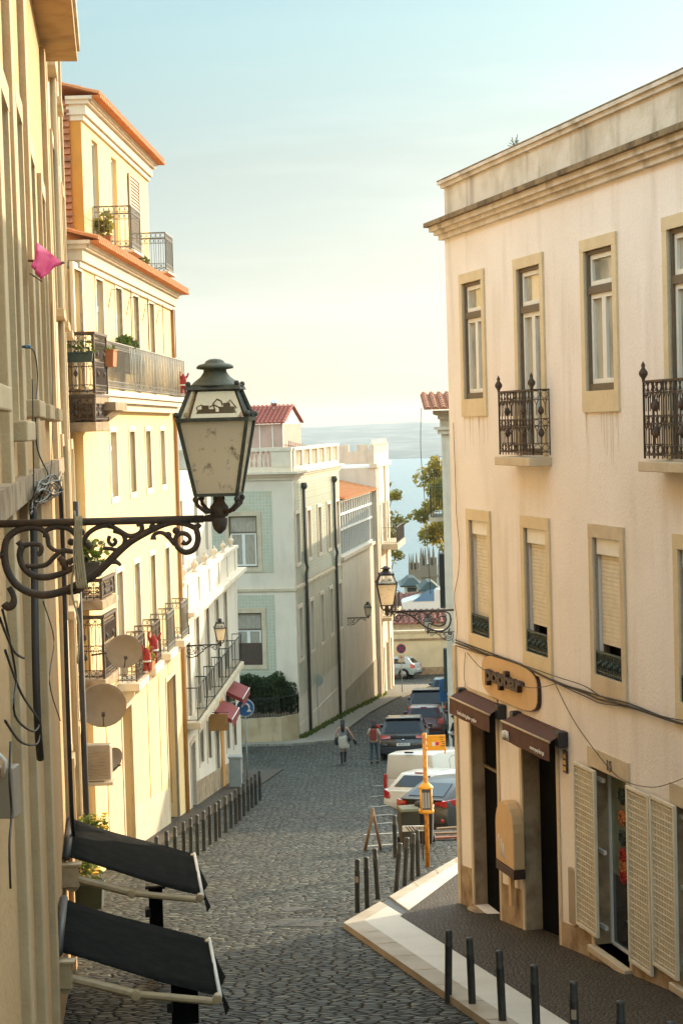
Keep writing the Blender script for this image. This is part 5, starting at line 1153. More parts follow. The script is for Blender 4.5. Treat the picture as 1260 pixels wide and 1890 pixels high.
for (a, b) in zip(fine, fine[1:]): rail_panel(mb, (a[0], a[1]+.15), (b[0], b[1]+.15), zgw, zgw+.85, .14, 'plain', .012)
tag(mb.build('garden_fence', m_irond), 'low iron fence in front of the dark hedge', 'fence')
hd = thing('hedge', 'dense dark green clipped hedge behind the iron fence at the tiled house corner', 'hedge', (-4.6, 81, zgw)); mb = MB(); r = random.Random(5)
for k in range(26):
    t = k/25; x = 2.1-t*6.6; y = -.1+.35*abs(t-.35)+(.5 if t < .1 else 0); top_ = 1.75+.12*math.sin(k*1.1)-(.5 if t < .06 else 0)
    for z in (.45, .95, 1.4): leaves(mb, (x, y+.5, z*top_/1.75), (.34, .38, .38), 330, .075, seed=k*7+int(z*10))
mb.build('foliage', m_hedge, hd); MB().tube([(1.6,.6,0), (1.5,.6,.4), (0,.6,.5), (-4,.6,.5)], .12, 6).build('inner_stems', m_bark, hd)
# weeds along the wall foot
mb = MB(); r = random.Random(11)
for _ in range(1500):
    s = r.uniform(-.5, 30); s = s if r.random() < .7 else r.choice([0.5, 6.5, 9, 14, 21, 28])+r.gauss(0, .5); q = TR.w(s, -.05-abs(r.gauss(0,.12)), 0); h = r.uniform(.05,.22)
    z = G(q.y)+.1; mb.quad((q.x-.04, q.y, z), (q.x+.04, q.y+.02, z), (q.x+.03+r.uniform(-.08,.08), q.y, z+h))
tag(mb.build('weeds', m_leaf), 'strip of low green weeds along the foot of the white walls', 'weeds', kind='stuff')

# ================================================================ LANTERNS on scrolled brackets
SC = 3.0e-3
def cpx(l): return [((x/3.0-405), (945-(y/3.0+930))+.028*abs(x/3.0-405)) for x, y in l]      # traced scrollwork -> px from the pivot
scr = [([(1105,112),(1080,132),(1040,118),(985,104),(940,106),(880,125),(800,162),(720,208),(650,262),(590,322),(520,385),(430,442),(330,488),(230,512),(140,500),(60,452),(15,375),(2,290),(15,210),(55,165),(120,138),(200,138),(245,175),(255,235),(300,265),(355,255)], [5,6,5,6,6,6,7,7,8,8,8,8,8,8,8,8,8,8,7,7,7,6,5,5,4,3]),
       ([(1080,132),(1092,190),(1072,248),(1020,270),(975,242),(965,195),(990,165),(1030,170),(1048,198),(1025,222),(1003,212)], [6,6,6,6,5,5,5,5,4,4,6]),
       ([(842,200),(848,172),(885,160),(925,182),(962,228)], [7,4,4,5,5]),
       ([(440,225),(480,165),(540,130),(600,124),(655,152),(700,178),(745,175),(778,150),(776,115),(752,112)], [5]*9+[7]),
       ([(650,262),(682,215),(672,170),(620,150)], [5]*4), ([(598,180),(590,210),(612,232),(632,212),(618,195)], [4]*5), ([(560,250),(590,250),(650,262)], [4]*3),
       ([(85,212),(105,235),(150,228),(205,232),(210,270),(190,285)], [8,6,5,5,5,6]), ([(105,235),(88,290),(108,360),(165,405),(240,412),(330,388),(405,352),(430,372),(445,440)], [7,7,7,7,7,6,6,5,4]),
       ([(120,350),(180,352),(240,340),(290,290),(330,265),(400,270)], [5]*6), ([(235,190),(245,150),(300,130),(370,140),(415,185),(430,240),(405,300),(360,330)], [5,5,6,6,6,6,5,7]),
       ([(590,322),(630,325),(655,345)], [7,5,3]), ([(20,470),(45,520),(40,565),(10,580),(-10,560)], [6,6,8,9,8]), ([(320,490),(370,500),(430,480),(470,420)], [4]*4), ([(310,300),(335,330),(350,375)], [6,8,5]), ([(-20,290),(2,290)], [8,8])]
def make_lantern(label, cat, loc, sc, mirror, rot, gm, group='old lanterns on scrolled wall brackets', detail=True, gear=True):
    """iron bracket with lantern; local origin at the lantern pivot, bracket runs towards the wall along -x (or +x mirrored)"""
    t = thing('wall_lantern', label, cat, loc, rot, group); k = SC*sc; mx = -1 if mirror else 1; sg = 6 if detail else 4
    br = MB(); br.tube([(mx*k*x, 0, -12*k) for x in (-30, -440)], 7.5*k, 8); br.tube([(mx*k*-30,0,-12*k), (mx*k*-8,0,-10*k)], [6*k,8*k], 8)
    for pts, rs in scr:
        c = cpx(pts); sm_pts = [Vector((mx*k*x, 0, k*z)) for x, z in c]; o, rr = [], []
        for i in range(len(sm_pts)-1):
            p0, p1, p2, p3 = sm_pts[max(i-1,0)], sm_pts[i], sm_pts[i+1], sm_pts[min(i+2,len(sm_pts)-1)]
            for j in range(3):
                u = j/3; o.append(.5*((2*p1)+(p2-p0)*u+(2*p0-5*p1+4*p2-p3)*u*u+(3*p1-p0-3*p2+p3)*u**3)); rr.append((rs[i]+(rs[i+1]-rs[i])*u)*k*.92)
        o.append(sm_pts[-1]); rr.append(rs[-1]*k*.92); br.tube(o, rr, sg)
    for x, z in cpx([(600,120),(380,215),(840,130),(1215,75),(440,160),(480,235),(330,330),(925,175),(970,150)]): br.ball((mx*k*x, 0, k*z), 7*k, 6)
    br.box(mx*k*-448-.01, mx*k*-440+.01, -.05, .05, -190*k, 30*k)
    b = br.build('bracket', m_iron if detail else m_irond, t)
    # pivot finial and cradle
    MB().lathe([(3*k,-40*k),(11*k,-32*k),(14*k,-22*k),(15*k,-12*k),(10*k,-10*k),(17*k,-6*k),(17*k,10*k),(12*k,16*k),(9*k,24*k),(4*k,30*k)], (0,0,0), 10).build('finial', m_iron, t)
    zb_, zr, zt = 33*k, 170*k, 226*k; wb, wr, wt = 38*k, 63*k, 42*k
    cr_ = MB()
    for sx in (-1, 1):
        for sy in (-1, 1): cr_.tube([(sx*wb,sy*wb,zb_-4*k),(sx*wb*.95,sy*wb*.95,15*k),(sx*wb*.6,sy*wb*.6,2*k),(0,0,2*k)], [4*k]*4, 5); cr_.ball((sx*wb,sy*wb,zb_-8*k), 6*k, 6)
    cr_.tube([(-9*k,0,22*k),(-6*k,0,42*k),(0,0,50*k),(6*k,0,42*k),(9*k,0,22*k)], 2.5*k, 5); cr_.build('cradle', m_iron, t)
    fr = MB()
    def lv(w, z): return [(-w,-w,z),(w,-w,z),(w,w,z),(-w,w,z)]
    B, Rr, T = lv(wb, zb_), lv(wr, zr), lv(wt, zt)
    for i in range(4):
        fr.bar(B[i], B[(i+1)%4], 4*k); fr.bar(Rr[i], Rr[(i+1)%4], 4.5*k); fr.bar(T[i], T[(i+1)%4], 4*k); fr.bar(B[i], Rr[i], 4.5*k); fr.bar(Rr[i], T[i], 4*k)
        fr.ball((Rr[i][0]*1.03, Rr[i][1]*1.03, zr+10*k), 5.5*k, 6); fr.ball((T[i][0]*1.06, T[i][1]*1.06, zt+10*k), 5*k, 6)
    e = 1.06; fr.hexa(lv(wr*e, zr-2*k), lv(wr*e, zr+4*k)); fr.hexa([(x,y,z) for x,y,z in lv(wt*1.22, zt-1*k)], lv(wt*1.15, zt+6*k))
    fr.build('frame', m_irond if not detail else mat('lamp_frame', (.045,.045,.03), .6, var=.6, col2=(.10,.10,.065), vs_=18, bump=.2, bs=70), t)
    MB().lathe([(wt*1.28,zt+6.0*k),(wt*1.05,zt+10.0*k),(wt*.92,zt+15.2*k),(wt*.66,zt+23.2*k),(wt*.52,zt+31.1*k),(wt*.50,zt+36.4*k),(wt*.80,zt+38.3*k),(wt*.82,zt+41.6*k),(wt*.72,zt+45.6*k),(wt*.45,zt+48.2*k),(wt*.40,zt+52.2*k),(wt*.25,zt+55.5*k),(.001,zt+56.8*k)], (0,0,0), 16).build('cap', m_lampg if detail else m_irond, t)
    for i in range(4):
        q = .965; MB().quad(*[Vector((p[0]*q, p[1]*q, p[2])) for p in (B[i], B[(i+1)%4], Rr[(i+1)%4], Rr[i])]).build('glass_panel', gm, t)
        MB().quad(*[Vector((p[0]*q, p[1]*q, p[2])) for p in (Rr[i], Rr[(i+1)%4], T[(i+1)%4], T[i])]).build('upper_glass', m_clear, t)
    if gear:
        MB().box(-36*k, 36*k, -8*k, 8*k, zr+12*k, zr+15*k).box(6*k, 34*k, -9*k, 9*k, zr+15*k, zr+24*k).box(14*k, 26*k, -6*k, 6*k, zr+24*k, zr+31*k).box(-32*k, -2*k, -7*k, 7*k, zr+15*k, zr+20*k).box(-26*k, -14*k, -6*k, 6*k, zr+20*k, zr+27*k).tube([(-2*k,0,zr+17*k),(-6*k,3*k,zr+30*k),(2*k,0,zr+38*k),(10*k,-2*k,zr+34*k),(12*k,0,zr+26*k)], 1.6*k, 5).tube([(-12*k,2*k,zr+24*k),(-4*k,0,zr+28*k),(6*k,2*k,zr+22*k)], 1.4*k, 5).tube([(-34*k,0,zr+15*k),(-36*k,0,zr+24*k),(-28*k,0,zr+28*k),(-14*k,0,zr+22*k)], 1.3*k, 5).tube([(20*k,0,zr+30*k),(26*k,0,zr+36*k),(34*k,0,zr+26*k),(38*k,0,zr+20*k)], 1.3*k, 5).build('ballast_gear', m_pipe, t)
    return t
pv = P(405, 945, 10.2); L1 = make_lantern('large weathered green lantern on a rusty scrolled bracket, nearest at left', 'street lamp', pv, 1.0, False, -.06, m_lglass)
# old rope tied round the bracket
mb = cable([Vector((-.80+dx, -.02, dz)) for dx, dz in ((0,.03),(.01,-.15),(-.03,-.40),(.005,-.60),(-.01,-.82))], .006, n=5)
for k in range(5): c = cable([Vector((-.79+.008*k, -.03, .0)), Vector((-.81+.012*k, -.04, -.22)), Vector((-.79+.012*k, -.045, -.40)), Vector((-.785+.004*k, -.03, -.1))], .005, n=4); mb.add(c.v, c.f, True)
rp = mb.build('rope', m_rope); rp.location = pv; tag(rp, 'tangle of pale straw rope tied around the nearest lantern bracket', 'rope')
pv = P(714, 1126, 30.2); make_lantern('lantern on a curled black bracket fixed to the corner of the cream house', 'street lamp', pv, .86, True, .04, m_lglass, detail=False)
pv = P(407, 1187, 50.8); make_lantern('small bright lantern on a thin bracket above the dark long balcony', 'street lamp', pv, .82, False, .15, m_lglass, detail=False)
pv = P(679, 1138, 97.5); make_lantern('tiny lantern on the white wall of the gallery house', 'street lamp', pv, .95, False, .1, m_lglass, detail=False)
pv = P(789, 1166, 74.6); make_lantern('greenish lantern hanging behind the corner bracket, on the row house', 'street lamp', pv, .85, True, .0, m_lglass, detail=False)
# ================================================================ STREET FURNITURE
def bollard(px, py, label, group, h=.87, lean=(0,0), lb=None, sticker=False, proto=[None]):
    p = hit(px, py, h); loc = (p.x, p.y, G(p.y))
    if proto[0] is None:
        t = thing('bollard', label, 'bollard', loc, (lean[0], lean[1], 0), group)
        MB().lathe([(.05,-.15),(.05,.0),(.044,.03),(.044,.66),(.047,.67),(.047,.69),(.042,.70),(.042,.85),(.038,.87),(.001,.875)], (0,0,0), 12).build('post', m_bollard, t)
        proto[0] = t
    else: t = copy_tree(proto[0], loc, (lean[0], lean[1], 0), label); t['group'] = group
    if sticker:
        o = MB().add([(.0465*math.cos(a), .0465*math.sin(a), z) for z in (.50,.60) for a in (-2.4,-2.1,-1.8,-1.5,-1.2)], [(i,i+1,i+6,i+5) for i in range(4)]).build('torn_sticker', m_dish, t)
    return t
gr_ = 'dark bollards along the white kerb at right'
desc = ['tall dark bollard nearest the white kerb corner', 'second dark bollard along the white kerb from its corner', 'third dark bollard along the white kerb from its corner', 'fourth dark bollard along the white kerb from its corner', 'dark bollard with torn stickers, fifth along the white kerb', 'dark bollard with a small white label, sixth along the white kerb', 'dark bollard cut by the bottom right of the view']
for i, (x, y) in enumerate(((823,1697),(868,1722),(924,1747),(987,1772),(1057,1802),(1142,1838),(1238,1876))): bollard(x, y, desc[i], gr_, .92 if i else 1.0, ((.0, .02, -.02, .01, .015, 0, 0)[i], (.03, -.02, -.025, -.02, 0, .01, 0)[i]), sticker=i in (4, 5))
gr_ = 'leaning bollards beside the bus stop'
lb = ['bollard with a pale sticker, leftmost of the leaning cluster', 'short bollard, second from left in the leaning cluster', 'bollard standing before the wooden trestle', 'most tilted bollard of the cluster', 'tilted bollard with a dented top, between the most tilted and the upright ones', 'bollard third from the yellow pole side of the cluster', 'upright bollard next to the yellow bus stop pole']
for i, (x, y, l) in enumerate(((657,1587,.02),(675.5,1592,0),(695,1567,-.04),(728,1559,.11),(744,1549,.08),(758,1543,.05),(769.5,1535,0))): bollard(x, y, lb[i], gr_, (.86,.78,.86,.84,.84,.82,.84)[i], (0, l), sticker=i == 0)
bollard(727, 1493, 'taller thin dark post behind the tilted bollards, left of the bin', gr_, 1.0)
gr_ = 'row of dark bollards along the left pavement'
L_ = [(288.5,1543),(307,1533),(322,1525),(338,1516),(351,1509),(363,1503),(375,1496),(386,1487),(397,1482),(404,1476),(415,1469),(425,1463),(434,1457),(441,1451),(449,1445),(457,1437),(464,1433),(471,1428),(478.5,1422)]
for i, (x, y) in enumerate(L_):
    lab = 'dark bollard in the long row between the black awnings and the grey cabinet'
    if i == 0: lab = 'first dark bollard of the left row, just above the black awning'
    if i == len(L_)-1: lab = 'last and farthest dark bollard of the left row'
    bollard(x, y, lab, gr_, .88)
# bus stop
b = hit(789, 1600); bs = thing('bus_stop', 'yellow bus stop pole with a timetable box and a yellow flag sign', 'bus stop', (b.x, b.y, G(b.y)))
H = 2.62; MB().tube([(0,0,-.1),(0,0,H)], .043, 10).build('pole', mat('yellow_pole', (.72,.28,.02), .5, var=.9, col2=(.28,.10,.02), vs_=12), bs)
kx = lambda px, py: P(px, py, b.y)-Vector((b.x, b.y, G(b.y)))
zt, zb_ = kx(784,1450).z, kx(785,1495).z
MB().lathe([(.06,zt+.06),(.14,zt-.02),(.15,zt-.05)], (0,0,0), 12).lathe([(.15,zb_-.05),(.15,zb_),(.13,zb_+.02)], (0,0,0), 12).build('box_rims', m_yel, bs)
mb = MB()
for k in range(4): a_ = math.pi/4+k*math.pi/2; mb.bar((.14*math.cos(a_), .14*math.sin(a_), zb_), (.14*math.cos(a_), .14*math.sin(a_), zt-.05), .018, 6)
mb.build('timetable_frame', m_yel, bs); tb = MB().box(-.10,.10,-.10,.10,zb_+.02,zt-.05).build('timetable_box', mat('timetable_panel', (.07,.09,.10), .25, coat=.6), bs)
mb = MB()
for k in range(3): mb.box(-.08+.055*k, -.04+.055*k, -.104, -.1005, zb_+.06, zt-.12)
mb.build('timetable_sheet', mat('paper_grey', (.35,.36,.34), .6), tb)
f0, f1 = kx(788,1357), kx(822,1381)
fs = MB().box(f0.x, f1.x, -.035, .0, f1.z, f0.z).box(f0.x-.02, f1.x+.02, -.04, .01, f1.z-.03, f1.z-.001).build('flag_sign', m_yel, bs); MB().box(.03, f0.x, -.02, 0, f0.z-.1, f0.z-.06).box(.03, f0.x, -.02, 0, f1.z+.04, f1.z+.08).box(f1.x-.03, f1.x, -.03, -.01, f1.z-.10, f1.z-.031).build('flag_arms', m_yel, bs)
w = f1.x-f0.x; h = f0.z-f1.z
MB().box(f0.x+w*.24, f0.x+w*.42, -.04, -.0355, f1.z+h*.22, f1.z+h*.5).build('route_emblem', m_white, fs); MB().box(f0.x+w*.45, f0.x+w*.62, -.04, -.0355, f1.z+h*.26, f1.z+h*.5).build('route_patch', m_pinkc, fs)
mb = MB()
for k, (a, c) in enumerate(((.66,.94),(.72,.86),(.74,.95),(.80,.95),(.72,.94))): mb.box(f0.x+w*a, f0.x+w*c, -.04, -.0355, f1.z+h*(.83-k*.16), f1.z+h*(.88-k*.16))
mb.build('stop_name_lines', m_brown, fs)
# bins, barrier board, trestle, pallet boards
b = hit(755, 1562); bn = thing('wheelie_bin', 'dark olive waste bin with an open lid handle, behind the leaning bollards', 'bin', (b.x, b.y, G(b.y)), .15)
MB().hexa([(-.18,-.22,.06),(.18,-.22,.06),(.18,.22,.06),(-.18,.22,.06)], [(-.21,-.25,.80),(.21,-.25,.80),(.21,.25,.80),(-.21,.25,.80)]).build('body', m_bin, bn, .03)
MB().hexa([(-.23,-.29,.805),(.23,-.29,.805),(.23,.27,.805),(-.23,.27,.805)], [(-.20,-.22,.86),(.20,-.22,.86),(.20,.22,.86),(-.20,.22,.86)]).build('lid', mat('bin_lid', (.10,.09,.03), .6, var=.5), bn, .02)
MB().lathe([(.09,-.03),(.09,.03)], (-.19,.22,.09), 10, axis='x').lathe([(.09,-.03),(.09,.03)], (.19,.22,.09), 10, axis='x').build('wheels', m_tyre, bn)
bn2 = copy_tree(bn, (b.x+.34, b.y+.25, G(b.y+.25)), (0,0,-.1), 'black rubbish container directly behind the barrier board and yellow pole'); bn['group'] = bn2['group'] = 'waste bins at the square'
for ch in bn2.children: ch.data = ch.data.copy(); ch.data.materials.clear(); ch.data.materials.append(m_plast)
mb = MB(); r = random.Random(2)
for k in range(5): mb.ball((r.uniform(-.12,.12), r.uniform(-.15,.15), .90), .11, 7, .8)
rb_ = mb.build('rubbish_bag', m_plast); rb_.location = bn2.location; tag(rb_, 'black rubbish bags heaped on top of the container', 'rubbish bag')
a, c = hit(741, 1533, .55), hit(782, 1530, .55); br_ = thing('barrier_board', 'low white barrier board with diagonal stripes and black letters', 'barrier', (a.x, a.y-.5, G(a.y-.5))); z_ = P(741, 1535, a.y-.5).z-G(a.y-.5)
Lb = P(782, 1530, a.y-.5).x-a.x
MB().box(0, Lb, 0, .03, z_, z_+.11).build('board', m_plate, br_); mb = MB()
for k in range(3): mb.prism([(Lb*.30+k*.06, z_+.005), (Lb*.30+.025+k*.06, z_+.005), (Lb*.30-.05+k*.06, z_+.105), (Lb*.30-.075+k*.06, z_+.105)], -.004, -.0005, 'y')
mb.build('stripes', m_choc, br_); MB().bar((.03,.02,0), (.03,.02,z_), .02).bar((Lb-.03,.02,0), (Lb-.03,.02,z_), .02).build('legs', m_iron, br_)
text('LISBO', .085, m_choc, br_, (Lb*.76, -.004, z_+.055), (R(90),0,0))
b = hit(688, 1570); tr_ = thing('trestle', 'leaning A shaped wooden trestle of two brown poles', 'trestle', (b.x, b.y, G(b.y)))
MB().bar((-.17,-.05,0), (.03,0,.86), .032, 6).build('leg', m_wood, tr_); MB().bar((.17,.05,0), (.01,.03,.90), .032, 6).build('leg', m_wood, tr_)
a = hit(795, 1552); pb = thing('timber_boards', 'loose reddish timber boards lying on the cobbles behind the bus stop', 'boards', (a.x, a.y, G(a.y)), .08)
for k, (y, an) in enumerate(((0,.02),(.25,-.06),(.5,.09))): 
    o = MB().box(0, 2.2, -.06, .06, .02+.045*k, .06+.045*k).build('board', mat('board_red', (.30,.10,.05), .8, var=.5) if k == 0 else m_wood, pb); o.location = (.1*k, y, .02); o.rotation_euler = (0,0,an)
# cabinet and road signs on the left
b = hit(436, 1455); cb = thing('utility_cabinet', 'pale grey utility cabinet at the far end of the left bollards', 'cabinet', (b.x, b.y, G(b.y)), -.05)
MB().box(-.19,.19,-.15,.15,-.1,.98).build('body', m_grey, cb, .01); MB().box(-.22,.22,-.19,.19,.981,1.05).build('lid', m_grey, cb, .015); MB().box(-.16,.16,-.158,-.151,.08,.9).box(.08,.12,-.17,-.158,.5,.6).build('door', m_grey, cb)
def sign(px, pyc, pyb, r, label, kind, tilt=0):
    b = hit(px, pyb); t = thing('road_sign', label, 'road sign', (b.x, b.y, G(b.y)), tilt); zc = P(px-(pyb-pyc)*.028, pyc, b.y).z-G(b.y)
    MB().tube([(0,0,-.1),(0,0,zc+r)], .03, 8).build('pole', m_grey, t)
    cols = {'blue': (m_blue, m_plate), 'stop': (m_redp, m_blue), 'back': (m_grey, m_grey)}[kind]
    MB().lathe([(r,-.03),(r,-.05)], (0,0,zc), 28, False, axis='y').build('disc', cols[0] if kind != 'blue' else m_plate, t)
    if kind != 'back': MB().lathe([(r*(.82 if kind == 'stop' else .93),-.0505),(r*(.82 if kind == 'stop' else .93),-.056)], (0,0,zc), 28, False, axis='y').build('face', m_blue, t)
    if kind == 'blue':
        mb = MB().tube([(.42*r*math.cos(a_), -.058, zc+.05*r+.42*r*math.sin(a_)) for a_ in [-.3+k*.42 for k in range(9)]], r*.13, 4); mb.prism([(.12*r,zc-.45*r),(.72*r,zc-.45*r),(.42*r,zc-.05*r)], -.066, -.057, 'y'); mb.build('curved_arrow', m_plate, t)
    if kind == 'stop':
        MB().hexa(*[[(s*x*r*.8, y, zc+x2*r*.8) for x, x2, y in q] for s, q in ((1, [(-.78,.62,-.057),(-.62,.78,-.057),(.78,-.62,-.057),(.62,-.78,-.057)]), (1, [(-.78,.62,-.062),(-.62,.78,-.062),(.78,-.62,-.062),(.62,-.78,-.062)]))]).hexa(*[[(-x*r*.8, y, zc+x2*r*.8) for x, x2, y in q] for q in ([(-.78,.62,-.063),(-.62,.78,-.063),(.78,-.62,-.063),(.62,-.78,-.063)], [(-.78,.62,-.068),(-.62,.78,-.068),(.78,-.62,-.068),(.62,-.78,-.068)])]).build('red_cross', m_redp, t)
        MB().box(-.20,.20,-.05,-.03,zc-r-.55,zc-r-.08).build('plate_below', m_plate, t); MB().box(-.05,.05,-.055,-.0505,zc-r-.3,zc-r-.2).build('plate_mark', m_redp, t)
    return t
sign(457, 1306, 1440, .30, 'round blue mandatory turn sign with a white curved arrow on a pole', 'blue'); sign(742, 1197, 1280, .29, 'round no stopping sign with a red cross and a white plate at the street end', 'stop'); sign(587.5, 1256, 1347, .30, 'round sign seen from behind, grey disc against the tiled house flank', 'back')
b = P(817, 1276, 80); t = thing('blue_panel_sign', 'narrow blue parking sign beside the parked cars', 'road sign', (b.x, 80, G(80)), .9); MB().box(-.25,.25,-.02,.02,b.z-G(80)-.45,b.z-G(80)+.55).build('panel', m_blue, t); MB().tube([(0,.04,0),(0,.04,b.z-G(80)+.5)], .03, 6).build('pole', m_grey, t)
# manhole grates in the cobbles
for (pts, lab, m) in (([(512,1677),(566,1674),(580,1679),(530,1684)], 'small slotted cover set in the cobbles, the farther one', m_pipe), ([(498,1710),(520,1697),(613,1695),(590,1711)], 'larger slotted drain cover set in the cobbles, the nearer one', m_pipe)):
    q = [hit(x, y) for x, y in pts]; mb = MB()
    for k in range(16):
        t0, t1 = k/16, (k+.55)/16; a_, b_, c_, d_ = q[0].lerp(q[1], t0), q[0].lerp(q[1], t1), q[3].lerp(q[2], t1), q[3].lerp(q[2], t0)
        mb.quad(*[(v.x, v.y, G(v.y)+.012) for v in (a_, b_, c_, d_)])
    base = mb.build('drain_cover', m); tag(base, lab, 'drain cover', 'iron drain covers in the cobbles')

# ================================================================ VEHICLES
def car(name, label, cat, X, Y, head, L=4.3, W=1.8, H=1.5, paint=None, kind='hatch', belt=.98, plate=None, group='cars parked along the right side of the street'):
    zt = gslope(Y); fx, fy = math.sin(head), math.cos(head)
    t = thing(name, label, cat, (X, Y, G2(X, Y)+.0), (math.atan(zt*fy), -math.atan(zt*-math.sin(-head)*0+zt*(-math.sin(head))), -head), group)
    r_ = L/2; wb = L*.30; wr = .33 if kind != 'suv' else .36
    hb_ = {'hatch': (.10,.42,.95), 'suv': (.08,.40,.85), 'van': (.05,.10,.5), 'coupe': (.02,.85,1.35), 'round': (.06,.55,1.1)}[kind]
    def arch(c): return [(c+(wr+.06)*math.cos(a), .30+(wr+.06)*math.sin(a)) for a in [math.pi*k/8 for k in range(9)]]
    lowp = [(-r_+.06,.26),(-r_,.42),(-r_,.72),(-r_+.05,.80),(-r_+hb_[0],belt)]
    lowp += [(r_-1.20,belt+.02),(r_-.75,belt-.06),(r_-.25,belt-.20),(r_,.62),(r_,.36),(r_-.08,.24)] if kind != 'van' else [(r_-1.0,belt+.03),(r_-.4,belt-.12),(r_,.65),(r_,.36),(r_-.08,.24)]
    lowp += arch(r_-.80)+arch(-r_+.78)
    mb = MB(); w = W/2
    xs = [(-w,.0,.10),(-w,.0,0)]
    mb.prism(lowp, -w, w, 'x'); n0 = len(mb.v)
    fr = {'van': .25, 'hatch': .95, 'suv': .95, 'coupe': 1.0, 'round': .9}[kind]; wst = r_-1.18 if kind != 'van' else r_-.95
    cab = [(-r_+hb_[0]+.015,belt-.02),(-r_+hb_[1],H-.07),(-r_+hb_[2],H),(wst-fr-.25,H),(wst-fr,H-.06),(wst,belt)]
    wi, wo = (w-.24, w-.045) if kind != 'van' else (w-.12, w-.03)
    def cx(z): return wo+(wi-wo)*(z-belt)/(H-belt)
    n = len(cab); mb.add([(-cx(z), y, z) for y, z in cab]+[(cx(z), y, z) for y, z in cab], [tuple(range(n)), tuple(range(2*n-1, n-1, -1))]+[(i, (i+1)%n, n+(i+1)%n, n+i) for i in range(n)])
    mb.sm = [True]*len(mb.f); body = mb.build('body', paint, t, bevel=.045, seg=3)
    # windows
    def lerp(a, b, u): return (a[0]+(b[0]-a[0])*u, a[1]+(b[1]-a[1])*u)
    def across(p, q, u0, u1, inset, off, nm):
        a, b = lerp(p, q, u0), lerp(p, q, u1); d = Vector((0, b[0]-a[0], b[1]-a[1])).normalized(); nrm = Vector((0, -d.z, d.y)) if p[0] < 0 else Vector((0, d.z, -d.y))
        if nrm.y*(-1 if p[0] < 0 else 1) < 0: nrm = -nrm
        A, B = cx(a[1])-inset, cx(b[1])-inset*1.1; o = nrm*off
        o1 = MB().quad((-A, a[0]+o.y, a[1]+o.z), (A, a[0]+o.y, a[1]+o.z), (B, b[0]+o.y, b[1]+o.z), (-B, b[0]+o.y, b[1]+o.z)).build(nm, m_carglass, t); so_ = o1.modifiers.new('solid', 'SOLIDIFY'); so_.thickness = .012; so_.offset = 0; return o1
    if kind != 'van': across(cab[0], cab[1], *{'suv': (.10,.88,.13), 'hatch': (.15,.88,.15), 'round': (.22,.85,.2), 'coupe': (.2,.82,.2)}[kind], .012, 'rear_window')
    across(cab[5], cab[4], .06, .94, .08, .012, 'windscreen')
    sy = [(-r_+hb_[1]+.12), wst-fr+.02]
    for sx in (-1, 1):
        if kind == 'van': segs = [(wst-1.15, wst-.35)]
        else: segs = [(-r_+hb_[1]+.10, -.35), (-.27, wst-.28)]
        for (ya, yb) in segs:
            z0, z1 = belt+.05, H-.13; k0 = 0; tl = .0
            ya1 = ya+.22 if kind in ('coupe','round') and ya < -.5 else ya+.05; yb1 = yb if yb < wst-.5 else yb-.55
            P4 = [(ya-.05, z0), (yb, z0), (yb1, z1), (ya1, z1)]
            if yb > wst-.5: P4 = [(ya, z0), (yb, z0), (yb-.62 if kind != 'van' else yb-.3, z1), (ya, z1)]
            MB().prism([(0,0)]*0 or [(y, z) for y, z in P4], 0, 0, 'x') if False else None
            o = [(sx*(cx(z)+.008), y, z) for y, z in P4]; i_ = [(sx*(cx(z)-.01), y, z) for y, z in P4]; MB().hexa(i_, o).build('side_window', m_carglass, t)
        MB().box(*sorted((sx*(w-.02), sx*(w+.17))), wst-.42, wst-.30, belt+.02, belt+.16).build('mirror', paint, t, .03)
    # wheels
    for yy in (-r_+.78, r_-.80):
        for sx in (-1, 1):
            wl_ = MB().lathe([(wr*.55,-.10),(wr*.96,-.10),(wr,-.07),(wr,.07),(wr*.96,.10),(wr*.55,.10)], (sx*(w-.10), yy, wr), 20, axis='x').build('wheel', m_tyre, t)
            mb = MB().lathe([(.001,sx*.085),(wr*.64,sx*.085),(wr*.66,sx*.102)], (sx*(w-.10), yy, wr), 20, axis='x')
            for k in range(5): a_ = k*2*math.pi/5; mb.bar((sx*(w+.0), yy, wr), (sx*(w+.0), yy+wr*.6*math.cos(a_), wr+wr*.6*math.sin(a_)), .03)
            mb.build('rim', m_rim, wl_)
    # rear details
    yr = -r_
    if kind == 'van':
        for sx in (-1, 1): MB().box(*sorted((sx*(w-.11), sx*(w-.008))), yr-.008, yr+.06, .78, 1.2).build('tail_light', m_tail, t, .01)
        MB().box(-.14,.14,yr+.03,yr+.10,H-.04,H+.01).build('brake_light', m_choc, t)
        for sx in (-1, 1): 
            mb = MB(); ring(mb, -1.75, .1, 1.0, H-.22, .015, w-.045, w-.03); o = mb.build('panel_line', m_grey, t); o.rotation_euler = (0,0,R(90)*sx); o.location = (0, 0, 0)
            bpy.data.objects.remove(o)
        for sx in (-1, 1):
            q = [(-1.2,1.02),(.35,1.02),(.35,H-.2),(.2,H-.16),(-1.05,H-.16),(-1.2,H-.24)]; mb = MB()
            for i in range(6): (a, b), (c, d) = q[i], q[(i+1)%6]; mb.bar((sx*(cx(b)+.004), a, b), (sx*(cx(d)+.004), c, d), .009)
            mb.build('panel_groove', m_grey, t)
    elif kind == 'suv':
        for sx in (-1, 1): MB().hexa([(sx*(w-.02),yr+.0,.84),(sx*(w-.42),yr-.012,.86),(sx*(w-.42),yr+.1,.86),(sx*(w-.02),yr+.3,.84)], [(sx*(w-.03),yr+.02,1.0),(sx*(w-.42),yr+.03,.96),(sx*(w-.42),yr+.14,.96),(sx*(w-.03),yr+.3,1.0)]).build('tail_light', m_tail, t)
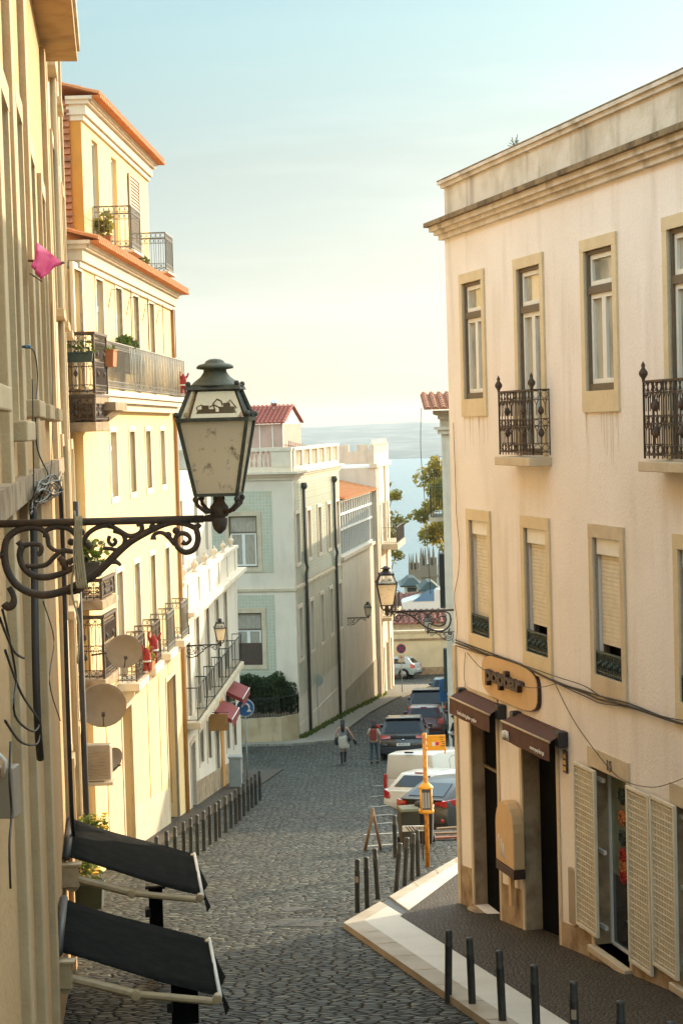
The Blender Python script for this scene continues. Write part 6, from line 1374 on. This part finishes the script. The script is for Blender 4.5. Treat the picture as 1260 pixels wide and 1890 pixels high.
        MB().box(-w+.42,w-.42,yr-.008,yr+.06,.86,.95).build('trim_band', m_plast, t); MB().box(-w+.05,w-.05,yr-.03,yr+.1,.28,.52).build('bumper', m_plast, t, .02); MB().box(-w+.22,w-.22,yr+.28,yr+.62,H-.03,H+.015).build('roof_spoiler', paint, t, .02)
        MB().box(-w+.08,-w+.30,yr-.02,yr,.60,.66).box(w-.30,w-.08,yr-.02,yr,.60,.66).build('reflectors', m_chrome, t)
    elif kind == 'coupe':
        for sx in (-1, 1): MB().hexa([(sx*(w-.02),yr-.01,.80),(sx*(w-.38),yr-.02,.86),(sx*(w-.40),yr+.1,.80),(sx*(w+.012),yr+.42,.84)], [(sx*(w-.01),yr-.0,.98),(sx*(w-.38),yr-.02,.93),(sx*(w-.40),yr+.12,1.0),(sx*(w+.012),yr+.5,1.02)]).build('tail_light', m_tail, t, .01); MB().ball((sx*(w-.16), yr+.055, .46), .085, 8).build('rear_fog_light', m_tail, t)
        MB().box(-w+.1,w-.1,yr-.02,yr+.12,.22,.42).build('bumper', m_plast, t, .02); MB().box(-w+.2,w-.2,yr-.05,yr+.12,.97,1.01).build('tail_spoiler', paint, t, .015); MB().box(-w+.46,w-.46,yr-.02,yr+.04,.86,.93).build('trim_band', m_plast, t)
    else:
        for sx in (-1, 1): MB().hexa([(sx*(w+.003),yr+.03,.72),(sx*(w-.24),yr-.01,.76),(sx*(w-.24),yr+.12,.76),(sx*(w+.003),yr+.25,.72)], [(sx*(w+.0),yr+.05,1.0),(sx*(w-.20),yr+.04,.92),(sx*(w-.20),yr+.2,.92),(sx*(w+.0),yr+.30,1.02)]).build('tail_light', m_tail, t, .01)
        MB().box(-w+.08,w-.08,yr-.02,yr+.1,.26,.42).build('bumper', m_plast, t, .02); MB().box(-.14,.14,yr+hb_[1]-.02,yr+hb_[1]+.04,H-.07,H-.045).build('brake_light', m_tail, t)
    pz = .62 if kind != 'coupe' else .66
    if kind != 'van':
        p_ = MB().box(-.26,.26,yr-.022,yr-.003,pz-.055,pz+.055).build('plate', m_plate, t)
        if plate: text(plate, .10, m_choc, p_, (0, yr-.024, pz), (R(90),0,0), ext=.001, sx=.95)
        MB().ball((0, yr-.005, .80), .05, 8).build('badge', m_chrome, t)
    return t
def paint(name, c, rough=.3, metal=.1, coat=.6): return mat(name, c, rough, metal=metal, coat=coat, fine=0)
pb_ = paint('paint_black', (.018,.017,.015)); pr_ = paint('paint_maroon', (.07,.014,.012), rough=.35, coat=.5); pd_ = paint('paint_charcoal', (.03,.032,.032)); pbl = paint('paint_blue', (.05,.13,.19)); plb = paint('paint_ice_blue', (.30,.38,.40)); pw = paint('paint_car_white', (.66,.62,.53), metal=0); pg = paint('paint_graphite', (.06,.055,.048), metal=.0, rough=.4, coat=.3)
c = hit(752, 1402); car('dark_suv', 'black SUV with lit red tail lights, first in the row of parked cars', 'car', c.x, c.y+2.2, .07, 4.45, 1.84, 1.62, pb_, 'suv', 1.04, '80-RZ-73')
c = P(789, 1375, 80.5); car('maroon_hatchback', 'maroon hatchback mostly hidden behind the black SUV', 'car', c.x, 81.5, .10, 3.9, 1.7, 1.5, pr_, 'hatch')
c = P(795, 1335, 88); car('dark_estate', 'dark tall estate car with a large rear window, behind the maroon car', 'car', c.x, 89.5, .10, 4.6, 1.85, 1.72, pd_, 'suv', 1.05)
c = P(816, 1285, 102); car('blue_hatchback', 'small blue car parked at the far end of the row', 'car', c.x+.3, 103, .10, 3.9, 1.7, 1.5, pbl, 'hatch')
c = hit(741, 1252); car('ice_blue_hatchback', 'pale blue hatchback parked side on before the cream end wall', 'car', c.x-.6, 126.3, -1.2, 3.7, 1.65, 1.5, plb, 'round', group='cars standing apart')
car('white_van', 'white delivery van parked nose away, tallest vehicle in the square', 'van', 3.05, 56, .62, 4.4, 1.82, 1.86, pw, 'van', 1.05, group='vehicles parked at an angle in the square')
car('white_hatchback', 'white hatchback with a dark rear window between the van and the graphite car', 'car', 2.96, 52.3, .72, 4.1, 1.76, 1.5, pw, 'round', group='vehicles parked at an angle in the square')
car('graphite_crossover', 'graphite coupe shaped crossover behind the yellow bus stop', 'car', 3.42, 49.0, .80, 4.35, 1.80, 1.52, pg, 'coupe', group='vehicles parked at an angle in the square', plate='AO-01-ZH')

# ================================================================ PEOPLE
def skin_body(name, joints, edges, m, parent, root=0, lev=2):
    me = bpy.data.meshes.new(name); me.from_pydata([j[:3] for j in joints], edges, []); o = bpy.data.objects.new(name, me); COL.objects.link(o); o.parent = parent
    me.materials.append(m); md = o.modifiers.new('skin', 'SKIN'); md.use_smooth_shade = True
    for i, j in enumerate(joints):
        sv = me.skin_vertices[0].data[i]; sv.radius = (j[3], j[4] if len(j) > 4 else j[3]); sv.use_root = (i == root)
    sb = o.modifiers.new('sub', 'SUBSURF'); sb.levels = sb.render_levels = lev; return o
def hand(mb, w, d, s):
    """palm and five curled fingers growing from the wrist w, pointing along d"""
    w, d = Vector(w), Vector(d).normalized(); side = Vector((s,0,0)); side = (side-d*side.dot(d)).normalized(); up = d.cross(side)
    mb.tube([w, w+d*.04, w+d*.09], [.022,.036,.034], 6, flat=1.0)
    for k, (o, l) in enumerate(((-.026,.062),(-.009,.075),(.009,.07),(.026,.055))):
        b = w+d*.085+up*o; mb.tube([b, b+d*l*.5, b+d*l*.8+side*.02*-1, b+d*l*.9+side*-.04], [.009,.0085,.008,.006], 5)
    b = w+d*.03+up*.03; mb.tube([b, b+up*.03+d*.02, b+up*.035+d*.05], [.011,.01,.008], 5)
def person(label, X, Y, head, h, pose, top, bot, shoes, hair, extras=None):
    t = thing('person', label, 'person', (X, Y, G(Y)), (0,0,-head)); s = h/1.70; v = lambda x, y, z: (x*s, y*s, z*s)
    la, ra, lf, rf = pose; lk = ((-.09+lf[0])/2, lf[1]*.5+.04, .50); rk = ((.09+rf[0])/2, rf[1]*.5+.04, .50)
    J = [(*v(0,0,.95),.14*s,.10*s), (*v(0,.005,1.12),.125*s,.09*s), (*v(0,0,1.33),.15*s,.10*s), (*v(0,-.005,1.43),.07*s,.065*s), (*v(0,0,1.50),.050*s), (*v(0,.012,1.58),.076*s,.088*s), (*v(0,.01,1.66),.066*s,.076*s),
         (*v(-.17,0,1.38),.05*s), (*v(*la[0]),.038*s), (*v(*la[1]),.026*s), (*v(.17,0,1.38),.05*s), (*v(*ra[0]),.038*s), (*v(*ra[1]),.026*s),
         (*v(-.09,0,.86),.082*s), (*v(*lk),.055*s), (*v(lf[0],lf[1],.10),.036*s), (*v(lf[0],lf[1]+.11,.035),.033*s), (*v(.09,0,.86),.082*s), (*v(*rk),.055*s), (*v(rf[0],rf[1],.10),.036*s), (*v(rf[0],rf[1]+.11,.035),.033*s)]
    E = [(0,1),(1,2),(2,3),(3,4),(4,5),(5,6),(2,7),(7,8),(8,9),(2,10),(10,11),(11,12),(0,13),(13,14),(14,15),(15,16),(0,17),(17,18),(18,19),(19,20)]
    skin_body('body', J, E, m_skin, t)
    hm = MB()
    for (e, w_), sx in ((la, -1), (ra, 1)): e, w_ = Vector(v(*e)), Vector(v(*w_)); hand(hm, w_, w_-e, sx)
    # ears, nose, brow, mouth ridge
    for sx in (-1, 1): hm.ball(v(sx*.078,.01,1.58), .018*s, 5, 1.6); hm.ball(v(sx*.03,.092,1.60), .010*s, 5)
    hm.tube([v(0,.09,1.60), v(0,.118,1.565), v(0,.09,1.56)], [.008*s,.014*s,.008*s], 5); hm.tube([v(-.025,.092,1.53), v(.025,.092,1.53)], .007*s, 5)
    hm.build('hands_and_face', m_skin, t)
    def shell(seg, m, name, grow=.012):
        jj = []; idx = {}
        for a in sorted({i for e in seg for i in e}): idx[a] = len(jj); j = J[a]; jj.append((j[0], j[1], j[2], j[3]+grow*s, (j[4] if len(j) > 4 else j[3])+grow*s))
        return skin_body(name, jj, [(idx[a], idx[b]) for a, b in seg], m, t)
    if top: shell([(0,1),(1,2),(2,7),(2,10)]+([(7,8),(10,11)] if top[1] > 0 else [])+([(8,9),(11,12)] if top[1] > 1 else []), top[0], 'top')
    if bot and bot[1] == 'trousers': shell([(0,13),(13,14),(14,15),(0,17),(17,18),(18,19)], bot[0], 'trousers', .016)
    if bot and bot[1] == 'skirt': 
        mb = MB().lathe([(.145*s,1.08*s),(.175*s,.98*s),(.20*s,.85*s),(.215*s,.70*s),(.225*s,.57*s)], (0,0,0), 14); mb.v = [(x+(.03 if z < .8*s else 0), y*.8, z+.03*math.sin(x*20)) for x, y, z in mb.v]; mb.build('skirt', bot[0], t)
        shell([(14,15),(15,16)], shoes, 'boots', .014); shell([(18,19),(19,20)], shoes, 'boots', .014)
    else:
        mb = MB()
        for fx_, fy_ in ((lf[0], lf[1]), (rf[0], rf[1])): mb.tube([v(fx_,fy_-.05,.05), v(fx_,fy_+.05,.045), v(fx_,fy_+.17,.03)], [.05*s,.05*s,.03*s], 8)
        mb.build('shoes', shoes, t)
    hb2 = MB(); hb2.lathe([(.001,.115*s),(.06*s,.10*s),(.088*s,.05*s),(.094*s,0),(.088*s,-.05*s),(.07*s,-.08*s)], v(0,-.012,1.605), 12)
    if hair == 'long': hb2.tube([v(0,-.05,1.62), v(0,-.09,1.50), v(.01,-.12,1.36), v(0,-.12,1.24)], [.08*s,.095*s,.085*s,.04*s], 8)
    if hair == 'bob': hb2.tube([v(0,-.04,1.62), v(0,-.07,1.50), v(0,-.08,1.44)], [.085*s,.09*s,.05*s], 8)
    hb2.build('hair', m_hair, t)
    if extras: extras(t, s, v)
    return t
m_gtop = mat('cloth_grey', (.24,.22,.22), .9); m_skirt = mat('cloth_cream', (.42,.37,.29), .9); m_denim = mat('cloth_denim', (.035,.06,.075), .9); m_pale = mat('cloth_pale', (.45,.36,.27), .9); m_dk = mat('cloth_black', (.02,.02,.02), .9)
def ex1(t, s, v):
    MB().tube([v(.15,-.12,1.38), v(.2,-.13,1.2), v(.24,-.06,1.02)], .012, 5).build('bag_strap', m_dk, t); MB().cbox(.25*s, -.04, .88*s, .12, .22, .17).build('shoulder_bag', m_dk, t, .03)
    MB().tube([v(.40,.02,.94), v(.46,.0,.84), v(.50,-.02,.74)], [.04,.07,.05], 7).build('dark_pouch', m_dk, t); MB().tube([v(-.26,.03,1.02), v(-.27,.02,.86), v(-.24,.0,.72)], [.05,.085,.06], 7).build('dark_jacket', m_dk, t)
b = hit(634, 1409); person('person in a grey top and cream skirt walking away, arms apart, dark bags', b.x, b.y, .05, 1.68, (((-.27,-.05,1.17),(-.25,.03,.97)), ((.30,-.03,1.18),(.42,.03,.96)), (-.06,-.10), (.05,.05)), (m_gtop, 0), (m_skirt, 'skirt'), m_dk, 'long', ex1)
def ex2(t, s, v):
    MB().hexa([v(-.15,-.26,1.0),v(.15,-.26,1.0),v(.15,-.10,1.0),v(-.15,-.10,1.0)], [v(-.12,-.22,1.42),v(.12,-.22,1.42),v(.12,-.10,1.42),v(-.12,-.10,1.42)]).build('backpack', mat('cloth_rust', (.22,.035,.02), .9, var=.4, vs_=12), t, .04)
    MB().tube([v(-.09,-.12,1.42), v(-.10,.0,1.46), v(-.10,.10,1.36)], .02, 5).tube([v(.09,-.12,1.42), v(.10,.0,1.46), v(.10,.10,1.36)], .02, 5).build('straps', m_dk, t); MB().tube([v(.05,.05,1.48), v(.15,.03,1.52), v(.24,0,1.45)], [.06,.08,.05], 7).build('red_scarf', m_red, t)
b = hit(691, 1409); person('person with a rust red backpack standing beside the black SUV', b.x, b.y, .12, 1.60, (((-.24,.02,1.15),(-.16,.16,1.12)), ((.25,-.02,1.14),(.24,.08,.92)), (-.12,-.04), (.12,.05)), (m_pale, 1), (m_denim, 'trousers'), m_dk, 'bob', ex2)
def ex3(t, s, v):
    MB().lathe([(.095*s,0),(.10*s,.03*s),(.07*s,.09*s),(.001,.11*s)], v(0,0,1.63), 10).tube([v(0,.06,1.64), v(0,.16,1.63)], [.06,.04], 6).build('cap', m_dk, t); MB().ball(v(-.14,.16,1.02), .09, 7).build('white_bag', m_letter, t)
b = P(838, 1365, 71.5); person('person in dark clothes and cap, half hidden at the cream house corner', b.x+.05, 71.5, -1.1, 1.7, (((-.22,.06,1.15),(-.12,.18,1.02)), ((.23,.04,1.15),(.14,.18,1.0)), (-.09,-.02), (.09,.05)), (m_dk, 2), (m_denim, 'trousers'), m_dk, 'bob', ex3)
# ================================================================ THINGS ON THE LEFT WALLS
def black_awning(yf, yn, z0, zo, proj, label):
    """retractable awning: fabric from the wall down to the front bar, two folding arms"""
    A, B = Vector((nx(yf), yf, z0)), Vector((nx(yn), yn, z0)); t = thing('black_awning', label, 'awning', B, 0, 'black retractable awnings on the tan building')
    q = lambda v: v-B
    u = (A-B).normalized(); out = Vector((1, .124*-1*-1, 0)).normalized(); out = Vector((.9924, .1231, 0))
    C, D = A+out*proj+Vector((0,0,zo-z0)), B+out*proj+Vector((0,0,zo-z0)); mb = MB(); n, m = 8, 6
    vs = []
    for i in range(n+1):
        for j in range(m+1):
            p = B.lerp(A, i/n).lerp(D.lerp(C, i/n), j/m); p = p+Vector((0,0,-.02*math.sin(math.pi*j/m)+.010*math.sin(i*2+j)+.006*math.sin(i*5))); vs.append(q(p)+out*.08)
    mb.add(vs, [(i*(m+1)+j, (i+1)*(m+1)+j, (i+1)*(m+1)+j+1, i*(m+1)+j+1) for i in range(n) for j in range(m)], True); o = mb.build('fabric', m_black, t); sd = o.modifiers.new('solid', 'SOLIDIFY'); sd.thickness = .01
    # hanging valance, blown aside at the far end
    mb = MB(); w = C-D
    for k in range(8):
        a, b = D+w*(k/8), D+w*((k+1)/8); f0, f1 = .05*math.sin(k*1.3), .05*math.sin((k+1)*1.3)
        mb.quad(q(a)+out*.1, q(b)+out*.1, q(b)+out*(.14+f1+.05*(k+1)/8)+Vector((0,0,-.22-.10*(k+1)/8)), q(a)+out*(.14+f0+.05*k/8)+Vector((0,0,-.22-.10*k/8)))
    o = mb.build('valance', m_black, t); sd = o.modifiers.new('solid', 'SOLIDIFY'); sd.thickness = .008
    MB().bar(q(D)+out*.09-u*.05, q(C)+out*.09+u*.03, .022, 8).build('front_bar', m_white, t)
    MB().bar(q(B)+out*.06-u*.05, q(A)+out*.06+u*.03, .05, 8).build('roller', m_irond, t)
    for e, (p0, p1) in enumerate(((B, D), (A, C))):
        dn = Vector((0,0,-.26)); mid = p0.lerp(p1, .52)+dn*.75; s_ = -u*.04 if e == 0 else u*-.10
        MB().bar(q(p0)+out*.12+dn+s_, q(mid)+s_, .05, 8).bar(q(mid)+s_, q(p1)+out*.02+Vector((0,0,-.05))+s_, .042, 8).lathe([(.055,-.06),(.055,.06)], q(mid)+s_, 10, axis='y').lathe([(.05,-.05),(.05,.05)], q(p1)+out*.06+s_+Vector((0,0,-.02)), 10, axis='y').build('folding_arm', m_alu, t, .004)
        MB().box(*(lambda c: (c.x-.02, c.x+.20, c.y-.09, c.y+.03, c.z-.36, c.z-.10))(q(p0)+s_)).box(*(lambda c: (c.x-.04, c.x+.24, c.y-.11, c.y+.05, c.z-.10, c.z-.07))(q(p0)+s_)).lathe([(.09,-.06),(.09,.05)], q(p0)+out*.12+dn+s_-Vector((0,0,.08)), 12, axis='y').build('mounting', m_alu, t, .006)
    return t
black_awning(24.7, 22.5, -5.22, -5.80, 1.62, 'black fabric awning, the farther and upper of the two at lower left'); black_awning(20.9, 18.8, -5.35, -5.92, 1.62, 'black fabric awning, nearest the camera at lower left')
# dark menu boards standing under the awnings
def board(px, py0, py1, Y, w, label):
    a = P(px, py0, Y); t = thing('menu_stand', label, 'stand', (a.x, Y, G(Y)), .1, 'dark stands under the awnings'); h = a.z-G(Y)
    MB().box(-w/2, w/2, -.03, .03, .12, h).build('board', m_black, t, .01); MB().box(-w/2+.05, w/2+.05, -.2, .2, 0, .05).box(-.03, .03, -.02, .02, .05, .119).build('foot', m_irond, t); MB().box(-w/2-.04, w/2+.04, -.04, .04, h+.001, h+.03).box(-w/2-.05, -w/2+.02, -.1, .1, h-.35, h-.25).build('frame', m_irond, t)
board(287, 1640, 1700, 23.9, .18, 'tall narrow black stand seen between the two awnings'); board(340, 1805, 1890, 20.2, .30, 'wide black stand below the nearer awning')
# flower troughs
W0 = lambda x, y, z: Vector((x, y, z))
p = P(168, 1560, 27.2); planter('planter', 'trough of yellow flowers on the wall above the farther black awning', W0, (p.x, 27.2, p.z-.1), .5, .25, .2, m_irond, m_leaf, 260, .24, .045, True)
p = P(165, 1668, 25.6); planter('planter', 'green pot with yellow flowers showing between the two black awnings', W0, (p.x, 25.6, p.z-.05), .42, .3, .32, m_irong, m_leaf, 200, .22, .045, True)
# satellite dishes
def dish(px, py, Y, r, yaw, label, arm=.5, tilt=.25):
    c = P(px, py, Y); t = thing('satellite_dish', label, 'satellite dish', c, (tilt, 0, yaw), 'beige satellite dishes on the narrow house')
    MB().lathe([(.001,.10*r),(r*.4,.07*r),(r*.75,-.03*r),(r,-.18*r),(r*1.02,-.18*r),(r*1.02,-.15*r),(r*.76,.02*r),(.001,.14*r)], (0,0,0), 24, axis='y').build('reflector', m_dish, t)
    MB().bar((0,-.16*r,-r*.95), (0,-r*.95,-.1*r), .012, 6).box(-.03, .03, -r*1.05, -r*.9, -.16*r, .0).build('receiver_arm', m_iron, t)
    MB().bar((0,.12*r,0), (-.02,.35*r,-.05), .02, 6).bar((-.02,.35*r,-.05), (-arm,.4*r,-.12), .018, 6).box(-.07, .07, .11*r, .2*r, -.09, .09).build('wall_mount', m_iron, t)
dish(229, 1200, 34.4, .33, R(12), 'uppermost and palest satellite dish, seen against the sunlit yellow wall', .6); dish(190, 1299, 33.8, .43, R(8), 'largest satellite dish, centred between the two others', .7); dish(204, 1402, 35.0, .26, R(50), 'smallest satellite dish, half behind the air conditioner', .4)
# air conditioner box
c = P(182, 1405, 33.6); ac = thing('air_conditioner', 'beige air conditioner box on a shelf below the largest satellite dish', 'air conditioner', c, .0)
MB().box(-.24,.24,-.15,.15,-.32,.32).build('casing', m_dish, ac, .02); mb = MB()
for k in range(8): mb.box(-.18,.18,-.158,-.151,-.24+k*.06,-.22+k*.06)
mb.build('grille', m_stonew, ac); MB().box(-.45,.28,-.2,.18,-.42,-.36).box(-.45,-.40,-.2,.18,-.8,-.42).build('shelf', m_lime, ac)
# magenta cloth on a rod
c = P(62, 470, 17.6); fl_ = thing('pink_cloth', 'bright magenta cloth drooping on a rod from an upper window', 'flag', (nx(17.6), 17.6, c.z))
n = 8; vs = []
A = [P(59, 492, 17.2), P(70, 447, 17.6), P(117, 484, 17.9), P(76, 516, 17.4)]
for i in range(n+1):
    for j in range(n+1):
        p = A[0].lerp(A[1], i/n).lerp(A[3].lerp(A[2], i/n), j/n); p = p+Vector((0, .05*math.sin(j*1.1+i*.6), .010*math.sin(i*1.5))); vs.append(p-fl_.location)
o = MB().add(vs, [(i*(n+1)+j, (i+1)*(n+1)+j, (i+1)*(n+1)+j+1, i*(n+1)+j+1) for i in range(n) for j in range(n)], True).build('cloth', m_pinkc, fl_); sd = o.modifiers.new('solid', 'SOLIDIFY'); sd.thickness = .006
MB().bar((0,0,-.05), P(119, 485, 17.9)-fl_.location, .012, 6).bar(P(56, 505, 17.2)-fl_.location, P(78, 519, 17.4)-fl_.location, .008, 5).build('rod', m_wood, fl_)
# wires and junctions on the near walls
def nearw(Y, z, off=.05): return Vector((nx(Y)+off, Y, z))
def npx(px, py, off=.12):
    r = ray(px, py); t = (-.80+off)/(r.x+.1227*r.y); return r*t
mb = MB()
for l, r in (([(46,640),(64,650),(70,700),(66,760),(70,830),(90,880),(78,925)], .008), ([(60,700),(62,800),(63,900),(62,935)], .007), ([(95,560),(97,700),(96,850),(88,900)], .006)):
    c = cable([npx(x, y) for x, y in l], r); mb.add(c.v, c.f, True)
tag(mb.build('loose_wire', m_cable), 'loose black wires running down the grey plaster from a blue clip', 'cable'); p = npx(50, 640); tag(MB().lathe([(.01,-.04),(.016,-.01),(.016,.03)], (0,0,0), 8, axis='x').build('blue_clip', mat('clip_blue', (.02,.12,.22), .4)), 'small blue plastic cable clip on the near wall', 'clip').location = p
mb = MB(); r = random.Random(8)
for k in range(14):
    pts = [npx(58+r.uniform(-2,4), 925+r.uniform(-10,25), .07+r.random()*.08)]+[npx(70+j*14+r.uniform(-5,5), 905-j*6+r.uniform(-18,30), .08+r.random()*.12) for j in range(4)]
    c = cable(pts, r.uniform(.006,.012)); mb.add(c.v, c.f, True)
tag(mb.build('cable_tangle', mat('cable_pale', (.22,.20,.16), .6, var=.8, col2=(.04,.035,.03), vs_=10)), 'tangled knot of pale and black cables on the near wall above the lantern arm', 'cables')
for l, r in (([(62,930),(64,1050),(66,1200),(70,1330),(75,1400)], .032), ([(112,900),(118,1050),(124,1250),(132,1480),(136,1540)], .028), ([(80,1110),(100,1180),(92,1260),(112,1330)], .006)):
    c = cable([npx(x, y, .12) for x, y in l], r, n=8); tag(c.build('black_conduit', m_cable), {.032: 'thick black conduit running down the nearest wall from the cable tangle', .028: 'long thinner black conduit by the edge of the grey plaster house', .006: 'slack thin wire between the two black conduits'}[r], 'conduit')
mb = MB()
for l in ([(5,1125),(18,1180),(30,1250),(28,1320),(62,1350),(72,1330),(40,1280),(10,1200)], [(0,1140),(25,1200),(45,1215)], [(10,1330),(40,1370),(70,1372),(74,1340)], [(20,1370),(18,1440),(22,1500),(18,1560),(20,1640)]):
    c = cable([npx(x, y, .13) for x, y in l], .009); mb.add(c.v, c.f, True)
tag(mb.build('looped_wire', m_cable), 'looping black wires and a hanging plug at the far lower left', 'cable')
p = npx(18, 1460, .08); jb = thing('junction_box', 'grey junction box with wires, at the lower left edge', 'junction box', p, -.12); MB().box(-.06,.05,-.08,.08,-.16,.16).build('casing', m_dish, jb, .01); MB().tube([(0,-.12,.12), (.03,-.16,.22), (-.05,-.15,.30)], .015, 6).build('wire_stub', m_letter, jb)
# white frame below the nearest awning bracket
# ================================================================ HAZE
hz_ = MB().box(-3000, 3000, -40, 7000, -112, 60).build('haze')
hm_ = bpy.data.materials.new('haze_air'); hm_.use_nodes = True; n_, l_ = hm_.node_tree.nodes, hm_.node_tree.links
n_.remove(n_['Principled BSDF']); pvv = n_.new('ShaderNodeVolumePrincipled'); pvv.inputs['Density'].default_value = 0.000065; pvv.inputs['Color'].default_value = (.80,.89,.97,1); pvv.inputs['Anisotropy'].default_value = .3
l_.new(pvv.outputs[0], n_['Material Output'].inputs['Volume']); hz_.data.materials.append(hm_); tag(hz_, kind='stuff')
